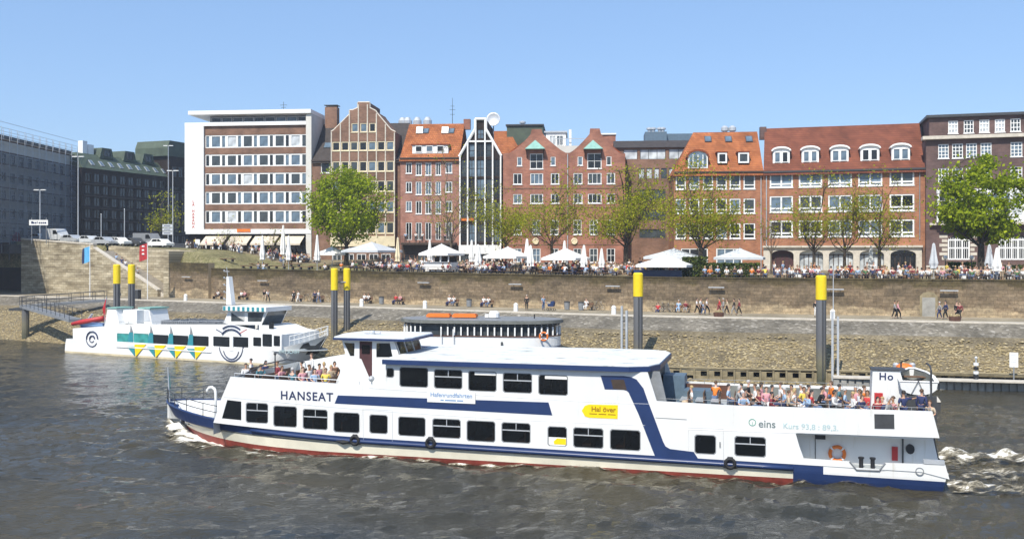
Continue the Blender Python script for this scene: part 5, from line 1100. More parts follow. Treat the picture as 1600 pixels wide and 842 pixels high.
# ---- funnel with letters, raft canisters, boat on davits
FY = 2.7; f0 = SH.uv(1363.5,578.5,FY); f1 = SH.uv(1406,579,FY)[0]; f2 = SH.uv(1426,640,FY)[0]; fb = SH.uv(1360,640,FY)[0]
mb = MB(); mb.prism([(fb,ZD),(f0[0],f0[1]),(f1,f0[1]),(f2+.15,ZD)], FY, FY+1.1); fn = mb.build('funnel_housing', M['ship_white'], ferry)
mb = MB(); mb.box(f0[0]-.06, f1+.3, FY-.05, FY+1.15, f0[1]+.003, f0[1]+.07); mb.build('funnel_cap', M['dark_metal'], fn)
lettering('funnel_letters', 'Ho', .50, M['lettering_navy'], fn, (SH.u(1384.5,FY), FY-.006, SH.z(1384,588.5,FY)), bold=.012, spacing=1.15)
mb = MB(); a, b = SH.uv(1366,613,FY), SH.uv(1379,613,FY); mb.box(a[0],b[0],FY-.16,FY-.002,ZD+.45,a[1]); mb.build('red_locker', M['red'], fn)
for x in (1399, 1424): q = SH.uv(x,571,6.5); mb = MB(); mb.lathe([(.06,0),(.06,.5),(.15,.52),(.17,.7),(.1,.78)], 10, (q[0],6.2,ZD)); mb.v = [(p[0],p[1],p[2] if p[2] < ZD+.4 else p[2]+q[1]-ZD-.6) for p in mb.v]; mb.build('vent_cowl', M['light_metal'], ferry)
q = SH.uv(1413,573,6.0); mb = MB(); mb.ball((q[0],6.0,q[1]), (.42,.5,.2), 12, 6); mb.box(q[0]-.1,q[0]+.1,5.9,6.1,ZD,q[1]); mb.build('orange_float', M['orange'], ferry)
# dinghy: hollow hull, slung across the stern
BR = empty('dinghy'); BR.parent = None
bc = SH.uv(1433.5, 602, 2.6); 
wp = SH.world(bc[0], 2.2, bc[1]-.42); place(BR, wp, -SH.a); BR.rotation_euler = (R(6), 0, -SH.a); tag(BR, 'small white open dinghy slung across the ferry stern', 'dinghy')
def dinghy(L_, Bm, D_):
    mb = MB(); n = 12; k = 9; ring = []
    for sgn in (0, 1):
        for i in range(n+1):
            q = i/n; y = q*L_; b = Bm/2*(1-.85*max(0,(q-.45)/.55)**2.2); zk = .12*q**3
            for j in range(k):
                a = math.pi*j/(k-1); x = -math.cos(a)*b; z = D_ - (D_-zk)*math.sin(a)**.6 + .12*q*q
                if sgn: x *= .86; z = z + .06 if 0 < j < k-1 else z
                mb.v.append((x, y + (.04 if sgn and i == 0 else 0), z))
    N_ = (n+1)*k
    for i in range(n):
        for j in range(k-1):
            mb.f.append((i*k+j,i*k+j+1,(i+1)*k+j+1,(i+1)*k+j)); mb.m.append(0)
            mb.f.append((N_+(i+1)*k+j,N_+(i+1)*k+j+1,N_+i*k+j+1,N_+i*k+j)); mb.m.append(1)
        for j in (0, k-1): mb.f.append((i*k+j,(i+1)*k+j,N_+(i+1)*k+j,N_+i*k+j)); mb.m.append(0)
    mb.f.append(tuple(range(k))); mb.m.append(0)
    mb.f.append(tuple(n*k+j for j in range(k))); mb.m.append(0)
    return mb
o = dinghy(2.5, 1.75, .66).build('hull', [M['white'], M['hull_grey']], BR)
mb = MB(); pts = [(-.88+.0,0,.80)]
mb.tube([(-.875,0,.67),(-.875,1.1,.70),(-.62,1.9,.75),(-.13,2.5,.80),(.13,2.5,.80),(.62,1.9,.75),(.875,1.1,.70),(.875,0,.67)], .05, 6); mb.tube([(-.875,0,.67),(.875,0,.67)], .04, 6); mb.build('gunwale', M['white'], BR)
for y in (.7, 1.8):
    mb = MB(); mb.box(-.70,.70,y,y+.28,.46,.50); mb.build('thwart', M['bench_wood'], BR)
mb = MB(); mb.tube([(-.35,-.06,.05),(.05,-.08,.9)], .015, 5); mb.build('lashing', M['dark_metal'], BR)
mb = MB(); mb.tube([(.25,-.06,.05),(-.1,-.11,.9)], .015, 5); mb.build('lashing', M['dark_metal'], BR)
for du in (.42,):
    mb = MB(); x = bc[0]+du; mb.tube([(x,1.2,ZD),(x,1.2,bc[1]+.9),(x,1.6,bc[1]+1.1),(x,2.6,bc[1]+1.1)], .05, 6); mb.tube([(x-.9,4.9,ZD),(x-.9,4.9,bc[1]+.9),(x-.6,4.4,bc[1]+1.1)], .05, 6); mb.build('davit', M['dark_metal'], ferry)
mb = MB(); mb.box(bc[0]-.8, bc[0]+.8, 2.0, 2.2, ZD, bc[1]-.45); mb.box(bc[0]-.8, bc[0]+.8, 4.6, 4.8, ZD, bc[1]-.45); mb.build('boat_cradle', M['dark_metal'], ferry)
# deck furniture: benches and tables on the sun deck
def bench_mb(parent, u, y, L_=1.3, back=1, along='y'):
    mb = MB(); mb.box(u-.2,u+.2,y,y+L_,ZDK+.40,ZDK+.45); mb.box(u+back*.2-.02,u+back*.2+.02,y,y+L_,ZDK+.5,ZDK+.85)
    for q in (y+.1, y+L_-.14): mb.box(u-.18,u-.14,q,q+.04,ZDK,ZDK+.40); mb.box(u+.14,u+.18,q,q+.04,ZDK,ZDK+.5)
    return mb
ZDK = ZD
BU = [SH.u(1083)+i*1.62 for i in range(11)]
# ------------------------------------------------------------------ foam: bow wave, side wash and stern wake
m, nt, b = newmat('foam'); t = N(nt, 'TexCoord'); n = N(nt, 'TexNoise', Scale=1.7, Detail=9.0, Roughness=.68); mp = N(nt, 'Mapping'); mp.inputs['Rotation'].default_value = (0,0,R(15.1)); mp.inputs['Scale'].default_value = (.55,1.5,1); nt.links.new(t.outputs['Object'], mp.inputs[0]); nt.links.new(mp.outputs[0], n.inputs[0])
at_ = N(nt, 'Attribute', attribute_name='fade'); am = N(nt, 'Math', operation='MULTIPLY_ADD'); am.inputs[1].default_value = 1.35; am.inputs[2].default_value = -.16; nt.links.new(n.outputs[0], am.inputs[0]); ad = N(nt, 'Math', operation='ADD'); nt.links.new(am.outputs[0], ad.inputs[0]); nt.links.new(at_.outputs['Fac'], ad.inputs[1])
nt.links.new(ramp(nt, ad.outputs[0], [(.80, (0,0,0)), (.98, (1,1,1))]), b.inputs['Alpha']); b.inputs['Roughness'].default_value = .7
nt.links.new(ramp(nt, ad.outputs[0], [(.84, (.20,.165,.10)), (1.02, (.40,.37,.30)), (1.25, (.74,.73,.69))]), b.inputs['Base Color']); bump(nt, b, n.outputs[0], .8, .12); M['foam'] = m
def foam(name, label, f, nu, nv, hf, ff):
    mb = MB(); fade = []
    for i in range(nu+1):
        for j in range(nv+1):
            p = i/nu, j/nv; u, y = f(*p); wpt = SH.world(u, y, 0); h = hf(*p)
            h *= .75 + .6*noise.noise(Vector((wpt.x*1.3, wpt.y*1.3, 7))) + .12*noise.noise(Vector((wpt.x*4, wpt.y*4, 3)))
            mb.v.append((wpt.x, wpt.y, wave(wpt.x, wpt.y) + .03 + h)); fade.append(ff(*p))
    for i in range(nu):
        for j in range(nv): mb.f.append((i*(nv+1)+j,(i+1)*(nv+1)+j,(i+1)*(nv+1)+j+1,i*(nv+1)+j+1)); mb.m.append(0)
    o = mb.build(name, M['foam'], fix=False, smooth=True); a = o.data.attributes.new('fade', 'FLOAT', 'POINT'); a.data.foreach_set('value', fade)
    tag(o, label, 'foam', kind='stuff'); return o
def hull_y(u):       # near side of the hull at the waterline
    q = min(1, max(0, (u+11.1)/9.6)); return CY - half(1, q)
b2 = lambda x: math.exp(-x*x)
foam('bow_wave', 'white foam curling round the ferry bow', lambda p, q: (-13.2+8.2*p, hull_y(-13.2+8.2*p+.5)+.5-q*(1.6+1.8*math.sin(p*2.6))), 70, 30, lambda p, q: .75*math.exp(-((p-.12)/.22)**2)*math.exp(-((q-.25)/.35)**2)+.12*(1-p)*(1-q), lambda p, q: .80*(1-q)**.55*min(1, p*7)*(1-p*.45)*min(1,(1-p)*4) - .02)
foam('side_wash', 'thin broken foam along the ferry waterline', lambda p, q: (-6.0+38.0*p, hull_y(-6+38*p)+.08-q*1.4), 200, 10, lambda p, q: .04*(1-q), lambda p, q: .46*(1-q)**1.2*min(1,p*20)*min(1,(1-p)*10)*(1.0-.35*p))
foam('bow_ripple', 'line of foam where the bow wave breaks outward', lambda p, q: (-5.5+13*p, -.2-3.2*p**1.2-q*1.2), 90, 14, lambda p, q: .16*math.exp(-((q-.4)/.3)**2)*(1-p), lambda p, q: .47*math.exp(-((q-.4)/.35)**2)*(1-p)*min(1,p*8))
foam('stern_wake', 'tumbling white wake behind the ferry stern', lambda p, q: (US+.05+24*p**1.3, CY+(q-.5)*(8.6+7*p)), 110, 80, lambda p, q: (.50*math.exp(-((q-.14)/.12)**2)*min(1,p*9)*(1-p*.5) + .40*math.exp(-((q-.50)/.13)**2)*min(1,p*6)*(1-p*.5) + .75*math.exp(-((q-.86)/.09)**2)*min(1,p*9)*(1-p*.5)), lambda p, q: .22*min(1, p*12+.4)*(1-p*.5) + .18*math.exp(-((q-.14)/.09)**2) + .14*math.exp(-((q-.5)/.10)**2) + .24*math.exp(-((q-.85)/.1)**2) - .9*max(0, abs(q-.5)*2-.9)*8)
# ------------------------------------------------------------------ patterned excursion boat, moored left
B2 = Frame(100.5, 109.3, R(26.3), 0.0)
boat = B2.root('excursion_boat', 'white moored excursion boat with teal and yellow triangles and target rings', 'boat')
BW = 6.2; BC = BW/2
uE = B2.u(478); uT = B2.u(512, BC)
def b2z(px, py, y=0.0): return B2.z(px, py, y)
sh_t = lambda u: 1.62 + (1.5*max(0, (u-uE+6)/ (uT-uE+6)))**2*.62
mb = MB(); rows2 = []; ZL = [-.5, 0.0, .22, 1.0, 1.62]; TP = [uT-3.2, uT-2.8, uT-2.5, uT-1.1, uT]; ST = [.0, .0, .0, .12, .32]
for k in range(5):
    row = []; u0 = ST[k]; full = uE-5.5
    for i in range(17): row.append((u0+(full-u0)*i/16, BC*(.96+.01*k)))
    for i in range(1, 15): q = i/14; row.append((full+(TP[k]-full)*q, max(.02, BC*(.96+.01*k)*(1-q**2.0)**.8)))
    rows2.append(row)
nr2 = len(rows2[0])
for sg in (-1, 1):
    b0 = len(mb.v)
    for k in range(5):
        for u, h in rows2[k]: mb.v.append((u, BC+sg*h, ZL[k]*(1 if k < 3 else sh_t(u)/1.62)))
    for k in range(4):
        for i in range(nr2-1): mb.f.append((b0+k*nr2+i,b0+k*nr2+i+1,b0+(k+1)*nr2+i+1,b0+(k+1)*nr2+i)); mb.m.append(1 if k < 2 and k > 0 else 2 if k == 0 else 0)
for k in range(4): mb.f.append((k*nr2, 5*nr2+k*nr2, 5*nr2+(k+1)*nr2, (k+1)*nr2)); mb.m.append(0)
mb.build('hull', [M['white'], M['cream'], M['dark_metal']], boat)
mb = MB(); mb.prismz([(u, BC-h+.05) for u, h in rows2[4]] + [(u, BC+h-.05) for u, h in rows2[4][::-1]], 1.5, 1.55); mb.build('deck', M['deck_paint'], boat)
mb = MB(); mb.add([(u, BC+s*h*1.002-.02*(-s), z) for s in (-1,1) for u, h, z in [(rows2[4][nr2-5][0], rows2[4][nr2-5][1], sh_t(rows2[4][nr2-5][0])-.15), (rows2[4][nr2-1][0]-.2, .08, sh_t(uT)-.2), (rows2[3][nr2-1][0]-.2, .10, 1.1), (rows2[3][nr2-5][0]-.4, rows2[3][nr2-5][1]*.98, 1.0)]], [(0,1,2,3),(4,5,6,7)]); mb.build('bow_shade_patch', M['dark_metal'], boat, fix=False)  # dark sheet laid on the bow in place of the flare's shadow
# superstructure side, read off the photograph
z_d = 1.5
sp = B2.pts([(112,513),(165,509.5),(183,506.5),(360,507),(438,523),(441,545)]) ; uS = sp[-2][0]
poly2 = [(sp[0][0]+.1, z_d), (sp[0][0]+.05, sp[0][1])] + sp[1:5] + [(sp[4][0]+.05, z_d)]
W2 = [(181.5,521,204,535,'glass_teal'),(207.5,521,231,535.5,'glass_teal'),(237.5,523,262,538.5,'glass_dark'),(268,524,293,539.5,'glass_dark'),(299.5,525,325,540.5,'glass_dark'),(332,526,358,541.5,'glass_dark'),(362,526.5,387,542.5,'glass_dark'),(394.5,527,407,541,'glass_dark'),(409,522,424,541.5,'glass_dark'),(426.5,524.5,436.5,541,'glass_dark')]
def r2(q): u0, u1 = B2.u(q[0]), B2.u(q[2]); m_ = (q[0]+q[2])/2; return u0, b2z(m_, q[3]), u1, b2z(m_, q[1])
hl = [rr(*r2(q), .06) for q in W2]
mb = MB(); mb.plate(poly2, hl, .10, .2, back=True); mb.build('cabin_side', M['white'], boat)
mb = MB(); mb.plate(poly2, hl, BW-.10, BW-.2, back=True); mb.build('cabin_side', M['white'], boat)
for q in W2:
    for ya, yb in ((.14,.17),(BW-.17,BW-.14)):
        mb = MB(); mb.prism(rr(*r2(q), .06), ya, yb); mb.build('cabin_window', M[q[4]], boat)
mb = MB(); u0, u1 = sp[0][0]+.3, sp[4][0]-.1; ztop = min(p[1] for p in sp[1:4])-.55; mb.box(u0, u1, .22, BW-.22, z_d, ztop); mb.build('saloon', M['dark_interior'], boat)
mb = MB(); mb.box(u0, sp[3][0]+4, .21, BW-.21, ztop+.003, ztop+.10); mb.build('upper_deck', M['deck_paint'], boat)
mb = MB(); mb.box(sp[4][0], sp[4][0]+.08, .1, BW-.1, z_d, sp[4][1]); mb.build('front_wall', M['white'], boat)
# painted pattern
def d2(name, pts, mat, y=.085, par=None): mb = MB(); mb.prism(B2.pts(pts), y, .099); return mb.build(name, M[mat], par or boat)
def d3(name, pts, mat, y=.0): mb = MB(); mb.prism(B2.pts(pts), y-.012, .12); return mb.build(name, M[mat], boat)
for i in range(4):
    x = 197.5+31.2*i; dy = 1.2*i
    d2('teal_band', [(x+6,520+dy),(x+8.5,520+dy),(x+9,541+dy),(x+1.5,541+dy)], 'teal', .06) if False else None
    d3('teal_band', [(x+3.5,519+dy),(x+9.5,519+dy),(x+10,541+dy),(x,541+dy)], 'teal', .08)
    d3('teal_triangle', [(x+1,541+dy),(x+13,541+dy),(x+13,556+dy)], 'teal', -.02)
    d3('yellow_triangle', [(x+13,538+dy),(x+31,538+dy),(x+15,557+dy)], 'sign_yellow', -.045)
    o = d2('stay_fin', [(x+6,508.5+dy*.4),(x+9.5,519+dy),(x+5,519+dy)], 'grey_metal', .05)
def ring(cx, cy, r, n, lw, a0=0, a1=360, mat='lettering_navy', y=-.02):
    u, z = B2.uv(cx, cy); s = B2.u(cx+1)-u; mb = MB(); seg = n
    for i in range(seg):
        t0, t1 = R(a0+(a1-a0)*i/seg), R(a0+(a1-a0)*(i+1)/seg); p = []
        for t, q in ((t0,r-lw/2),(t1,r-lw/2),(t1,r+lw/2),(t0,r+lw/2)): p.append((u+q*s*math.cos(t), z+q*s*math.sin(t)*.96))
        mb.prism(p, y-.012, max(y, .12))
    mb.build('painted_ring', M[mat], boat)
for q in (12,): ring(361, 546, q, 8, 1.0, 190, 350, y=-.01)
for q in (18.5,): ring(361, 541, q, 11, 1.1, 185, 360, y=-.01)
ring(361, 538, 19, 8, 1.3, 40, 140); ring(361, 538, 23.5, 8, 1.1, 55, 125)
mb = MB(); u, z = B2.uv(361.5, 536.5); mb.prism([(u-.22,z-.75),(u+.22,z-.75),(u+.22,z+.75),(u-.22,z+.75)], -.02, .12); mb.build('white_oval', M['white'], boat)
for q in (3.8, 8.8): ring(143.5, 529.5, q, 12, .9, 0, 330)
d2('red_line', [(372,521),(384.5,514),(385,515),(373,522)], 'red'); d2('red_line', [(337,514),(349,521),(348,522),(336,515)], 'navy')
lettering('boat_name', 'DAS SCHIFF', .5, M['lettering_pale'], boat, (B2.u(452), -.03, B2.z(452,549.5)), sx=1.0)
mb = MB(); mb.box(B2.u(182), B2.u(330), -.06, .05, b2z(250,546), b2z(250,544.4)); mb.build('white_strake', M['white'], boat)
# upper deck rows of folded seats seen over the coaming
mb = MB()
for i in range(34):
    u = B2.u(240)+i*(B2.u(345)-B2.u(240))/34
    for y in (1.0, 2.6, 4.2): mb.box(u, u+.18, y, y+1.1, ztop+.1, ztop+1.25+.15*rnd())
mb.build('deck_seats', M['grey_metal'], boat)
mb = MB(); mb.tube([(B2.u(185),.15,sp[2][1]+.3),(B2.u(352),.15,sp[3][1]+.3)], .03, 5)
for i in range(12): u = B2.u(185)+i*(B2.u(352)-B2.u(185))/11; mb.tube([(u,.15,sp[2][1]-.05),(u,.15,sp[2][1]+.3)], .025, 5)
mb.build('deck_rail', M['light_metal'], boat)
# aft houses
def bx2(name, x0, x1, py0, py1, y0, y1, mat, par=None):
    a, b = B2.u(x0, y0), B2.u(x1, y0); z0, z1 = b2z((x0+x1)/2, py1, y0), b2z((x0+x1)/2, py0, y0); mb = MB(); mb.box(a, b, y0, y1, z0, z1); return mb.build(name, M[mat], par or boat)
mb = MB(); mb.prism(B2.pts([(163,509.5),(168,482),(181,482),(187,507)], .4), .4, 2.6); ah = mb.build('stern_house', M['white'], boat)
bx2('house_roof', 167, 182, 480.3, 482, .3, 2.7, 'copper_green', ah)
o = bx2('deck_locker', 192, 214, 484.5, 505, 1.2, 4.2, 'white'); mb = MB(); mb.prism(B2.pts([(216,505),(216,482.5),(233,482.5),(238,507)], 2.2), 2.2, 4.8); o = mb.build('stair_house', M['white'], boat); d_ = B2.pts([(221,502),(220,485),(232,485),(235,502)], 2.2); mb = MB(); mb.prism(d_, 2.17, 2.199); mb.build('panel', M['canvas_grey'], o); bx2('house_roof', 215.5, 234, 480.5, 482.3, 2.1, 4.9, 'copper_green', o)
# red inflatable tender on the stern with a flag
mb = MB(); a = B2.uv(114, 504, .8); b_ = B2.uv(160, 497, .8); mb.tube([(a[0],.7,a[1]-.15),(a[0]+1.2,.9,a[1]+.1),(b_[0],.9,b_[1])], [.2,.27,.26], 10); mb.tube([(a[0]+.2,2.4,a[1]-.1),(a[0]+1.2,2.5,a[1]+.1),(b_[0],2.5,b_[1])], [.2,.26,.25], 10); mb.build('tubes', M['red'], None, smooth=True)
td = bpy.data.objects['tubes']; tdr = B2.root('inflatable_tender', 'red inflatable tender carried on the stern of the patterned boat', 'tender'); td.parent = tdr
mb = MB(); mb.box(a[0]+.8, b_[0]-.2, 1.0, 2.4, a[1]-.3, a[1]+.0); mb.build('floor', M['lettering_blue'], tdr); mb = MB(); mb.tube([(a[0]+1.2,1.5,a[1]),(a[0]+2.2,1.6,a[1]+1.0)], .12, 8); mb.tube([(a[0]+.9,1.9,a[1]+.1),(a[0]+1.6,2.0,a[1]+.6)], .1, 8); mb.build('outboard_motor', M['light_metal'], tdr)
mb = MB(); mb.box(a[0]+1.0, b_[0], 1.0, 2.3, z_d, a[1]-.3); mb.build('tender_cradle', M['navy'], boat)
fx = B2.uv(163, 495, .3); mb = MB(); mb.tube([(fx[0],.3,fx[1]-.8),(fx[0]+.35,.3,fx[1]+2.3)], .03, 5); mb.build('flag_staff', M['light_metal'], boat)
mb = MB(); mb.add([(fx[0]+.33,.3,fx[1]+2.2),(fx[0]+.05,.42,fx[1]+1.6),(fx[0]-.25,.25,fx[1]+.9),(fx[0]-.15,.35,fx[1]+.1),(fx[0]+.2,.3,fx[1]+.2),(fx[0]+.28,.2,fx[1]+1.2)], [(0,1,2,5),(2,3,4,5)]); mb.build('ensign', M['red'], boat, fix=False)
# wheelhouse
yA, yB = 1.1, 4.3
wb = [B2.uv(348,507.5,yA), B2.uv(356,488,yA), B2.uv(357,486,yA), B2.uv(418,486,yA), B2.uv(408,507.5,yA)]
ww = [[B2.uv(361,502,yA),B2.uv(382.5,502,yA),B2.uv(382.5,488,yA),B2.uv(361,488,yA)], [B2.uv(387,502.5,yA),B2.uv(408.5,502.5,yA),B2.uv(412.5,488,yA),B2.uv(387,488,yA)]]
mb = MB(); mb.plate(wb, ww, yA, yA+.1, back=True); wl2 = mb.build('wheelhouse', M['white'], boat); mb = MB(); mb.plate(wb, ww, yB, yB-.1, back=True); mb.build('far_side', M['white'], wl2)
for w_ in ww: mb = MB(); mb.prism(w_, yA+.04, yA+.06); mb.build('window', M['glass_mid'], wl2)
p3, p4 = wb[3], wb[4]; mb = MB(); mb.add([(p4[0],yA+.1,p4[1]),(p4[0],yB-.1,p4[1]),(p3[0],yB-.1,p3[1]),(p3[0],yA+.1,p3[1])], [(0,1,2,3)]); mb.build('windscreen', M['glass_mid'], wl2); mb = MB(); mb.add([(wb[0][0],yA+.1,wb[0][1]),(wb[0][0],yB-.1,wb[0][1]),(wb[1][0],yB-.1,wb[1][1]),(wb[1][0],yA+.1,wb[1][1])], [(0,1,2,3)]); mb.build('rear_wall', M['white'], wl2)
za = b2z(395, 486, yA); a, b_ = B2.u(348, .6), B2.u(445, 3.5); mb = MB(); mb.box(a, b_, .6, BW-1.6, za, za+.45)
o = mb.build('wheelhouse_roof', M['white'], wl2)
mb = MB()
for i in range(9): x = a+(b_-a)*(i+.1)/9; mb.box(x, x+(b_-a)/18, .575, .597, za+.02, za+.43)
mb.build('checker_band', M['teal'], o)
mb = MB(); mb.prism([(p4[0]-.1,z_d),(p4[0]-.1,p4[1]),(p4[0]+1.2,p4[1]-.15),(sp[4][0],sp[4][1])], .9, BW-.9); mb.build('bridge_front', M['white'], boat)
mb = MB(); p_ = B2.uv(424,508,.88); mb.box(p_[0]-.3,p_[0]+.3,.86,.898,p_[1]-.35,p_[1]+.35); mb.build('side_window', M['glass_dark'], boat)
m0, m1 = B2.uv(360.5, 480, 3), B2.uv(357.5, 432, 3); mb = MB(); mb.prism([(m0[0]-.35,za+.45),(m0[0]+.4,za+.45),(m1[0]+.22,m1[1]),(m1[0]-.05,m1[1])], 2.7, 3.3); ms = mb.build('mast', M['white'], boat)
mb = MB()
for k in range(5): z = m0[1]+.8+k*.75; mb.tube([(m0[0]-.05*k,3,z),(m0[0]-.9-.02*k,3,z+.02)], .035, 5); mb.ball((m0[0]-.9,3,z+.1), .1, 6, 4)
mb.tube([(m1[0]-.1,3,m1[1]-.3),(m1[0]-.3,3,m1[1]+1.0)], .03, 5); mb.build('mast_fittings', M['light_metal'], ms)
# bow rails
mb = MB(); rl = [(u, BC-h+.1, sh_t(u)) for u, h in rows2[4] if u > sp[4][0]+.3] ; rl2 = [(u, BC+h-.1, z) for (u, _, z), h in zip(rl, [h for u, h in rows2[4] if u > sp[4][0]+.3])]
for l in (rl, rl2):
    for hh in (.5, .95): mb.tube([(x,y,z+hh) for x, y, z in l], .035, 5)
    for q in l: mb.tube([q, (q[0],q[1],q[2]+.95)], .03, 5)
mb.build('bow_rail', M['white'], boat)
# ------------------------------------------------------------------ old saloon steamer behind the ferry
B3 = Frame(618, 88.5, R(9), 0.0); sb3 = B3.root('saloon_boat', 'old white saloon boat with dark canopy and pillared upper deck behind the ferry', 'boat')
L3 = B3.u(876, 3.0); w3 = 6.0
def plan(d, n=14, bow=4.6): # rounded right end
    pts = [(0+d, d*1.0)]; 
    front = [(L3-bow + (bow-d)*math.sin(math.pi/2*i/n), w3/2-(w3/2-d)*math.cos(math.pi/2*i/n)) for i in range(n+1)]
    back = [(x, w3-y) for x, y in front[::-1]]
    lf = [(-3.0+d + 3.0*(1-math.sin(math.pi/2*i/6)), w3/2+(w3/2-d)*math.cos(math.pi/2*i/6)) for i in range(7)]
    lf = [(3.9-(3.9-d)*math.sin(math.pi*i/10), w3/2+(w3/2-d)*math.cos(math.pi*i/10)) for i in range(1, 10)]
    return [(3.9, d)] + front + back + [(3.9, w3-d)] + lf
zc3 = B3.z(750, 507.5); zw1 = B3.z(750, 525.5); zw0 = B3.z(750, 542)
mb = MB(); mb.prismz(plan(-.25), zc3+.10, zc3+.38); cn = mb.build('canopy_edge', M['hull_grey'], sb3); mb = MB(); mb.prismz(plan(-.1), zc3+.383, zc3+.42); mb.build('canopy_top', M['grey_metal'], cn)
def band(d, z0, z1, name, mat, t=.08):
    mb = MB(); p = plan(d); n = len(p)
    for z_ in (0,): mb.add([(x,y,z0) for x, y in p]+[(x,y,z1) for x, y in p], [(i,(i+1)%n,(i+1)%n+n,i+n) for i in range(n)])
    return mb.build(name, M[mat], sb3)
band(0, zw0, zw1, 'upper_bulwark', 'white'); band(-.06, zw1-.04, zw1+.07, 'bulwark_rail', 'brown_wood'); band(-.05, zw0-.1, zw0+.02, 'rubbing_strip', 'navy'); band(.1, zc3-.12, zc3, 'canopy_rail', 'dark_metal')
band(.35, zw1, zc3, 'inner_glazing', 'glass_mid')
mb = MB(); mb.prismz(plan(.02), zw0-.1, zw0); mb.build('upper_deck', M['bench_wood'], sb3)
p = plan(.05, 14); 
cum = [0]
for i in range(1, len(p)): cum.append(cum[-1]+math.hypot(p[i][0]-p[i-1][0], p[i][1]-p[i-1][1]))
k = 0; d_ = 0.4
while d_ < cum[-1]:
    i = next(i for i in range(1, len(cum)) if cum[i] >= d_); f_ = (d_-cum[i-1])/(cum[i]-cum[i-1]+1e-9); x = p[i-1][0]+(p[i][0]-p[i-1][0])*f_; y = p[i-1][1]+(p[i][1]-p[i-1][1])*f_
    mb = MB(); mb.box(x-.065,x+.065,y-.05,y+.05,zw1,zw1+.85); mb.tube([(x,y,zw1+1.0),(x,y,zc3)], .045, 5); mb.build('pillar', M['white'], sb3); d_ += .62
band(.35, 1.2, zw0-.1, 'lower_cabin', 'white')
for i in range(11):
    x = .5+i*1.3; mb = MB(); mb.box(x, x+.95, .31, .345, zw0-1.2, zw0-.35); mb.build('lower_window', M['glass_dark'], sb3); mb = MB(); mb.tube([(x-.18,.28,zw0-1.3),(x-.18,.24,zw0-.5),(x,.2,zw0-.15)], .05, 5); mb.build('deck_knee', M['white'], sb3)
mb = MB(); q = plan(.0); mb.prismz(q, -.4, 1.2); mb.build('hull', M['white'], sb3); mb = MB(); mb.prismz(plan(-.05), 1.203, 1.32); mb.build('gunwale', M['navy'], sb3)
for x0, x1 in ((668,704),(708,745)):
    a, b_ = B3.u(x0, 3), B3.u(x1, 3); z = zc3+.5; mb = MB(); mb.box(a, b_, 2.5, 3.6, z, z+.22); mb.box(a+.1, b_-.1, 2.6, 3.5, z+.22, z+.32); mb.build('life_raft', M['orange'], sb3)
q = B3.u(772, 3); mb = MB(); mb.lathe([(.5,0),(.5,.4),(.3,.62)], 12, (q,3,zc3+.5)); mb.box(q-.85,q-.5,2.8,3.2,zc3+.5,zc3+.8); mb.build('roof_vent', M['white'], sb3)
q = B3.u(835, 2); mb = MB(); mb.tube([(q,2,zc3+.5),(q,2,zc3+.9)], .06, 6); mb.build('stub_mast', M['black'], sb3)
q = B3.uv(847, 526, .0); buoy(q[0]+.1, .35, q[1], sb3, .36)
for x in (689, 708):
    q = B3.u(x, -.3); mb = MB(); mb.tube([(q,-.3,zw0-1.5),(q,-.3,zc3-.4)], .05, 6); mb.build('signal_staff', M['white'], sb3)
q = B3.uv(799, 535, -.1); mb = MB(); mb.box(q[0]-.9,q[0]+1.0,-.5,.2,q[1]-.7,q[1]-.5); mb.box(q[0]-.9,q[0]-.8,-.5,.2,q[1]-.5,q[1]+.05); mb.build('boarding_step', M['dark_metal'], sb3)
# stanchions of a landing stage just right of the saloon boat
ls = at(888, 548, 84); lr = empty('landing_stage', (ls.x, ls.y, 0), R(-20), 'low landing stage with white posts right of the old saloon boat', 'pontoon')
mb = MB(); mb.box(-6,5,-1.4,1.4,-.3,1.3); mb.build('pontoon', M['dark_metal'], lr); mb = MB()
for x in (-1.2,-.4,.3,1.0): mb.tube([(x,-1.2,1.3),(x,-1.2,2.7 if x < 0 else 2.3)], .05, 6)
mb.build('posts', M['white'], lr)
# ------------------------------------------------------------------ mooring posts and waterside works
def pile(px, Y, top, bot, r, label, ytop):
    p = at(px, HY, Y); o = empty('mooring_post', (p.x, p.y, 0), 0, label, 'mooring post', 'yellow topped steel mooring posts')
    z1 = EYE-(top-HY)/F*Y; zy = EYE-(ytop-HY)/F*Y
    mb = MB(); mb.lathe([(r,-4),(r,zy-.005)], 20); mb.v = mb.v; a = mb.build('pile_shaft', M['pile_shaft'], o, smooth=False)
    mb = MB(); mb.lathe([(r+.03,zy),(r+.03,z1-.12),(r*.82,z1)], 20)
    mb.build('yellow_cap', M['yellow'], o)
    for k in range(3):
        ang = -math.pi/2 + (k-1)*.7; mb = MB(); x, y = (r+.03)*math.cos(ang), (r+.03)*math.sin(ang); mb.tube([(x,y,-1),(x,y,z1-.2)], .035, 4)
        mb.build('rubbing_bar', M['pile_grey'] if k != 1 else M['pile_grey'], o) if False else None
    mb = MB(); mb.tube([(0,-r-.05,.5),(0,-r-.05,zy-.02)], .05, 5); mb.tube([(r*.7,-r*.75,.5),(r*.7,-r*.75,zy-.02)], .04, 5); mb.build('rubbing_bar', M['dark_metal'], o)
    return o
m, nt, b = newmat('pile_shaft'); t = N(nt, 'TexCoord'); s_ = N(nt, 'SeparateXYZ'); nt.links.new(t.outputs['Object'], s_.inputs[0]); n = N(nt, 'TexNoise', Scale=3.0, Detail=5.0); nt.links.new(t.outputs['Object'], n.inputs[0]); ad = N(nt, 'Math', operation='MULTIPLY_ADD'); nt.links.new(n.outputs[0], ad.inputs[0]); ad.inputs[1].default_value = .8; nt.links.new(s_.outputs[2], ad.inputs[2])
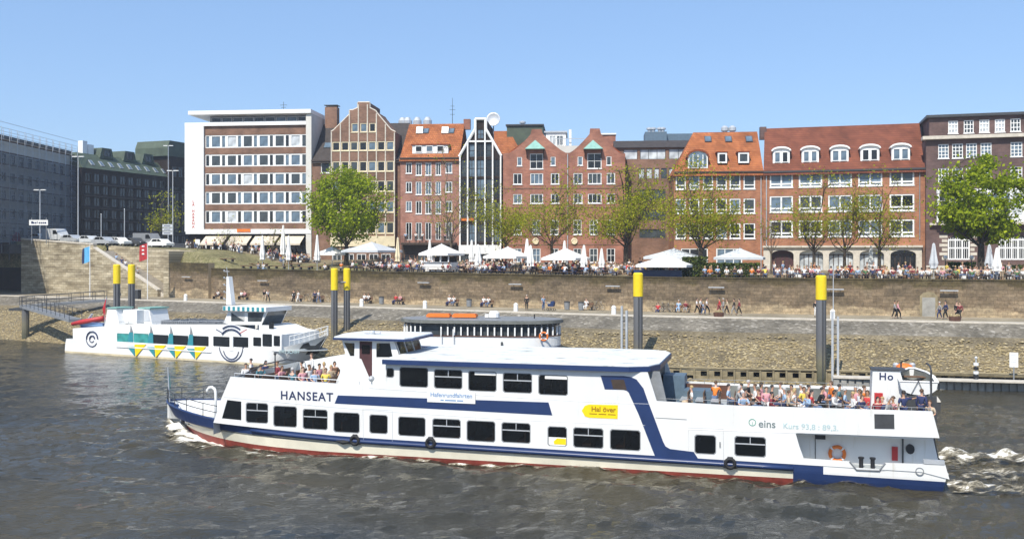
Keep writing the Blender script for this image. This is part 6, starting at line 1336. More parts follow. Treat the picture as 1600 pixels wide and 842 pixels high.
dv = N(nt, 'Math', operation='DIVIDE'); dv.inputs[1].default_value = 8.0; nt.links.new(ad.outputs[0], dv.inputs[0]); nt.links.new(ramp(nt, dv.outputs[0], [(.05, (.05,.055,.03)), (.30, (.17,.155,.10)), (.50, (.125,.125,.13)), (1, (.14,.145,.155))]), b.inputs['Base Color']); b.inputs['Roughness'].default_value = .6; M['pile_shaft'] = m
pile(1283, 82, 430, 597, .42, 'thick yellow topped mooring post at far right, rising from the waterline', 468)
pile(997, 87, 426, 553, .42, 'thick yellow topped mooring post standing on the rubble, casting a shadow', 463)
pile(522.5, 106, 419, 550, .36, 'yellow topped mooring post, left of the close pair behind the wheelhouse', 453)
pile(542, 107.5, 419, 520, .36, 'yellow topped mooring post, right of the close pair behind the wheelhouse', 453)
pile(182.5, 118, 413, 480, .40, 'yellow topped mooring post, left of the pair behind the patterned boat', 443)
pile(205.5, 119, 413, 480, .40, 'yellow topped mooring post, right of the pair behind the patterned boat', 443)
p = at(532, 441, 106.5); o = empty('tie_beam', tuple(p), 0, 'short steel tie between the close pair of mooring posts', 'beam'); mb = MB(); mb.tube([(-.5,-.1,0),(.55,.2,0)], .1, 6); mb.build('bar', M['grey_metal'], o); mb = MB(); mb.box(-.5,-.42,-.2,0,-.15,.15); mb.build('flange', M['grey_metal'], o)
for px, Y, top, lab in ((975.5, 86.5, 478, 'twin grey steel guide rails on the rubble left of a mooring post'), (1305, 81.5, 487, 'twin grey steel guide rails beside the rightmost mooring post')):
    p = at(px, HY, Y); o = empty('guide_post', (p.x, p.y, 0), R(-18), lab, 'guide post', 'steel guide rails by the water'); z1 = EYE-(top-HY)/F*Y
    for x in (-.22, .22): mb = MB(); mb.box(x-.09,x+.09,-.14,.14,-2,z1 if x < 0 else z1-.4); mb.build('rail', M['light_metal'], o)
    mb = MB()
    for k in range(7): mb.box(-.13,.13,-.05,.05,.6+k*.75,.68+k*.75)
    mb.build('rungs', M['dark_metal'], o)
# sheet piled edge with dark openings
sa, sb = qs(1000, -13.2), qs(1760, -13.2); hl = []; s = sa+.5; i = 0
while s < sb-1:
    lowr = (i % 11 == 3); hl.append([(s,.55 if not lowr else .2),(s+.62,.55 if not lowr else .2),(s+.62,1.0 if not lowr else .62),(s,1.0 if not lowr else .62)]); s += 1.08; i += 1
def qplate2(name, poly, t0, t1, mat, parent=None, holes=()): return qplate(name, poly, t0, t1, mat, parent, holes)
bw_ = qplate2('bank_wall', [(sa,-1.5),(sb,-1.5),(sb,1.22),(sa,1.22)], -13.4, -13.1, M['mud_wall'] if 'mud_wall' in M else M['concrete'], None, hl); tag(bw_, 'low tan bank edging with a row of dark square openings', 'wall')
o = qplate2('back_panel', [(sa,-1.5),(sb,-1.5),(sb,1.18),(sa,1.18)], -12.7, -12.6, M['dark_interior'], bw_)
mb = MB(); s = sa
while s < sb:
    a_ = [tuple(qp(s,-13.48,z)) for z in (-1,1.15)]; mb.tube(a_, .09, 5); s += 1.08
mb.build('bank_posts', M['mud_wall'], bw_)
mb = MB(); mb.tube([tuple(qp(sa+(sb-sa)*k/20,-13.35,1.25)) for k in range(21)], .1, 6); mb.build('capping_rail', M['mud_wall'], bw_)
# ribbed concrete pontoon at right
s0, s1 = qs(1302, -15.2), qs(1800, -15.2); n = 40; mb = MB()
for i in range(n):
    a, b_ = s0+(s1-s0)*i/n, s0+(s1-s0)*(i+1)/n; g_ = .12
    for (x0, x1, t0, z1) in ((a, b_, -15.0, .78), (a+.04, b_-g_, -15.2, .74)):
        vs = [qp(x0,t0,-.6),qp(x1,t0,-.6),qp(x1,-13.6,-.6),qp(x0,-13.6,-.6),qp(x0,t0,z1),qp(x1,t0,z1),qp(x1,-13.6,z1),qp(x0,-13.6,z1)]; mb.add(vs, [(4,5,6,7),(0,1,5,4),(1,2,6,5),(3,0,4,7)])
pt = mb.build('concrete_pontoon', M['concrete'], None); tag(pt, 'long ribbed grey concrete landing pontoon at the right bank', 'pontoon')
mb = MB()
for i in range(n+1):
    if i % 3 == 0: mb.box(0,0,0,0,0,0)
mb = MB(); vs = [qp(s0,-15.3,.80),qp(s1,-15.3,.80),qp(s1,-13.7,.80),qp(s0,-13.7,.80),qp(s0,-15.3,.92),qp(s1,-15.3,.92),qp(s1,-13.7,.92),qp(s0,-13.7,.92)]; mb.add(vs, [(4,5,6,7),(0,1,5,4),(1,2,6,5),(2,3,7,6),(3,0,4,7)]); mb.build('deck_slab', M['stone_trim'], pt)
p = qp(qs(1584,-14.4), -14.4, .92); o = empty('notice_board', tuple(p), R(-17), 'small white notice board on a post above the right pontoon', 'sign'); mb = MB(); mb.tube([(0,0,0),(0,0,1.1)], .06, 6); mb.build('post', M['grey_metal'], o); mb = MB(); mb.box(-.32,.32,-.05,-.01,1.0,2.2); mb.build('panel', M['white'], o)
mb = MB()
for k in range(4): mb.box(-.22,.18,-.06,-.051,1.95-k*.18,2.0-k*.18)
mb.build('text_lines', M['canvas_grey'], o)
p = qp(qs(1525,-14.9), -14.9, .92); o = empty('light_beacon', tuple(p), 0, 'small banded light beacon standing on the right pontoon', 'beacon')
for k in range(4): mb = MB(); mb.lathe([(.2,.0),(.2,.22)], 12, (0,0,.1+k*.34)); mb.build('band', M['white' if k % 2 else 'black'], o)
mb = MB(); mb.tube([(0,0,0),(0,0,1.7)], .06, 6); mb.ball((0,0,1.75), .13, 8, 5); mb.build('stem', M['light_metal'], o)
# dark jetty raft edge seen just behind the sun deck
p = at(1180, 606, 74); o = empty('pontoon_raft', (p.x, p.y, 0), R(-19), 'low dark floating raft with pale edge behind the ferry sun deck', 'pontoon'); mb = MB(); mb.box(-9,13,-1.2,1.2,-.3,.55); mb.build('float', M['dark_metal'], o); mb = MB(); mb.box(-9,13,-1.26,1.26,.553,.63); mb.build('edge_plank', M['stone_trim'], o)
# ------------------------------------------------------------------ gangway at left
g0 = at(34, 478, 126); gw = empty('access_gangway', (g0.x, g0.y, 0), 0, 'grey steel access bridge and ramp with railings at the left bank', 'gangway')
def deck_seg(name, A, B, w, par):
    A, B = Vector(A), Vector(B); d = (B-A); n_ = Vector((-d.y, d.x, 0)).normalized()*w/2; mb = MB()
    lo = Vector((0,0,-.32)); v = [A-n_,B-n_,B+n_,A+n_]; mb.add([p+lo for p in v]+v, [(3,2,1,0),(4,5,6,7),(0,1,5,4),(1,2,6,5),(2,3,7,6),(3,0,4,7)]); o = mb.build(name, M['grey_metal'], par)
    L_ = d.length; k = max(2, int(L_/1.5))
    for sg in (-1, 1):
        mb = MB()
        for i in range(k+1): q = A+d*i/k+n_*sg*.95; mb.tube([q, q+Vector((0,0,1.15))], .035, 5)
        for h in (.55, 1.15): mb.tube([A+n_*sg*.95+Vector((0,0,h)), B+n_*sg*.95+Vector((0,0,h))], .035, 5)
        mb.build('railing', M['dark_metal'], o)
    return o
def rel(px, py, Y): q = at(px, py, Y); return (q.x-g0.x, q.y-g0.y, q.z)
A_ = rel(32, 477, 127); B_ = rel(165, 467.5, 133); deck_seg('walkway', A_, B_, 1.8, gw); C_ = rel(118, 498.5, 113); deck_seg('ramp', rel(44, 478, 126), C_, 1.5, gw)
q = rel(40, 500, 126); mb = MB(); mb.lathe([(.45,-3),(.45,A_[2]-.33)], 12, (q[0],q[1],0)); mb.build('support_pile', M['pile_shaft'], gw)
mb = MB(); mb.box(A_[0]-.8,A_[0]+1.5,A_[1]-1.4,A_[1]+.6,A_[2]-.62,A_[2]-.325); mb.build('cross_head', M['dark_metal'], gw)
p = at(196, 470, 134); o = empty('equipment_cabinet', tuple(qp(qs(192,-.5),1.6,ZP+.0)), -qa(-60), 'dark grey equipment cabinet behind the pair of posts at the gangway', 'cabinet'); mb = MB(); mb.box(-.9,.9,-.3,.3,0,1.35); mb.build('body', M['dark_metal'], o); mb = MB(); mb.box(-.95,.95,-.35,.35,1.353,1.42); mb.build('lid', M['grey_metal'], o)
# ------------------------------------------------------------------ promenade furniture
bo = None
for px, py in ((203,465),(290,466.5),(565,481),(664,483.5),(806,486.5),(959,490.5),(1301,501)):
    s = qs(px, 1.0); p = qp(s, 1.0, ZP+.0)
    if bo is None:
        bo = empty('stone_bollard'); tag(bo, 'x', 'bollard', 'white stone posts along the promenade edge'); mb = MB(); mb.lathe([(.26,0),(.24,.75)], 8); mb.build('shaft', M['white'], bo); mb = MB(); mb.lathe([(.24,.752),(.27,.80),(.12,1.0)], 8); mb.build('cap', M['white'], bo); o = bo
    else: o = copy_tree(bo)
    place(o, tuple(p), 0, {203:'white stone bollard behind the left yellow posts',290:'white stone bollard left of the patterned boat mast',565:'white stone bollard just right of the twin posts',664:'white stone bollard above the saloon boat stern',806:'white stone bollard above the saloon boat middle',959:'white stone bollard left of the tall post on the rubble',1301:'white stone bollard beside the rightmost tall post'}[px])
def prom_bench():
    o = empty('promenade_bench'); tag(o, 'x', 'bench', 'dark benches along the quay wall')
    mb = MB(); mb.box(-.9,.9,-.25,.25,.40,.46); mb.build('seat', M['bench_wood'], o); mb = MB(); mb.box(-.9,.9,.22,.27,.52,.88); mb.build('backrest', M['bench_wood'], o)
    for x in (-.75, .75): mb = MB(); mb.box(x-.04,x+.04,-.22,.24,0,.398); mb.build('leg', M['dark_metal'], o)
    return o
pb = None; BENCH = {}
for px in (340, 380, 463, 497, 572, 622, 706, 760, 915, 1066):
    s = qs(px, 7.9); p = qp(s, 7.9, ZP); o = pb = prom_bench() if pb is None else copy_tree(pb); place(o, tuple(p), -qa(s)); BENCH[px] = (s, p)
    o['label'] = 'dark bench at the wall foot, ' + {340:'first from the stairs',380:'right of the patterned boat mast',463:'left of the twin posts behind two strollers',497:'nearest left of the twin posts',572:'just right of the twin posts',622:'with a red shirted sitter',706:'above the orange rafts',760:'with two white shirted sitters',915:'with a lone sitter in white',1066:'right of the tall post on the rubble'}[px]
bn = None
for px in (596, 733, 886, 908):
    s = qs(px, 7.6); p = qp(s, 7.6, ZP)
    if bn is None:
        bn = empty('litter_bin'); tag(bn, 'x', 'bin', 'dark litter bins along the quay wall'); mb = MB(); mb.lathe([(.30,.05),(.34,.85)], 14); mb.build('drum', M['grey_metal'], bn); mb = MB(); mb.lathe([(.36,.852),(.36,.95),(.2,1.0)], 14); mb.build('lid', M['dark_metal'], bn); o = bn
    else: o = copy_tree(bn)
    place(o, tuple(p), 0, {596:'dark round litter bin between two benches right of the twin posts',733:'dark round litter bin right of the bench above the rafts',886:'dark round litter bin left of the lone white sitter',908:'dark round litter bin hard against the lone white sitter'}[px])
def bicycle():
    o = empty('bicycle'); tag(o, 'x', 'bicycle', 'bicycles leaning by the quay wall')
    for x in (-.52, .52):
        mb = MB(); mb.torus((x,0,.34), .32, .02, 'y', 20, 5); w_ = mb.build('wheel', M['rubber'], o); mb = MB()
        for k in range(8): a = k*math.pi/8; mb.tube([(x-.3*math.cos(a),0,.34-.3*math.sin(a)),(x+.3*math.cos(a),0,.34+.3*math.sin(a))], .004, 3)
        mb.build('spokes', M['light_metal'], w_)
    mb = MB(); A=(-.52,0,.34); B=(-.12,0,.30); D=(-.22,0,.82); E=(.36,0,.84); G_=(.52,0,.34)
    for a, b_ in ((A,B),(A,D),(B,D),(B,E),(D,E),(E,G_)): mb.tube([a,b_], .018, 5)
    mb.build('bike_frame', M['dark_metal'], o); mb = MB(); mb.box(-.34,-.12,-.06,.06,.90,.95); mb.tube([(-.22,0,.82),(-.23,0,.92)], .014, 5); mb.build('saddle', M['black'], o)
    mb = MB(); mb.tube([(.36,0,.84),(.34,0,1.02)], .014, 5); mb.tube([(.28,-.26,1.04),(.36,0,1.02),(.28,.26,1.04)], .014, 5); mb.build('handlebar', M['light_metal'], o); return o
bk_ = None
for i, (px, t) in enumerate(((928,8.2),(935,7.9),(1030,8.3),(1040,8.0),(1047,8.3),(478,8.3),(507,8.2))):
    s = qs(px, t); o = bk_ = bicycle() if bk_ is None else copy_tree(bk_); place(o, tuple(qp(s,t,ZP)), -qa(s)+ru(-.3,.3)); o['label'] = ['bicycle leaning right of the lone white sitter','bicycle at the wall above the cabin roof end','bicycle at the wall right of the tall rubble post','bicycle in the middle of the cluster right of the tall post','bicycle nearest the light blue sitter','bicycle behind strollers left of the twin posts','bicycle right beside the twin posts'][i]
for px, lab in ((1123,'low brown tub on the kerb below the walking group'),(1492,'low brown tub with stones on the kerb near the right end')):
    o = empty('plant_tub', tuple(qp(qs(px,.6),.6,ZP+.1)), 0, lab, 'tub'); mb = MB(); mb.lathe([(.5,0),(.55,.4),(.5,.42)], 12); mb.build('pot', M['brown_wood'], o); mb = MB()
    for k in range(12): mb.ball((ru(-.35,.35),ru(-.35,.35),.45+.1*rnd()), .13, 6, 4)
    mb.build('filling', M['rubble'], o)
o = empty('lamp_pole', tuple(qp(qs(1302,2.5),2.5,ZP)), 0, 'thin pale pole standing on the promenade right of the rightmost post', 'pole'); mb = MB(); mb.tube([(0,0,0),(0,0,5.2)], [.06,.04], 6); mb.build('pole', M['light_metal'], o); mb = MB(); mb.lathe([(.15,0),(.15,.3)], 8); mb.build('foot', M['grey_metal'], o)
# baby carriage
s = qs(861, 5.0); o = empty('baby_carriage', tuple(qp(s,5.0,ZP)), -qa(s), 'navy baby carriage pushed along the promenade', 'pram')
mb = MB(); mb.prism([(-.3,.5),(.35,.5),(.42,.78),(-.38,.78)], -.22, .22); mb.build('basket', M['navy'], o); mb = MB(); mb.prism([(.0,.785),(.44,.785),(.42,1.0),(.25,1.12),(.05,1.05)], -.21, .21); mb.build('hood', M['navy'], o)
for x in (-.3, .3): mb = MB(); mb.torus((x,-.24,.17), .14, .03, 'y', 14, 5); mb.torus((x,.24,.17), .14, .03, 'y', 14, 5); mb.build('wheel', M['rubber'], o)
mb = MB(); mb.tube([(-.3,-.2,.17),(.2,-.2,.55),(-.55,-.2,1.0),(-.55,.2,1.0),(.2,.2,.55),(-.3,.2,.17)], .02, 5); mb.build('handle', M['light_metal'], o)
# flags on poles
for px, t, top, cols_, lab, sgn in ((140.5, 3.0, 382, ('light_blue','lettering_navy'), 'light blue banner on a white pole in front of the bastion', -1), (230.5, 3.0, 377, ('red','white'), 'red banner with pale marks on a white pole by the stairs', -1)):
    s = qs(px, t); p = qp(s, t, ZP); h = EYE-(top-HY)/F*p.y-ZP; o = empty('flag_pole', tuple(p), 0, lab, 'flag', 'banners on white poles'); mb = MB(); mb.tube([(0,0,0),(0,0,h)], [.07,.05], 8); mb.build('pole', M['white'], o)
    fl = 2.3; mb = MB(); n = 8
    for i in range(n+1):
        for k in range(9): mb.v.append((-1.15*i/n, .10*math.sin(i*1.1+k*.4), h-.25-fl*k/8-.05*i))
    for i in range(n):
        for k in range(8): mb.f.append((i*9+k,(i+1)*9+k,(i+1)*9+k+1,i*9+k+1)); mb.m.append(1 if (i > 5 and px < 200) else 0)
    f_ = mb.build('banner', [M[cols_[0]], M[cols_[1]]], o, fix=False, smooth=True)
    if px > 200: 
        mb = MB()
        for k in range(3): mb.ball((-.6,.02,h-.75-k*.55), (.25,.16,.16), 8, 5)
        mb.build('printed_mark', M['canvas'], f_)
# ------------------------------------------------------------------ street items at left
def street_lamp(px, Y, top, lab, base):
    p = at(px, HY, Y); h = EYE-(top-HY)/F*Y-base; o = empty('street_lamp', (p.x,p.y,base), 0, lab, 'street lamp', 'twin headed street lamps'); mb = MB(); mb.tube([(0,0,0),(0,0,h)], [.12,.07], 8); mb.build('pole', M['light_metal'], o)
    for x in (-1, 1): mb = MB(); mb.box(min(x*.15,x*1.0),max(x*.15,x*1.0),-.16,.16,h-.06,h+.08); mb.build('lamp_head', M['white'], o)
    mb = MB(); mb.tube([(-.2,0,h),(.2,0,h)], .05, 6); mb.build('arm', M['grey_metal'], o)
street_lamp(122, 165, 245, 'tallest twin headed street lamp at the end of the netted building', 12.6); street_lamp(62.5, 162, 297, 'shorter twin headed street lamp before the netted building', 13.0); street_lamp(270, 170, 267, 'twin headed street lamp just left of the white hotel', 11.4); street_lamp(263, 200, 228, 'distant street lamp against the dark green roofed block', 11.2)
for px, Y, top, lab in ((158,160,335,'plain pale pole before the dark block, left one'),(194.5,164,327,'plain pale pole before the dark block, right one')):
    p = at(px, HY, Y); o = empty('street_pole', (p.x,p.y,12.0), 0, lab, 'pole'); h = EYE-(top-HY)/F*Y-12; mb = MB(); mb.tube([(0,0,0),(0,0,h)], .07, 6); mb.build('pole', M['light_metal'], o); mb = MB(); mb.ball((0,0,h), .1, 6, 4); mb.build('cap', M['light_metal'], o)
p = at(61, HY, 158); o = empty('direction_sign', (p.x,p.y,13), 0, 'grey white direction sign beside the shorter lamp', 'sign'); mb = MB(); mb.tube([(-1.2,0,0),(-1.2,0,4.3)], .06, 6); mb.tube([(1.2,0,0),(1.2,0,4.3)], .06, 6); mb.build('post', M['grey_metal'], o)
z = EYE-(348-HY)/F*158-13; mb = MB(); mb.box(-1.6,1.5,-.08,-.02,z-.42,z+.45); pn = mb.build('panel', M['white'], o); mb = MB()
for i, w_ in enumerate((.32,.22,.22,.12,.22,.22,.24,.3)): mb.box(-1.25+i*.31,-1.25+i*.31+w_,-.09,-.081,z-.17,z+(.22 if i in (0,3) else .10))
mb.build('worn_lettering', M['lettering_navy'], pn)
p = at(262, HY, 162); o = empty('direction_sign', (p.x,p.y,11.5), 0, 'stack of white direction boards left of the hotel', 'sign'); mb = MB(); mb.tube([(0,0,0),(0,0,4.9)], .07, 6); mb.build('post', M['grey_metal'], o)
for k in range(3): mb = MB(); z = 3.1+k*.62; mb.box(-.85,.85,-.12,-.07,z,z+.5); pn = mb.build('panel', M['canvas_grey'], o); mb = MB(); mb.box(-.6,.5,-.13,-.121,z+.18,z+.30); mb.build('text_line', M['lettering_navy'], pn)
o = empty('shop_sign', tuple(at(300+9,HY,150).to_2d())+(10.2,), 0, 'small square white sign on a post in front of the hotel', 'sign'); mb = MB(); mb.tube([(0,0,0),(0,0,3.4)], .05, 6); mb.build('post', M['dark_metal'], o); mb = MB(); mb.box(-.35,.35,-.1,-.05,2.7,3.4); mb.build('panel', M['white'], o)
def car(kind, col):
    L_, W_, H_ = {'car': (4.3,1.7,1.45), 'van': (5.4,1.95,2.3), 'bus': (11.5,2.5,3.05)}[kind]; o = empty({'car':'parked_car','van':'delivery_van','bus':'city_bus'}[kind]); mb = MB()
    if kind == 'car': pr = [(-L_/2,.35),(L_/2,.35),(L_/2,.75),(L_/2-.9,.92),(L_/2-1.6,1.42),(-L_/2+1.0,1.45),(-L_/2+.35,.98),(-L_/2,.9)]
    elif kind == 'van': pr = [(-L_/2,.4),(L_/2,.4),(L_/2,1.0),(L_/2-.8,1.3),(L_/2-1.5,2.25),(-L_/2,2.3)]
    else: pr = [(-L_/2,.4),(L_/2,.4),(L_/2,1.4),(L_/2-.15,3.0),(-L_/2+.1,3.05),(-L_/2,2.9)]
    mb.prism(pr, -W_/2, W_/2); mb.build('body', M[col], o)
    if kind == 'car': gl = [[(-L_/2+.75,.98),(-.1,.98),(-.1,1.36),(-L_/2+1.1,1.36)],[(.0,.98),(L_/2-1.15,.98),(L_/2-1.75,1.36),(.0,1.36)]]
    elif kind == 'van': gl = [[(L_/2-2.3,1.3),(L_/2-1.0,1.3),(L_/2-1.5,2.0),(L_/2-2.3,2.0)]]
    else: gl = [[(-L_/2+.4+i*1.8,1.5),(-L_/2+2.0+i*1.8,1.5),(-L_/2+2.0+i*1.8,2.6),(-L_/2+.4+i*1.8,2.6)] for i in range(6)]
    for g_ in gl: mb = MB(); mb.prism(g_, -W_/2-.01, -W_/2+.02); mb.prism(g_, W_/2-.02, W_/2+.01); mb.build('side_window', M['glass_dark'], o)
    for x in (-L_/2+.8, L_/2-.85): mb = MB(); mb.torus((x,-W_/2+.1,.32), .24, .1, 'y', 16, 6); mb.torus((x,W_/2-.1,.32), .24, .1, 'y', 16, 6); w_ = mb.build('wheel', M['rubber'], o); mb = MB(); mb.tube([(x,-W_/2+.03,.32),(x,W_/2-.03,.32)], .17, 10); mb.build('rim', M['light_metal'], w_)
    for y in (-W_/2+.25, W_/2-.25): mb = MB(); mb.ball((L_/2-.02,y,.68), (.06,.14,.09), 8, 5); mb.build('headlight', M['white'], o)
    return o
cars = [('van',14,12,'red','red van on the bridge at the left edge','van',0),('van',88,15,'canvas_grey','pale delivery van parked behind the bastion parapet','van',0),('car',62,15,'light_metal','silver car at the parapet left of the pale van','car',0),('car',113,13.5,'light_metal','silver car right behind the pale van','car',0),('car',140,14,'canvas_grey','pale grey car near the blue banner','car',0),('car',163,13,'light_metal','silver car at the top of the stairs','car',0),('car',186,15,'white','white car above the stairs','car',0),('car',210,17,'dark_metal','dark car left of the red banner','car',0),('van',232,19,'grey_metal','grey van behind the red banner','van',0),('car',252,18,'white','white car before the direction boards','car',0)]
for k, px, t, col, lab, cat, rz in cars:
    s = qs(px, t); o = car(k, col); p = qp(s, t); zg = ground(max(s, S35-7), max(t, TW+1.5)) if col != 'red' else 12.92; p.z = zg
    place(o, tuple(p), -qa(s)+(0 if k != 'car' else ru(-.05,.05))); tag(o, lab, cat, None if col == 'red' else 'vehicles parked above the bastion')
# ------------------------------------------------------------------ trees
def tree(px, t, top, half_px, cbot, nleaf, leaf, lm, bark, label, trunk_r=.3, name='tree', seed=1, clump=1.0, flat=.55, lean=0, Y=None, gz=None, group=None, shell=0, dx=0):
    rg = random.Random(seed)
    if Y: p = at(px, HY, Y); z0 = gz; a_ = 0
    else: s = qs(px, t); p = qp(s, t); z0 = ground(s, t); Y = p.y
    h = EYE-(top-HY)/F*Y-z0; r = half_px/F*Y; cb = EYE-(cbot-HY)/F*Y-z0
    o = empty(name, (p.x,p.y,z0), 0, label, 'tree', group); mb = MB(); tips = []
    cz = (cb+h)/2; ch = (h-cb)/2; dxm = dx/F*Y
    def limb(P0, d, L_, rad, depth):
        pts = [P0]; q = P0; dd = d
        for k in range(4):
            dd = (dd + Vector((rg.gauss(0,.13),rg.gauss(0,.13),rg.gauss(.04,.08)))).normalized(); q = q + dd*L_/4
            e = Vector(((q.x-dxm)/r, q.y/r, (q.z-cz)/ch));
            if e.length > .97 and q.z > cb: q = Vector((dxm+e.x/e.length*r*.95, e.y/e.length*r*.95, cz+e.z/e.length*ch*.95))
            pts.append(q)
        mb.tube(pts, [rad*(1-.17*k) for k in range(5)], 6 if depth < 2 else 4)
        tips.extend(pts[2:] if depth >= 1 else pts[3:])
        if depth < 3:
            for k in range(3 if depth else 4):
                b_ = pts[rg.choice((2,3,4)) if depth else rg.choice((1,2,3,4))]; v = Vector((rg.gauss(0,1),rg.gauss(0,1),rg.gauss(.25,.6))).normalized(); limb(b_, (dd*.55+v*.75).normalized(), L_*rg.uniform(.5,.75), rad*.52, depth+1)
    base_top = Vector((lean*.3, 0, cb+ch*.15)); mb.tube([(0,0,-.3),(0,0,.6),(lean*.15,.03,cb*.6),tuple(base_top)], [trunk_r*1.35,trunk_r*1.02,trunk_r*.9,trunk_r*.75], 9)
    for k in range(6):
        a = k*math.pi/3+rg.uniform(-.4,.4); e = rg.uniform(.5,1.5); limb(base_top - Vector((0,0,rg.uniform(0,cb*.25))), Vector((math.cos(a),math.sin(a),e)).normalized(), max(r,ch)*rg.uniform(.6,.85), trunk_r*.33, 0)
    limb(base_top, Vector((0,0,1)), ch*1.3, trunk_r*.5, 0)
    mb.build('trunk', M[bark], o)
    lb = MB(); lobes = []
    for k in range(int(34*clump)):
        v = Vector((rg.gauss(0,1),rg.gauss(0,1),rg.gauss(0,1))).normalized()*rg.uniform(.35,1.0)**.5; lobes.append((v, rg.uniform(.12,.25)))
    def leafq(c, sz):
        n1 = Vector((rg.gauss(0,1),rg.gauss(0,1),rg.gauss(0,1))).normalized(); n2 = n1.orthogonal().normalized(); n3 = n1.cross(n2); a = sz*rg.uniform(.6,1.2); b_ = a*rg.uniform(.5,.9)
        lb.add([c+n2*a, c+n3*b_, c-n2*a, c-n3*b_], [(0,1,2,3)])
    n_tip = nleaf if not shell else int(nleaf*.25)
    for k in range(n_tip):
        c = rg.choice(tips) + Vector((rg.gauss(0,flat*1.35),rg.gauss(0,flat*1.35),rg.gauss(0,flat*.6))); leafq(c, leaf)
    if shell:
        for k in range(nleaf-n_tip):
            v, rr_ = rg.choice(lobes); w_ = Vector((rg.gauss(0,1),rg.gauss(0,1),rg.gauss(0,1))).normalized()*rr_*rg.uniform(.3,1.15); e = v*.86+w_
            z = cz+e.z*ch
            if z < cb: z = cb + rg.uniform(0,.8)
            leafq(Vector((dxm+e.x*r, e.y*r, z)), leaf)
    lb.build('crown', M[lm], o, fix=False)
    return o
tree(541, 20, 255, 72, 392, 15000, .21, 'leaf_green', 'tree_bark', 'big round fresh green chestnut tree before the gabled house', .35, seed=5, shell=1, clump=1.5)
tree(1533, 17, 241, 71, 392, 14000, .21, 'leaf_green', 'tree_bark', 'big round fresh green tree before the purple brick block', .42, seed=8, shell=1, clump=1.4)
SP = [(705,26,222,44,388,1500,.12,'leaf_spring','tan_bark','tall nearly bare tree before the orange roofed pink house',.22,11,.6),
 (790,22,285,44,385,4600,.13,'leaf_spring','tree_bark','small yellowish green tree at the corner of the ribbed gable',.2,12,.7),
 (862,20,255,46,388,4200,.13,'leaf_spring','tree_bark','thin leafed spring tree between the twin gables',.22,13,.8),
 (978,19,262,72,392,6500,.14,'leaf_spring','tree_bark','wide olive spring tree right of the twin gables',.36,14,.8),
 (1095,17,242,64,398,6800,.14,'leaf_spring','tree_bark','tall spring tree with ivy trunk before the orange roofed house',.34,15,.8),
 (1272,18,255,36,398,2300,.12,'leaf_spring','tree_bark','slender spring tree before the long arcade, leftmost of three',.22,16,.6),
 (1320,20,270,30,398,1700,.12,'leaf_spring','tree_bark','slender spring tree before the long arcade, middle of three',.2,17,.6),
 (1374,18,255,42,396,2900,.12,'leaf_spring','tree_bark','slender spring tree before the long arcade, rightmost of three',.22,18,.6),
 (1205,22,300,16,400,140,.15,'leaf_spring','tan_bark','thin bare sapling at the joint of the two brick houses',.12,19,.5),
 (356,22,338,22,392,90,.14,'leaf_spring','tan_bark','thin bare young tree before the hotel awnings, left one',.1,20,.5),
 (425,22,338,20,392,90,.14,'leaf_spring','tan_bark','thin bare young tree before the hotel awnings, right one',.1,21,.5)]
for px, t, top, hp, cb, nl, lf, lm, bk_m, lab, tr, sd_i, fl in SP: tree(px, t, top, hp, cb, nl, lf, lm, bk_m, lab, tr, seed=sd_i, flat=fl, group='spring trees on the riverside terrace')
tree(258, 0, 300, 24, 372, 900, .2, 'leaf_spring', 'tan_bark', 'brownish bare tree between the dark block and the hotel', .2, seed=31, flat=.6, Y=178, gz=11.3)
# ivy on one trunk and clipped hedges
def hedge(px0, px1, t, h, d, n, label):
    s0, s1 = qs(px0, t), qs(px1, t); rg = random.Random(int(px0)); mb = MB(); mb2 = MB()
    sm = (s0+s1)/2; p = qp(sm, t, ground(sm, t)); o = empty('hedge', tuple(p), -qa(sm), label, 'hedge'); L_ = s1-s0
    for k in range(n):
        c = Vector((rg.uniform(-L_/2,L_/2), rg.uniform(-d/2,d/2), rg.uniform(.1,h)))
        if rg.random() < .6: c = Vector((c.x, -d/2+rg.gauss(0,.06), c.z)) if rg.random() < .5 else Vector((c.x, c.y, h+rg.gauss(0,.06)))
        n1 = Vector((rg.gauss(0,1),rg.gauss(0,1),rg.gauss(0,1))).normalized(); n2 = n1.orthogonal().normalized(); n3 = n1.cross(n2); mb.add([c+n2*.14,c+n3*.1,c-n2*.14,c-n3*.1], [(0,1,2,3)])
    mb.build('foliage', M['leaf_hedge'], o, fix=False)
    for k in range(max(2, int(L_/1.2))): x = -L_/2+.4+k*1.2; mb2.tube([(x,0,0),(x+.1,0,h*.8)], .04, 5)
    mb2.build('stems', M['tree_bark'], o)
hedge(1104, 1186, 13.5, 1.5, .9, 2600, 'clipped olive hedge under the grey parasols'); hedge(1070, 1103, 13.0, 2.2, 1.2, 1500, 'dark shaggy shrub at the foot of the ivy tree'); hedge(1478, 1524, 27, 1.3, 1.0, 1200, 'low green shrub under the lattice window'); hedge(1560, 1640, 26, 1.0, .9, 1100, 'low shrub row at the right building foot')
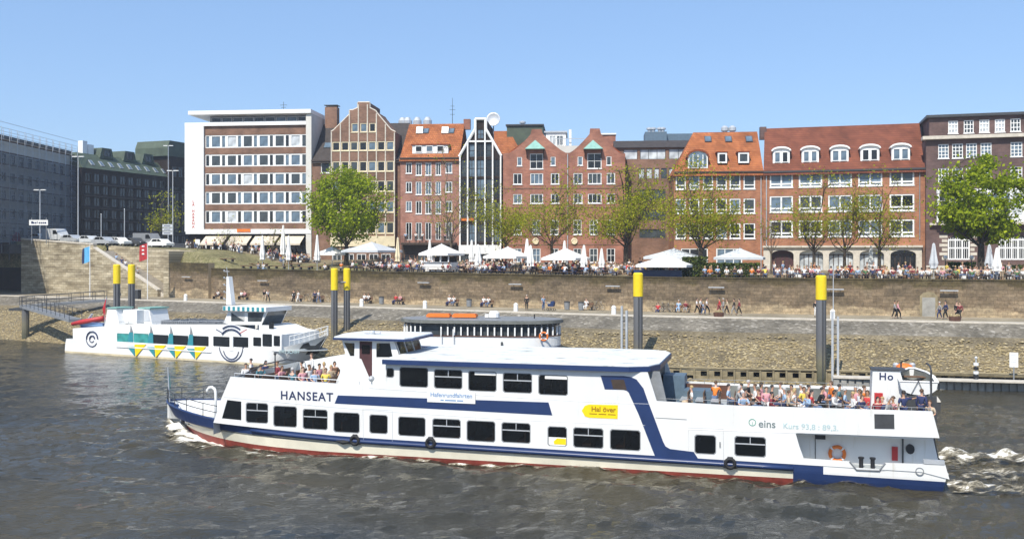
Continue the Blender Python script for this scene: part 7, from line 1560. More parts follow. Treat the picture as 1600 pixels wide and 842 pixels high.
# ------------------------------------------------------------------ parasols
def open_parasol(px, apex, edge, x0, x1, t, label, mat='canvas', legs=True):
    s = qs(px, t); p = qp(s, t, ground(s, t)); Y = p.y; zt = EYE-(apex-HY)/F*Y-p.z; ze = EYE-(edge-HY)/F*Y-p.z; r = (x1-x0)/2/F*Y
    o = empty('open_parasol', tuple(p), -qa(s), label, 'parasol', 'open parasols on the terrace'); mb = MB(); n = 8
    ring = [(r*1.0*sx, r*.9*sy) for sx, sy in ((-1,-1),(0,-1),(1,-1),(1,0),(1,1),(0,1),(-1,1),(-1,0))]
    ap = (0,0,zt); k = len(ring); m_ = [(x*.5,y*.5,ze+(zt-ze)*.46) for x, y in ring]; e_ = [(x,y,ze+.0) for x, y in ring]; v_ = [(x,y,ze-.28) for x, y in ring]
    mb.add([ap]+m_+e_+v_, [(0,1+(i+1)%k,1+i) for i in range(k)]+[(1+i,1+(i+1)%k,1+k+(i+1)%k,1+k+i) for i in range(k)]+[(1+k+i,1+k+(i+1)%k,1+2*k+(i+1)%k,1+2*k+i) for i in range(k)]); mb.build('canopy', M[mat], o)
    mb = MB(); mb.tube([(0,0,0),(0,0,zt+.1)], .05, 8); mb.build('pole', M['light_metal'], o); mb = MB()
    for x, y, z in e_[::2]+e_[1::2]: mb.tube([(0,0,zt-.15),(x*.98,y*.98,z-.04)], .02, 4)
    mb.build('ribs', M['bench_wood'], o); mb = MB(); mb.lathe([(.4,0),(.4,.12),(.1,.16)], 12); mb.build('base', M['concrete'], o); return o
open_parasol(690,381,396,664,718,13.5,'open white parasol over the white drinks kiosk'); open_parasol(793.5,385.5,400.5,764,823,14,'open white parasol before the ribbed gable corner'); open_parasol(884,387.5,403,855,914,14,'open white parasol in front of the twin gables')
open_parasol(1041,397.5,413.5,1001,1080,11.8,'widest open white parasol beside the ivy tree'); open_parasol(1053,388,401,1015,1094,17,'greyish open parasol behind the widest white one','canvas_grey'); open_parasol(1156,388,402,1120,1194,17,'greyish open parasol above the clipped hedge','canvas_grey'); open_parasol(581,378,391.5,546,617,17,'greyish open parasol right of the chestnut trunk','canvas_grey'); open_parasol(519,385,396,500,540,19,'pale parasol half hidden behind the chestnut trunk')
def closed_parasol(px, top, t, label, w_=1.0, mat='canvas'):
    s = qs(px, t); p = qp(s, t, ground(s, t)); h = EYE-(top-HY)/F*p.y-p.z; o = empty('closed_parasol', tuple(p), ru(0,3), label, 'parasol', 'furled parasols on the terrace'); n = 14; mb = MB(); prof = [(.03,h),(.10,h-.1),(.16,h*.82),(.24,h*.62),(.34,h*.44),(.28,h*.36),(.33,h*.30),(.12,h*.27)]; vs = []
    for r_, z in prof:
        for k in range(n): a = 2*math.pi*k/n; q = r_*w_*(1+.22*math.cos(a*7)); vs.append((q*math.cos(a), q*math.sin(a), z))
    fs = [(i*n+k,i*n+(k+1)%n,(i+1)*n+(k+1)%n,(i+1)*n+k) for i in range(len(prof)-1) for k in range(n)]; mb.add(vs, fs); mb.build('furled_canopy', M[mat], o); mb = MB(); mb.tube([(0,0,0),(0,0,h+.05)], .04, 6); mb.build('pole', M['light_metal'], o); mb = MB(); mb.lathe([(.35,0),(.35,.1),(.08,.14)], 10); mb.build('base', M['concrete'], o)
for px, top, t, lab, w_, mt in ((410,368,10.5,'furled white parasol at the wall, leftmost',1,'canvas'),(442.5,352,16,'taller furled parasol behind, before the hotel awning',1.15,'canvas'),(451,368,10.5,'furled white parasol at the wall below the last awning',1,'canvas'),(495.5,367,10.5,'furled white parasol at the chestnut left edge',1,'canvas'),(621.5,371,12,'furled white parasol at the pink house left corner',1,'cream'),(671.5,374,17,'furled parasol behind the drinks kiosk',.9,'canvas'),(737,375,16,'furled parasol before the ribbed gable, left and farther',1,'canvas'),(747,382,11,'thick furled white parasol nearer the wall before the ribbed gable',1.25,'canvas'),(823.5,373,15,'furled parasol before the warehouse, farther of two',1.1,'canvas'),(829,383,10.8,'thick furled white parasol nearer the wall before the warehouse',1.2,'canvas'),(882,376,17,'furled parasol behind the open one at the twin gables',1.05,'canvas'),(912.5,383,10.8,'thick furled white parasol right of the twin gable parasol',1.1,'canvas'),(940,388,13,'furled parasol with dark bands before the olive tree',1,'canvas'),(1361,384,22,'furled parasol under the right slender tree',1,'canvas'),(1459,380,14,'furled bluish parasol left of the lattice window',1.2,'canvas_grey'),(1546,382,15,'furled bluish parasol right of the big tree trunk',1.2,'canvas_grey'),(1558,387,11,'furled white parasol at the right lattice window',1.2,'canvas')): closed_parasol(px, top, t, lab, w_, mt)
# drinks kiosk counter
s = qs(690, 13.2); p = qp(s, 13.2, ground(s, 13.2)); o = empty('drinks_kiosk', tuple(p), -qa(s), 'white drinks kiosk counter under an open parasol', 'kiosk'); mb = MB(); mb.box(-1.9,1.9,-1.3,-1.2,.1,1.25); mb.box(-1.9,-1.8,-1.2,1.2,.1,1.25); mb.box(1.8,1.9,-1.2,1.2,.1,1.25); mb.build('counter_panel', M['white'], o); mb = MB(); mb.box(-2.0,2.0,-1.5,-1.1,1.253,1.31); mb.build('counter_top', M['light_metal'], o)
for x in (-1.85,-.6,.6,1.85): mb = MB(); mb.box(x-.06,x+.06,-1.25,-1.13,1.312,2.45); mb.build('post', M['white'], o)
mb = MB(); mb.box(-1.7,1.7,.9,1.1,.1,2.0); mb.build('back_shelf', M['brown_frame'], o)
s = qs(1030, 11.2); p = qp(s, 11.2, ground(s, 11.2)); o = empty('blue_screen', tuple(p), -qa(s), 'navy cloth screen under the widest parasol', 'screen'); mb = MB(); mb.box(-3.0,2.6,-.04,.04,.05,.85); mb.build('cloth', M['navy'], o); mb = MB()
for x in (-3,-.2,2.6): mb.tube([(x,.05,0),(x,.05,.95)], .03, 5)
mb.build('posts', M['light_metal'], o)
for px, t, lab in ((1477,22,'round white globe lamp left of the big tree'),(1518,22,'round white globe lamp beside the big tree trunk')):
    s = qs(px, t); p = qp(s, t, ground(s, t)); o = empty('globe_lamp', tuple(p), 0, lab, 'lamp', 'globe lamps'); mb = MB(); mb.tube([(0,0,0),(0,0,1.9)], .05, 6); mb.build('post', M['dark_metal'], o); mb = MB(); mb.ball((0,0,2.1), .24, 12, 8); mb.build('globe', M['white'], o, smooth=True)
# ------------------------------------------------------------------ people: one skinned body per pose, clothing and hair as children
def skin_mesh(name, nodes, edges, sub=1, root=0):
    me = bpy.data.meshes.new(name); me.from_pydata([n[0] for n in nodes], edges, []); o = bpy.data.objects.new(name, me); C.objects.link(o)
    md = o.modifiers.new('s', 'SKIN'); md.branch_smoothing = .6; md.use_smooth_shade = True
    for i, n in enumerate(nodes):
        d = me.skin_vertices[0].data[i]; d.radius = n[1] if isinstance(n[1], tuple) else (n[1], n[1]); d.use_root = (i == root)
    ms = o.modifiers.new('u', 'SUBSURF'); ms.levels = sub; ms.render_levels = sub
    ev = o.evaluated_get(bpy.context.evaluated_depsgraph_get()); r = bpy.data.meshes.new_from_object(ev); bpy.data.objects.remove(o); bpy.data.meshes.remove(me); r.name = name; return r
def pose(kind):
    J = {}
    V = lambda *a: Vector(a)
    if kind in ('sit', 'sit_lean', 'sit_lap'):
        ln = {'sit': .06, 'sit_lean': -.16, 'sit_lap': -.02}[kind]
        J['pel'] = V(0,.02,.53); J['waist'] = V(0,.02+ln*.3,.73); J['chest'] = V(0,.01+ln*.8,.95); J['neck'] = V(0,ln,1.09); J['jaw'] = V(0,ln-.035,1.18); J['head'] = V(0,ln-.02,1.28)
        sh = V(0,ln,1.02)
        for s in (-1,1):
            J['sh%d'%s] = sh+V(.19*s,0,0); J['hip%d'%s] = V(.10*s,0,.50); J['kn%d'%s] = V(.13*s,-.44,.50); J['an%d'%s] = V(.13*s,-.40,.09); J['to%d'%s] = V(.14*s,-.56,.05)
            if kind == 'sit_lean': J['el%d'%s] = sh+V(.27*s,-.14,-.24); J['wr%d'%s] = sh+V(.13*s,-.32,-.26); J['ha%d'%s] = sh+V(.09*s,-.39,-.24)
            elif kind == 'sit': J['el%d'%s] = sh+V(.26*s,.04,-.28); J['wr%d'%s] = sh+V(.17*s,-.18,-.40); J['ha%d'%s] = sh+V(.14*s,-.25,-.42)
            else: J['el%d'%s] = sh+V(.25*s,-.02,-.27); J['wr%d'%s] = sh+V(.10*s,-.22,-.36) if s < 0 else sh+V(.16*s,-.22,-.06); J['ha%d'%s] = J['wr%d'%s]+V(-.03*s,-.06,.02 if s < 0 else .05)
    else:
        J['pel'] = V(0,.0,.94); J['waist'] = V(0,.01,1.12); J['chest'] = V(0,-.01,1.33); J['neck'] = V(0,.0,1.47); J['jaw'] = V(0,-.03,1.55); J['head'] = V(0,-.015,1.65)
        sh = V(0,0,1.40); st = .22 if kind == 'walk' else .02
        for s in (-1,1):
            J['sh%d'%s] = sh+V(.19*s,0,0); J['hip%d'%s] = V(.095*s,0,.91); J['kn%d'%s] = V(.10*s,-.05-st*.8*s if kind == 'walk' else -.02,.50); J['an%d'%s] = V(.10*s,-st*s*1.1+.03,.09 if s > 0 or kind != 'walk' else .13); J['to%d'%s] = J['an%d'%s]+V(.01*s,-.15,-.045)
            if kind == 'reach' and s < 0: J['el-1'] = sh+V(-.45,-.05,-.06); J['wr-1'] = sh+V(-.68,-.10,-.02); J['ha-1'] = sh+V(-.76,-.11,-.01)
            else: a = .16*s if kind == 'walk' else -.02; J['el%d'%s] = sh+V(.25*s,.02+a*.5,-.28); J['wr%d'%s] = sh+V(.26*s,-.07+a,-.52); J['ha%d'%s] = sh+V(.255*s,-.09+a*1.1,-.60)
    return J
def build_pose(kind):
    J = pose(kind); order = ['pel','waist','chest','neck','jaw','head']; rad = {'pel':(.115,.105),'waist':(.105,.095),'chest':(.125,.105),'neck':.05,'jaw':.078,'head':.088,'sh':.06,'el':.04,'wr':.028,'ha':.034,'hip':.082,'kn':.056,'an':.038,'to':.036}
    nm = list(J); idx = {k: i for i, k in enumerate(nm)}; nodes = [(tuple(J[k]), rad[k.rstrip('-1')] if k.rstrip('-1') in rad else rad[k]) for k in nm]
    nodes.append((tuple(J['head']+Vector((0,0,.075))), .06)); E = [(idx[a], idx[b]) for a, b in zip(order, order[1:])] + [(idx['head'], len(nodes)-1)]
    for s in (-1,1):
        E += [(idx['chest'],idx['sh%d'%s]),(idx['sh%d'%s],idx['el%d'%s]),(idx['el%d'%s],idx['wr%d'%s]),(idx['wr%d'%s],idx['ha%d'%s]),(idx['pel'],idx['hip%d'%s]),(idx['hip%d'%s],idx['kn%d'%s]),(idx['kn%d'%s],idx['an%d'%s]),(idx['an%d'%s],idx['to%d'%s])]
    body = skin_mesh('person_body', nodes, E, 1, idx['pel'])
    # face, ears and fingers are added onto the same mesh
    ex = MB(); h = J['head']; 
    ex.add([h+Vector(v) for v in ((-.016,-.082,-.012),(.016,-.082,-.012),(0,-.112,-.028),(0,-.082,.03))], [(0,1,2),(0,2,3),(1,3,2)], 0)
    for s in (-1,1):
        ex.ball(tuple(h+Vector((.086*s,.01,-.01))), (.014,.025,.034), 6, 4, 0); ex.ball(tuple(h+Vector((.034*s,-.078,.012))), (.014,.010,.009), 6, 4, 1)
        d = (J['ha%d'%s]-J['wr%d'%s]).normalized(); sd_ = d.cross(Vector((0,0,1)) if abs(d.z) < .8 else Vector((0,1,0))).normalized(); dn = Vector((0,0,-1)) if abs(d.z) < .8 else Vector((0,-1,0))
        for k, (o_, l_) in enumerate(((-.026,.062),(-.009,.072),(.009,.068),(.026,.052))):
            q = J['ha%d'%s]+sd_*o_+d*.02; ex.tube([q, q+d*l_*.55, q+d*l_*.9+dn*.018, q+d*l_*.95+dn*.04], [.010,.009,.008,.006], 5, 0)
        q = J['ha%d'%s]+sd_*(-.028*s)-d*.015; ex.tube([q, q+(d*.6-sd_*s*.8).normalized()*.035, q+(d*.95-sd_*s*.4).normalized()*.065], [.012,.010,.007], 5, 0)
    ex.add([h+Vector(v) for v in ((-.026,-.082,-.058),(.026,-.082,-.058),(.02,-.088,-.066),(-.02,-.088,-.066))], [(0,1,2,3)], 2)
    m2 = ex.mesh('x', [M['skin'], M['black'], M['lips'], M['black']], True)
    b = bmesh.new(); b.from_mesh(body); b.from_mesh(m2); 
    b.to_mesh(body); b.free(); body.materials.clear()
    for k in ('skin','black','lips','shoe'): body.materials.append(M[k])
    to = [J['to-1'], J['to1']]; an = [J['an-1'], J['an1']]
    nb = len(body.polygons)-len(m2.polygons)
    for p in body.polygons:
        if p.index < nb: p.material_index = 3 if p.center.z < .115 and min((p.center-t).length for t in to+an) < .14 else 0
        p.use_smooth = True
    def garment(name, keys, edges, extra):
        kk = {k: i for i, k in enumerate(keys)}; nd = []
        for k in keys:
            if k.startswith('@'): a, b_, f = k[1:].split('|'); P_ = J[a]*(1-float(f))+J[b_]*float(f); r_ = .05
            else: P_ = J[k]; r_ = rad[k.rstrip('-1')] if k.rstrip('-1') in rad else rad[k]
            r_ = r_ if isinstance(r_, tuple) else (r_, r_); nd.append((tuple(P_), (r_[0]+extra.get(k, .02), r_[1]+extra.get(k, .02))))
        return skin_mesh(name, nd, [(kk[a], kk[b_]) for a, b_ in edges], 1, 0)
    sk = ['pel','waist','chest','sh-1','sh1','@sh-1|el-1|.95','@sh1|el1|.95','@chest|neck|.6']
    shirt = garment('shirt', sk, [('pel','waist'),('waist','chest'),('chest','sh-1'),('chest','sh1'),('sh-1',sk[5]),('sh1',sk[6]),('chest',sk[7])], {sk[7]: .02, sk[5]: .012, sk[6]: .012, 'pel': .018, 'waist': .035, 'chest': .03})
    sk2 = sk[:5]+['el-1','el1',sk[7],'@el-1|wr-1|.9','@el1|wr1|.9']
    jacket = garment('jacket', sk2, [('pel','waist'),('waist','chest'),('chest','sh-1'),('chest','sh1'),('sh-1','el-1'),('sh1','el1'),('el-1',sk2[8]),('el1',sk2[9]),('chest',sk[7])], {sk[7]: .025, sk2[8]: 0, sk2[9]: 0, 'pel': .025, 'waist': .04, 'chest': .035})
    tk = ['pel','hip-1','hip1','kn-1','kn1','@kn-1|an-1|.9','@kn1|an1|.9']
    trou = garment('trousers', tk, [('pel','hip-1'),('pel','hip1'),('hip-1','kn-1'),('hip1','kn1'),('kn-1',tk[5]),('kn1',tk[6])], {'pel': .012, tk[5]: .01, tk[6]: .01})
    hairs = []
    for long in (0, 1):
        hb = MB(); n = 12
        prof = []
        vs = []; fs = []
        for i in range(6):
            t = i/5*math.pi*.56
            for k in range(n):
                a = 2*math.pi*k/n; fr_ = max(0, -math.sin(a)); tt = t*(1-.42*fr_)
                vs.append(h+Vector((.104*math.sin(tt)*math.cos(a), .012+.112*math.sin(tt)*math.sin(a), .012+.112*math.cos(tt) - (0.10*long*(i/5)**2*(1-fr_)))))
        for i in range(5):
            for k in range(n): fs.append((i*n+k,i*n+(k+1)%n,(i+1)*n+(k+1)%n,(i+1)*n+k))
        hb.add(vs, fs); hairs.append(hb.mesh('hair', M['black'], True))
    return dict(body=body, shirt=shirt, jacket=jacket, trousers=trou, hair=hairs)
P('lips', (.35,.12,.10), .5, .05); P('shoe', (.03,.027,.025), .6, .2)
CL = {'white': (.74,.73,.71), 'black': (.018,.018,.02), 'navy': (.03,.04,.11), 'red': (.48,.04,.04), 'pink': (.62,.30,.33), 'light blue': (.32,.45,.62), 'grey': (.30,.30,.30), 'beige': (.50,.40,.28), 'orange': (.72,.20,.03), 'brown': (.13,.07,.04), 'green': (.10,.20,.09), 'maroon': (.20,.03,.04), 'yellow': (.70,.55,.10), 'denim': (.10,.15,.26), 'teal': (.06,.17,.21)}
for k, v in CL.items(): P('cloth_'+k, v, .85, .12, 9)
for k, v in {'dark': (.02,.015,.012), 'brown': (.085,.045,.02), 'blond': (.42,.30,.13), 'grey': (.42,.41,.40)}.items(): P('hair_'+k, v, .6, .15, 12)
SK2 = [M['skin'], plain('skin_fair', (.60,.37,.27), .55, .08), plain('skin_tan', (.42,.24,.15), .55, .08)]
POSES = {}
NPEOPLE = 0
def person(loc, rz, kind, top, legs, hair, label, group, jacket=False, long=False, sc=1.0):
    global NPEOPLE
    if kind not in POSES: POSES[kind] = build_pose(kind)
    p = POSES[kind]; o = link('person', p['body']); o.location = loc; o.rotation_euler = (0,0,rz); o.scale = (sc,sc,sc); NPEOPLE += 1
    o.material_slots[0].link = 'OBJECT'; o.material_slots[0].material = random.choice(SK2)
    for nm, me, mt in (('jacket' if jacket else 'shirt', p['jacket' if jacket else 'shirt'], 'cloth_'+top), ('trousers', p['trousers'], 'cloth_'+legs), ('hair', p['hair'][1 if long else 0], 'hair_'+hair)):
        if not me.materials: me.materials.append(M['black'])
        c = link(nm, me, o); c.material_slots[0].link = 'OBJECT'; c.material_slots[0].material = M[mt]
    o['px'] = pxof(Vector(loc)); tag(o, label, 'person', group); return o
HAIRS = ['dark','dark','brown','brown','blond','grey']; TOPS = ['white']*9+['black']*3+['navy','red','pink','pink','light blue','light blue','grey','grey','beige','beige','orange','brown','maroon','maroon','yellow','green']; LEGS = ['denim','denim','black','beige','navy','grey']
def landmark(px):
    for a, b in ((455,'white hotel'),(520,'chestnut tree'),(620,'stepped gable house'),(718,'pink house'),(786,'ribbed gable house'),(885,'left twin gable'),(980,'right twin gable'),(1060,'brown office block'),(1190,'arched dormer house'),(1330,'left stone arcade'),(1447,'right stone arcade')):
        if px < a: return b
    return 'purple brick block'
def adj(hair, jacket, top, long): return '%s %s, %s hair' % (top, 'jacket' if jacket else 'shirt', {'dark':'dark','brown':'brown','blond':'fair','grey':'grey'}[hair])
# ---- beer tables along the terrace, with their sitters
def beer_table():
    o = empty('beer_table'); tag(o, 'x', 'table', 'beer garden tables on the terrace'); mb = MB(); mb.box(-1.1,1.1,-.3,.3,.72,.76); mb.build('tabletop', M['bench_wood'], o)
    for x in (-.8,.8): mb = MB(); mb.box(x-.03,x+.03,-.25,.25,.0,.03); mb.tube([(x,-.2,.03),(x,.2,.72)], .02, 4); mb.tube([(x,.2,.03),(x,-.2,.72)], .02, 4); mb.build('leg', M['dark_metal'], o)
    return o
def beer_bench():
    o = empty('beer_bench'); tag(o, 'x', 'bench', 'beer garden benches on the terrace'); mb = MB(); mb.box(-1.1,1.1,-.14,.14,.42,.455); mb.build('seat', M['bench_wood'], o)
    for x in (-.85,.85): mb = MB(); mb.box(x-.03,x+.03,-.12,.12,0,.418); mb.build('leg', M['dark_metal'], o)
    return o
TB = BB = None
def ring_out(s, t, dz=0): p = qp(s, t, 0); p.z = ground(s, t)+dz; return p
def module(s, t, occ, rowname, near=True, far=True):
    global TB, BB
    a = -qa(s); TB2 = beer_table() if TB is None else copy_tree(TB); TB = TB2; c = ring_out(s, t); place(TB2, tuple(c), a); lm_ = landmark(pxof(c)); TB2['px'] = pxof(c); TB2['label'] = 'wooden beer table %s, before %s' % (rowname, lm_)
    for dt, on in ((-.72, near), (.72, far)):
        if not on: continue
        b_ = beer_bench() if BB is None else copy_tree(BB); BB = b_; c = ring_out(s, t+dt); c.z = ground(s, t); place(b_, tuple(c), a); b_['px'] = pxof(c); b_['label'] = 'wooden bench %s, %s, before %s' % (rowname, 'river side' if dt < 0 else 'house side', lm_)
        for x in (-.72, 0, .72):
            if rnd() > occ: continue
            q = qp(s, t) + Vector((math.cos(a)*x - math.sin(a)*dt, math.sin(a)*x + math.cos(a)*dt, 0)); q.z = ground(s, t); k = random.choice(['sit','sit','sit_lean','sit_lap']); top = random.choice(TOPS); hr = random.choice(HAIRS); jk = rnd() < .25; lg = rnd() < .35
            person(tuple(q), a + (math.pi if dt < 0 else 0) + ru(-.5,.5), k, top, random.choice(LEGS), hr, 'guest in %s, %s, before %s' % (adj(hr, jk, top, lg), rowname, lm_), 'guests seated on the riverside terrace', jk, lg, ru(.94,1.06))
ROW1, ROW2, ROW3 = 'at wall edge', 'second row', 'far row'
s = qs(545, 11.2)
while s < qs(1625, 11.2):
    px = pxof(qp(s, 11.2))
    if not (980 < px < 1085): module(s, 11.2, .62 if px > 1085 else .48, ROW1)
    s += 2.75
s = qs(570, 16)
while s < qs(985, 16):
    px = pxof(qp(s, 16))
    if not (660 < px < 715): module(s, 16.0, .45, ROW2)
    s += 3.3
s = qs(300, 24)
while s < qs(480, 24): module(s, 24.0, .30, ROW3); s += 3.6
# a few more people: pairs on the wall before the slope, standers, waiter in red, balcony guests, stair sitters
def solo(px, t, kind, top, legs, hair, label, rz=0, jacket=False, long=False, dz=0, z=None, group='people standing on the terrace'):
    s = qs(px, t); p = ring_out(s, t, dz)
    if z is not None: p.z = z
    return person(tuple(p), -qa(s)+rz, kind, top, legs, hair, label, group, jacket, long, ru(.96,1.04))
for px, t, top, legs, lab in ((404,10.2,'grey','denim','person in grey shirt sitting on the wall edge beside the leftmost furled parasol'),(412,10.2,'white','light blue','person in white shirt sitting on the wall edge right of the leftmost furled parasol'),(508,10.4,'white','black','person in white shirt sitting on the wall edge under the chestnut')): solo(px, t, 'sit', top, legs, 'dark', lab, math.pi, dz=-.25)
for px, t, k, top, legs, hr, lab in ((895,12.6,'stand','red','denim','brown','person standing in red shirt between the twin gable parasols'),(1063,12.4,'stand','red','black','dark','person standing in red shirt under the widest parasol'),(1017,12.3,'stand','beige','beige','brown','person standing in beige beside the navy cloth screen'),(1041,12.2,'sit','white','light blue','grey','white shirted guest seated before the navy cloth screen'),(1049,12.3,'sit','pink','beige','blond','pink shirted guest seated before the navy cloth screen'),(322,20,'stand','pink','white','brown','person in pink standing before the first hotel awning'),(335,21,'stand','white','black','dark','person in white standing before the first hotel awning'),(365,20,'walk','black','black','dark','person in black walking before the second hotel awning'),(373,20,'walk','white','denim','brown','person in white walking before the second hotel awning'),(641,14,'stand','white','black','dark','waiter in white standing left of the drinks kiosk'),(1004,20,'stand','navy','navy','dark','person in navy standing at the gap beside the office block'),(1000,20.5,'stand','black','black','dark','person in black standing at the gap beside the office block')): solo(px, t, k, top, legs, hr, lab, ru(-.8,.8))
for px, top in ((636,'light blue'),(652,'white'),(662,'white'),(697,'pink')):
    fr_, zf_ = BALC; u = fr_.u(px); person(tuple(fr_.world(u, -1.2, zf_)), -fr_.a+ru(-.6,.6), 'stand', top, 'black', random.choice(HAIRS), 'guest in %s standing on the first floor balcony of the pink house' % top, 'guests on the balcony')
for i, (px, f, top) in enumerate(((168,.2,'light blue'),(176,.28,'navy'),(181,.33,'white'),(189,.42,'pink'),(197,.5,'grey'))):
    s = S146+(S245+2-S146)*f; z = 12.0-(12-ZP)*(math.floor(f*40)+1)/40; p = qp(s, TW+1.6, z-.38); person(tuple(p), -qa(s)+ru(-.3,.3)+math.pi/2*.3, 'sit', top, random.choice(LEGS), random.choice(HAIRS), 'person in %s sitting on the long stone stairs' % top, 'people sitting on the stairs')
# ---- long low seats on the grass slope left of the chestnut
for i, (px, t) in enumerate(((352,13),(392,12.2),(432,12.6),(470,12),(405,16),(455,16.5),(500,13.5))):
    s = qs(px, t); p = ring_out(s, t); o = empty('slope_bench', tuple(p), -qa(s), 'long low dark bench on the grass slope before the white hotel', 'bench', 'benches on the grass slope'); mb = MB(); mb.box(-1.9,1.9,-.22,.22,.34,.44); mb.build('seat', M['bench_wood'], o)
    for x in (-1.5,0,1.5): mb = MB(); mb.box(x-.1,x+.1,-.18,.18,-.1,.338); mb.build('leg', M['dark_metal'], o)
# ---- promenade
G1 = 'people on the promenade'
for px, t, k, top, legs, hr, jk, rz, lab in (
 (413,4.2,'walk','black','beige','dark',1,1.4,'walker with black jacket right of the patterned boat mast'),(418.5,4.0,'walk','white','black','brown',0,1.4,'walker in white shirt right of the patterned boat mast'),
 (459,4.4,'stand','black','black','dark',1,.4,'stroller in black facing a friend left of the twin posts'),(466,4.4,'walk','white','white','dark',0,-.6,'stroller in pale trousers facing a friend left of the twin posts'),(492,4.6,'stand','navy','black','dark',1,.9,'stroller in navy just left of the twin posts'),(498,4.4,'walk','white','denim','blond',0,-1.4,'stroller in white just left of the twin posts'),
 (823,4.6,'stand','black','black','grey',1,.2,'person in black jacket standing alone above the saloon boat'),(849,5.0,'stand','light blue','denim','brown',0,1.2,'person in light blue pushing the baby carriage'),
 (1089,5.5,'walk','white','black','dark',0,1.5,'white shirted walker, left of the close group of four'),(1095,5.2,'stand','white','black','brown',0,1.3,'white shirted walker, second in the close group of four'),(1099,4.6,'walk','light blue','denim','blond',0,1.4,'light blue child walking in the close group of four'),(1104.5,5.2,'walk','white','black','dark',0,1.5,'white shirted walker, right of the close group of four'),
 (1124,5.0,'walk','red','maroon','dark',1,-1.5,'walker in red jacket right of the group of four'),(1130,5.6,'stand','grey','grey','grey',1,-1.2,'grey clad walker behind the red jacket'),(1136,5.2,'walk','beige','black','brown',1,-1.4,'walker in beige jacket right of the red jacket'),(1147,5.2,'walk','black','grey','dark',1,-1.5,'walker in black jacket near the end of the group'),(1155,5.0,'walk','maroon','black','dark',1,-1.5,'last walker of the group, in maroon jacket'),
 (1275,4.4,'stand','black','white','dark',1,.3,'person in black jacket half behind the rightmost yellow post'),(1398,4.4,'walk','grey','black','dark',1,1.4,'walker in grey jacket, left of a strolling couple'),(1403,4.2,'walk','pink','black','brown',1,1.4,'walker in pink jacket, right of a strolling couple'),
 (1468,4.8,'walk','grey','navy','grey',1,-1.4,'walker in grey at the blocked doorway'),(1477.5,4.6,'walk','navy','black','dark',1,-1.3,'walker in navy right of the blocked doorway'),(1495,4.2,'stand','black','black','dark',1,.5,'person in black behind the brown tub'),(1500,4.0,'walk','maroon','black','brown',1,-.9,'person in maroon behind the brown tub')):
    s = qs(px, t); person(tuple(qp(s, t, ZP)), -qa(s)+rz, k, top, legs, hr, lab, G1, bool(jk), False, .8 if 'child' in lab else ru(.97,1.04))
for bpx, dx, top, legs, hr, lab in ((340,.1,'white','black','dark','bench sitter in white nearest the stairs'),(380,-.4,'white','black','brown','bench sitter in white just right of the boat mast'),(380,.3,'pink','black','dark','bench sitter in pink just right of the boat mast'),(463,-.6,'white','beige','blond','bench sitter in white behind two strollers'),(572,-.3,'white','black','dark','left bench sitter in white right of the twin posts'),(572,.4,'white','black','brown','right bench sitter in white right of the twin posts'),(622,-.4,'red','navy','dark','bench sitter in red above the saloon boat stern'),(622,.35,'pink','black','blond','bench sitter in pink above the saloon boat stern'),(706,-.4,'white','navy','grey','left bench sitter in white above the orange rafts'),(706,.3,'white','denim','dark','right bench sitter in white above the orange rafts'),(760,-.4,'white','navy','dark','left bench sitter in white above the saloon boat middle'),(760,.3,'white','denim','dark','right bench sitter in white above the saloon boat middle'),(915,.1,'white','white','dark','lone bench sitter all in white'),(1066,-.4,'light blue','light blue','grey','bench sitter in light blue right of the tall post'),(1066,.4,'maroon','grey','dark','bench sitter in maroon right of the tall post')):
    s, p = BENCH[bpx]; a = -qa(s); person((p.x+dx*math.cos(a), p.y+dx*math.sin(a), ZP), a, 'sit_lap' if dx > 0 else 'sit', top, legs, hr, lab, 'people on the promenade benches')
s = qs(1028, 7.9); person(tuple(qp(s, 7.9, ZP-.3)), -qa(s), 'sit', 'red', 'navy', 'dark', 'person in red sitting by the bicycles at the wall', G1)
# ---- ferry passengers and deck benches
def onship(px, y, z, kind, top, legs, hr, lab, rz, grp, jk=False, lg=False):
    return person(tuple(SH.world(SH.u(px, y), y, z)), -SH.a+rz, kind, top, legs, hr, lab, grp, jk, lg, ru(.97,1.04))
def deck_bench(px, y, z, along, lab):
    global DBN
    if DBN is None:
        DBN = empty('deck_bench'); tag(DBN, 'x', 'bench', 'white benches on the ferry decks'); mb = MB(); mb.box(-.22,.22,-.7,.7,.40,.45); mb.build('seat', M['light_metal'], DBN); mb = MB(); mb.box(.20,.24,-.7,.7,.48,.88); mb.build('backrest', M['bench_wood'], DBN)
        for yy in (-.55,.55): mb = MB(); mb.box(-.2,.2,yy-.02,yy+.02,0,.398); mb.build('leg', M['grey_metal'], DBN)
        o = DBN
    else: o = copy_tree(DBN)
    place(o, tuple(SH.world(SH.u(px, y), y, z)), -SH.a+along); o['label'] = lab; o['px'] = px; return o
DBN = None; GA = 'passengers on the ferry sun deck'; GF = 'passengers on the ferry fore deck'
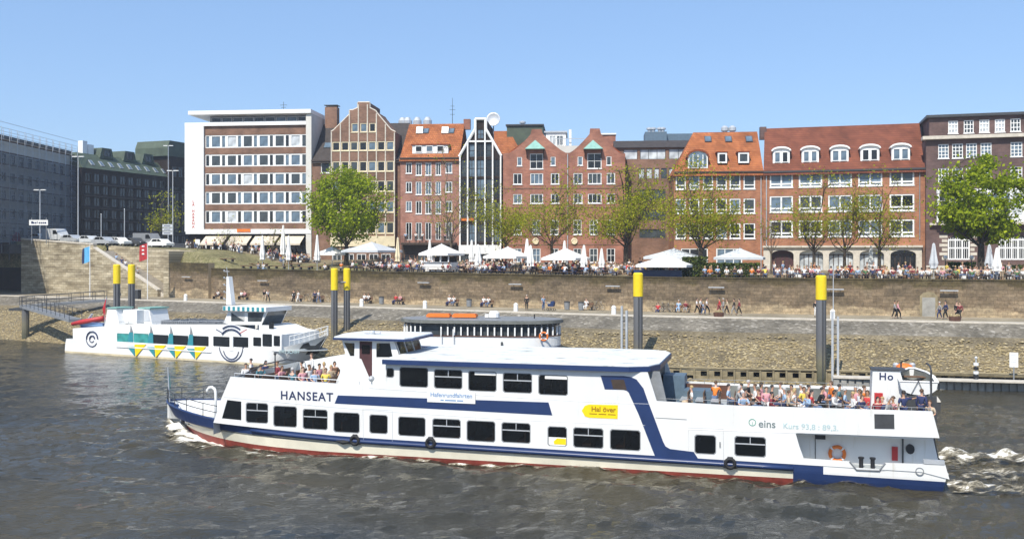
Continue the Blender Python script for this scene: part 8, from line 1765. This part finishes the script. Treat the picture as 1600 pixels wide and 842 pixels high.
A_ = [(1079,3.4,'sit','white','beige','blond',-1.5),(1117,5.4,'sit_lean','orange','denim','brown',2.9),(1140,4.4,'sit','light blue','denim','dark',1.5),(1150,3.6,'sit_lean','grey','navy','grey',1.4),(1157,5.0,'sit','white','denim','dark',-1.2),(1160,1.6,'sit_lean','light blue','denim','grey',.3),(1166,3.0,'sit','brown','brown','dark',1.6),(1171,6.0,'sit','black','black','grey',1.5),(1178,4.6,'sit','white','black','brown',-1.5),(1186,2.6,'sit_lap','maroon','denim','brown',-1.2),(1191,5.2,'sit','pink','denim','dark',1.3),(1198,3.8,'sit','pink','white','brown',0.4),(1205,2.2,'sit_lap','maroon','pink','dark',1.4),(1208,4.8,'sit','black','black','dark',1.6),(1218,5.6,'sit','white','denim','brown',-1.3),(1224,4.0,'sit','light blue','navy','grey',-1.5),(1232,2.8,'sit_lap','beige','black','brown',1.5),(1236,5.2,'sit','beige','denim','dark',-.4),(1243,3.6,'sit','white','white','blond',1.4),(1250,5.8,'sit','white','denim','grey',-1.5),(1257,4.4,'sit','yellow','denim','brown',.6),(1262,2.6,'sit_lap','light blue','denim','blond',-1.0),(1265,5.0,'sit','maroon','black','dark',1.5),(1270,3.4,'sit','red','denim','dark',1.4),(1279,4.2,'sit_lean','black','black','dark',1.5),(1286,5.4,'sit','pink','denim','brown',-1.3),(1299,4.6,'stand','orange','denim','brown',-1.2),(1303,3.2,'sit_lap','white','black','dark',1.2),(1313,5.6,'sit','teal','navy','dark',1.5),(1322,4.4,'sit','light blue','denim','grey',1.5),(1331,3.2,'sit','white','denim','blond',-1.4),(1336,5.2,'sit','pink','black','grey',-.6),(1342,4.0,'sit','white','navy','brown',-1.2),(1346,2.4,'sit_lap','navy','denim','brown',.8),(1352,5.2,'sit','orange','denim','brown',1.4),(1355,3.4,'sit','red','denim','brown',-.4),(1372,1.6,'sit','maroon','black','dark',.3),(1378,1.7,'sit','navy','denim','blond',-.4),(1388,1.5,'sit_lap','grey','black','grey',1.0),(1394,1.8,'sit','pink','denim','brown',-1.2)]
for i, (px, y, k, top, legs, hr, rz) in enumerate(A_):
    jk = rnd() < .3; lg = rnd() < .3
    onship(px, y, ZD, k, top, legs, hr, '%s passenger in %s, ferry sun deck' % ('standing' if k == 'stand' else 'seated', adj(hr, jk, top, lg)), rz, GA, jk, lg)
onship(1412, 1.0, ZD, 'reach', 'navy', 'navy', 'dark', 'crewman in navy standing with outstretched arm right of the funnel', math.pi+.4, GA, False); onship(1440, 1.3, ZD+.12, 'stand', 'navy', 'navy', 'brown', 'person in navy standing at the stern corner below the dinghy', 2.6, GA, True); onship(1452, 1.1, ZD, 'sit', 'beige', 'grey', 'brown', 'seated passenger in beige at the very stern corner', -.6, GA)
F_ = [(384,3.0,'sit_lap','white','denim','dark',.8),(391,5.2,'sit','white','black','dark',-1.3),(407,2.8,'sit_lean','teal','black','brown',.6),(416,4.8,'sit','navy','denim','dark',1.3),(432,4.0,'sit','maroon','denim','brown',-.6),(440,2.6,'sit_lap','pink','denim','brown',1.2),(458,1.6,'sit','teal','denim','grey',2.9),(474,1.9,'sit','pink','denim','brown',1.0),(470,4.4,'sit','beige','denim','dark',-1.0),(484,3.2,'sit','white','navy','brown',1.3),(487,5.4,'stand','white','grey','brown',-.8),(492,1.7,'sit_lap','light blue','navy','dark',.5),(500,3.8,'sit','pink','denim','dark',1.3),(505,5.0,'sit','beige','black','blond',-.9),(509,1.9,'sit','yellow','denim','brown',.4),(517,3.6,'sit_lap','beige','denim','blond',1.0),(523,4.8,'sit','brown','black','dark',.6)]
for px, y, k, top, legs, hr, rz in F_:
    jk = rnd() < .3; lg = rnd() < .35; onship(px, y, ZF, k, top, legs, hr, '%s passenger in %s, ferry fore deck' % ('standing' if k == 'stand' else 'seated', adj(hr, jk, top, lg)), rz, GF, jk, lg)
i = 0
for px in range(1070, 1362, 24):
    for y in (2.4, 5.0): deck_bench(px, y, ZD, 0, 'pale deck bench on the ferry sun deck, %s side' % ('near' if y < 3 else 'far'))
for px in range(388, 530, 26):
    for y in (2.3, 4.9): deck_bench(px, y, ZF, 0, 'pale deck bench on the ferry fore deck, %s side' % ('near' if y < 3 else 'far'))
# ---- the rest of the terrace crowd, farther back, as one mass
def crowd(n_target):
    vs, fs, mi = [], [], []; keys = ['skin'] + ['cloth_'+k for k in CL] + ['hair_dark','hair_brown','hair_blond','bench_wood']; ix = {k: i for i, k in enumerate(keys)}
    cache = {}
    for k in ('sit','sit_lean','sit_lap','stand'):
        p = POSES[k]; cache[k] = [([tuple(v.co) for v in me.vertices], [tuple(q.vertices) for q in me.polygons]) for me in (p['body'], p['shirt'], p['trousers'], p['hair'][0])]
    for i in range(n_target):
        r_ = rnd()
        if r_ < .22: px, t = ru(285, 500), ru(21, 26)
        elif r_ < .62: px, t = ru(590, 990), ru(12.8, 22)
        elif r_ < .72: px, t = ru(985, 1075), ru(12.6, 17)
        else: px, t = ru(1190, 1640), ru(12.8, 16)
        s = qs(px, t); p0 = ring_out(s, t); a = ru(0, 6.28); ca, sa = math.cos(a), math.sin(a); k = random.choice(['sit','sit','sit','sit_lean','sit_lap','stand']); sc = ru(.93,1.05)
        for (V_, F_), m_ in zip(cache[k], ('skin', 'cloth_'+random.choice(TOPS), 'cloth_'+random.choice(LEGS), random.choice(['hair_dark','hair_brown','hair_brown','hair_blond']))):
            b = len(vs); vs += [(p0.x+sc*(x*ca-y*sa), p0.y+sc*(x*sa+y*ca), p0.z+sc*z) for x, y, z in V_]; fs += [tuple(b+j for j in f) for f in F_]; mi += [ix[m_]]*len(F_)
        if k != 'stand':
            mb = MB(); mb.box(-.22,.22,-.2,.24,.40,.44); mb.box(-.2,-.16,-.18,.2,0,.40); mb.box(.16,.2,-.18,.2,0,.40); mb.box(-.22,.22,.22,.26,.44,.85)
            b = len(vs); vs += [(p0.x+x*ca-y*sa, p0.y+x*sa+y*ca, p0.z+z) for x, y, z in mb.v]; fs += [tuple(b+j for j in f) for f in mb.f]; mi += [ix['bench_wood'] if rnd() < (.6 if px > 500 else .1) else ix['cloth_white']]*len(mb.f)
    me = bpy.data.meshes.new('terrace_crowd'); me.from_pydata(vs, [], fs)
    for k in keys: me.materials.append(M[k])
    me.polygons.foreach_set('material_index', mi); me.polygons.foreach_set('use_smooth', [True]*len(fs)); me.update()
    tag(link('terrace_crowd', me), 'dense crowd of cafe guests farther back on the riverside terrace', 'crowd', kind='stuff')
crowd(340)
# ------------------------------------------------------------------ names: labels that single each thing out
ORD = ['first','second','third','fourth','fifth','sixth','seventh','eighth','ninth','tenth','eleventh','twelfth','thirteenth','fourteenth','fifteenth']
byl = {}
for o in scene.objects:
    if o.parent is None and 'label' in o: byl.setdefault(o['label'], []).append(o)
bpy.context.view_layer.update()
for l, os_ in byl.items():
    if len(os_) > 1:
        os_.sort(key=lambda o: pxof(o.matrix_world.translation))
        for i, o in enumerate(os_): o['label'] = l + (', %s from left' % ORD[i] if 0 < i < len(os_)-1 and i < 15 else ', leftmost' if i == 0 else ', rightmost')
for o in scene.objects:
    if 'px' in o: del o['px']
print('PEOPLE', NPEOPLE, 'OBJECTS', len(scene.objects))

m = bpy.data.materials.new('haze_air'); m.use_nodes = True; nt = m.node_tree; nt.nodes.clear(); out = nt.nodes.new('ShaderNodeOutputMaterial'); pv = nt.nodes.new('ShaderNodeVolumePrincipled')
pv.inputs['Density'].default_value = .0004; pv.inputs['Color'].default_value = (.80,.87,.97,1); pv.inputs['Anisotropy'].default_value = .2; nt.links.new(pv.outputs[0], out.inputs['Volume'])
mb = MB(); mb.box(-1000,1000,-430,1000,-6,62); tag(mb.build('haze', m), 'thin daylight haze over the river and town', 'haze', kind='stuff')
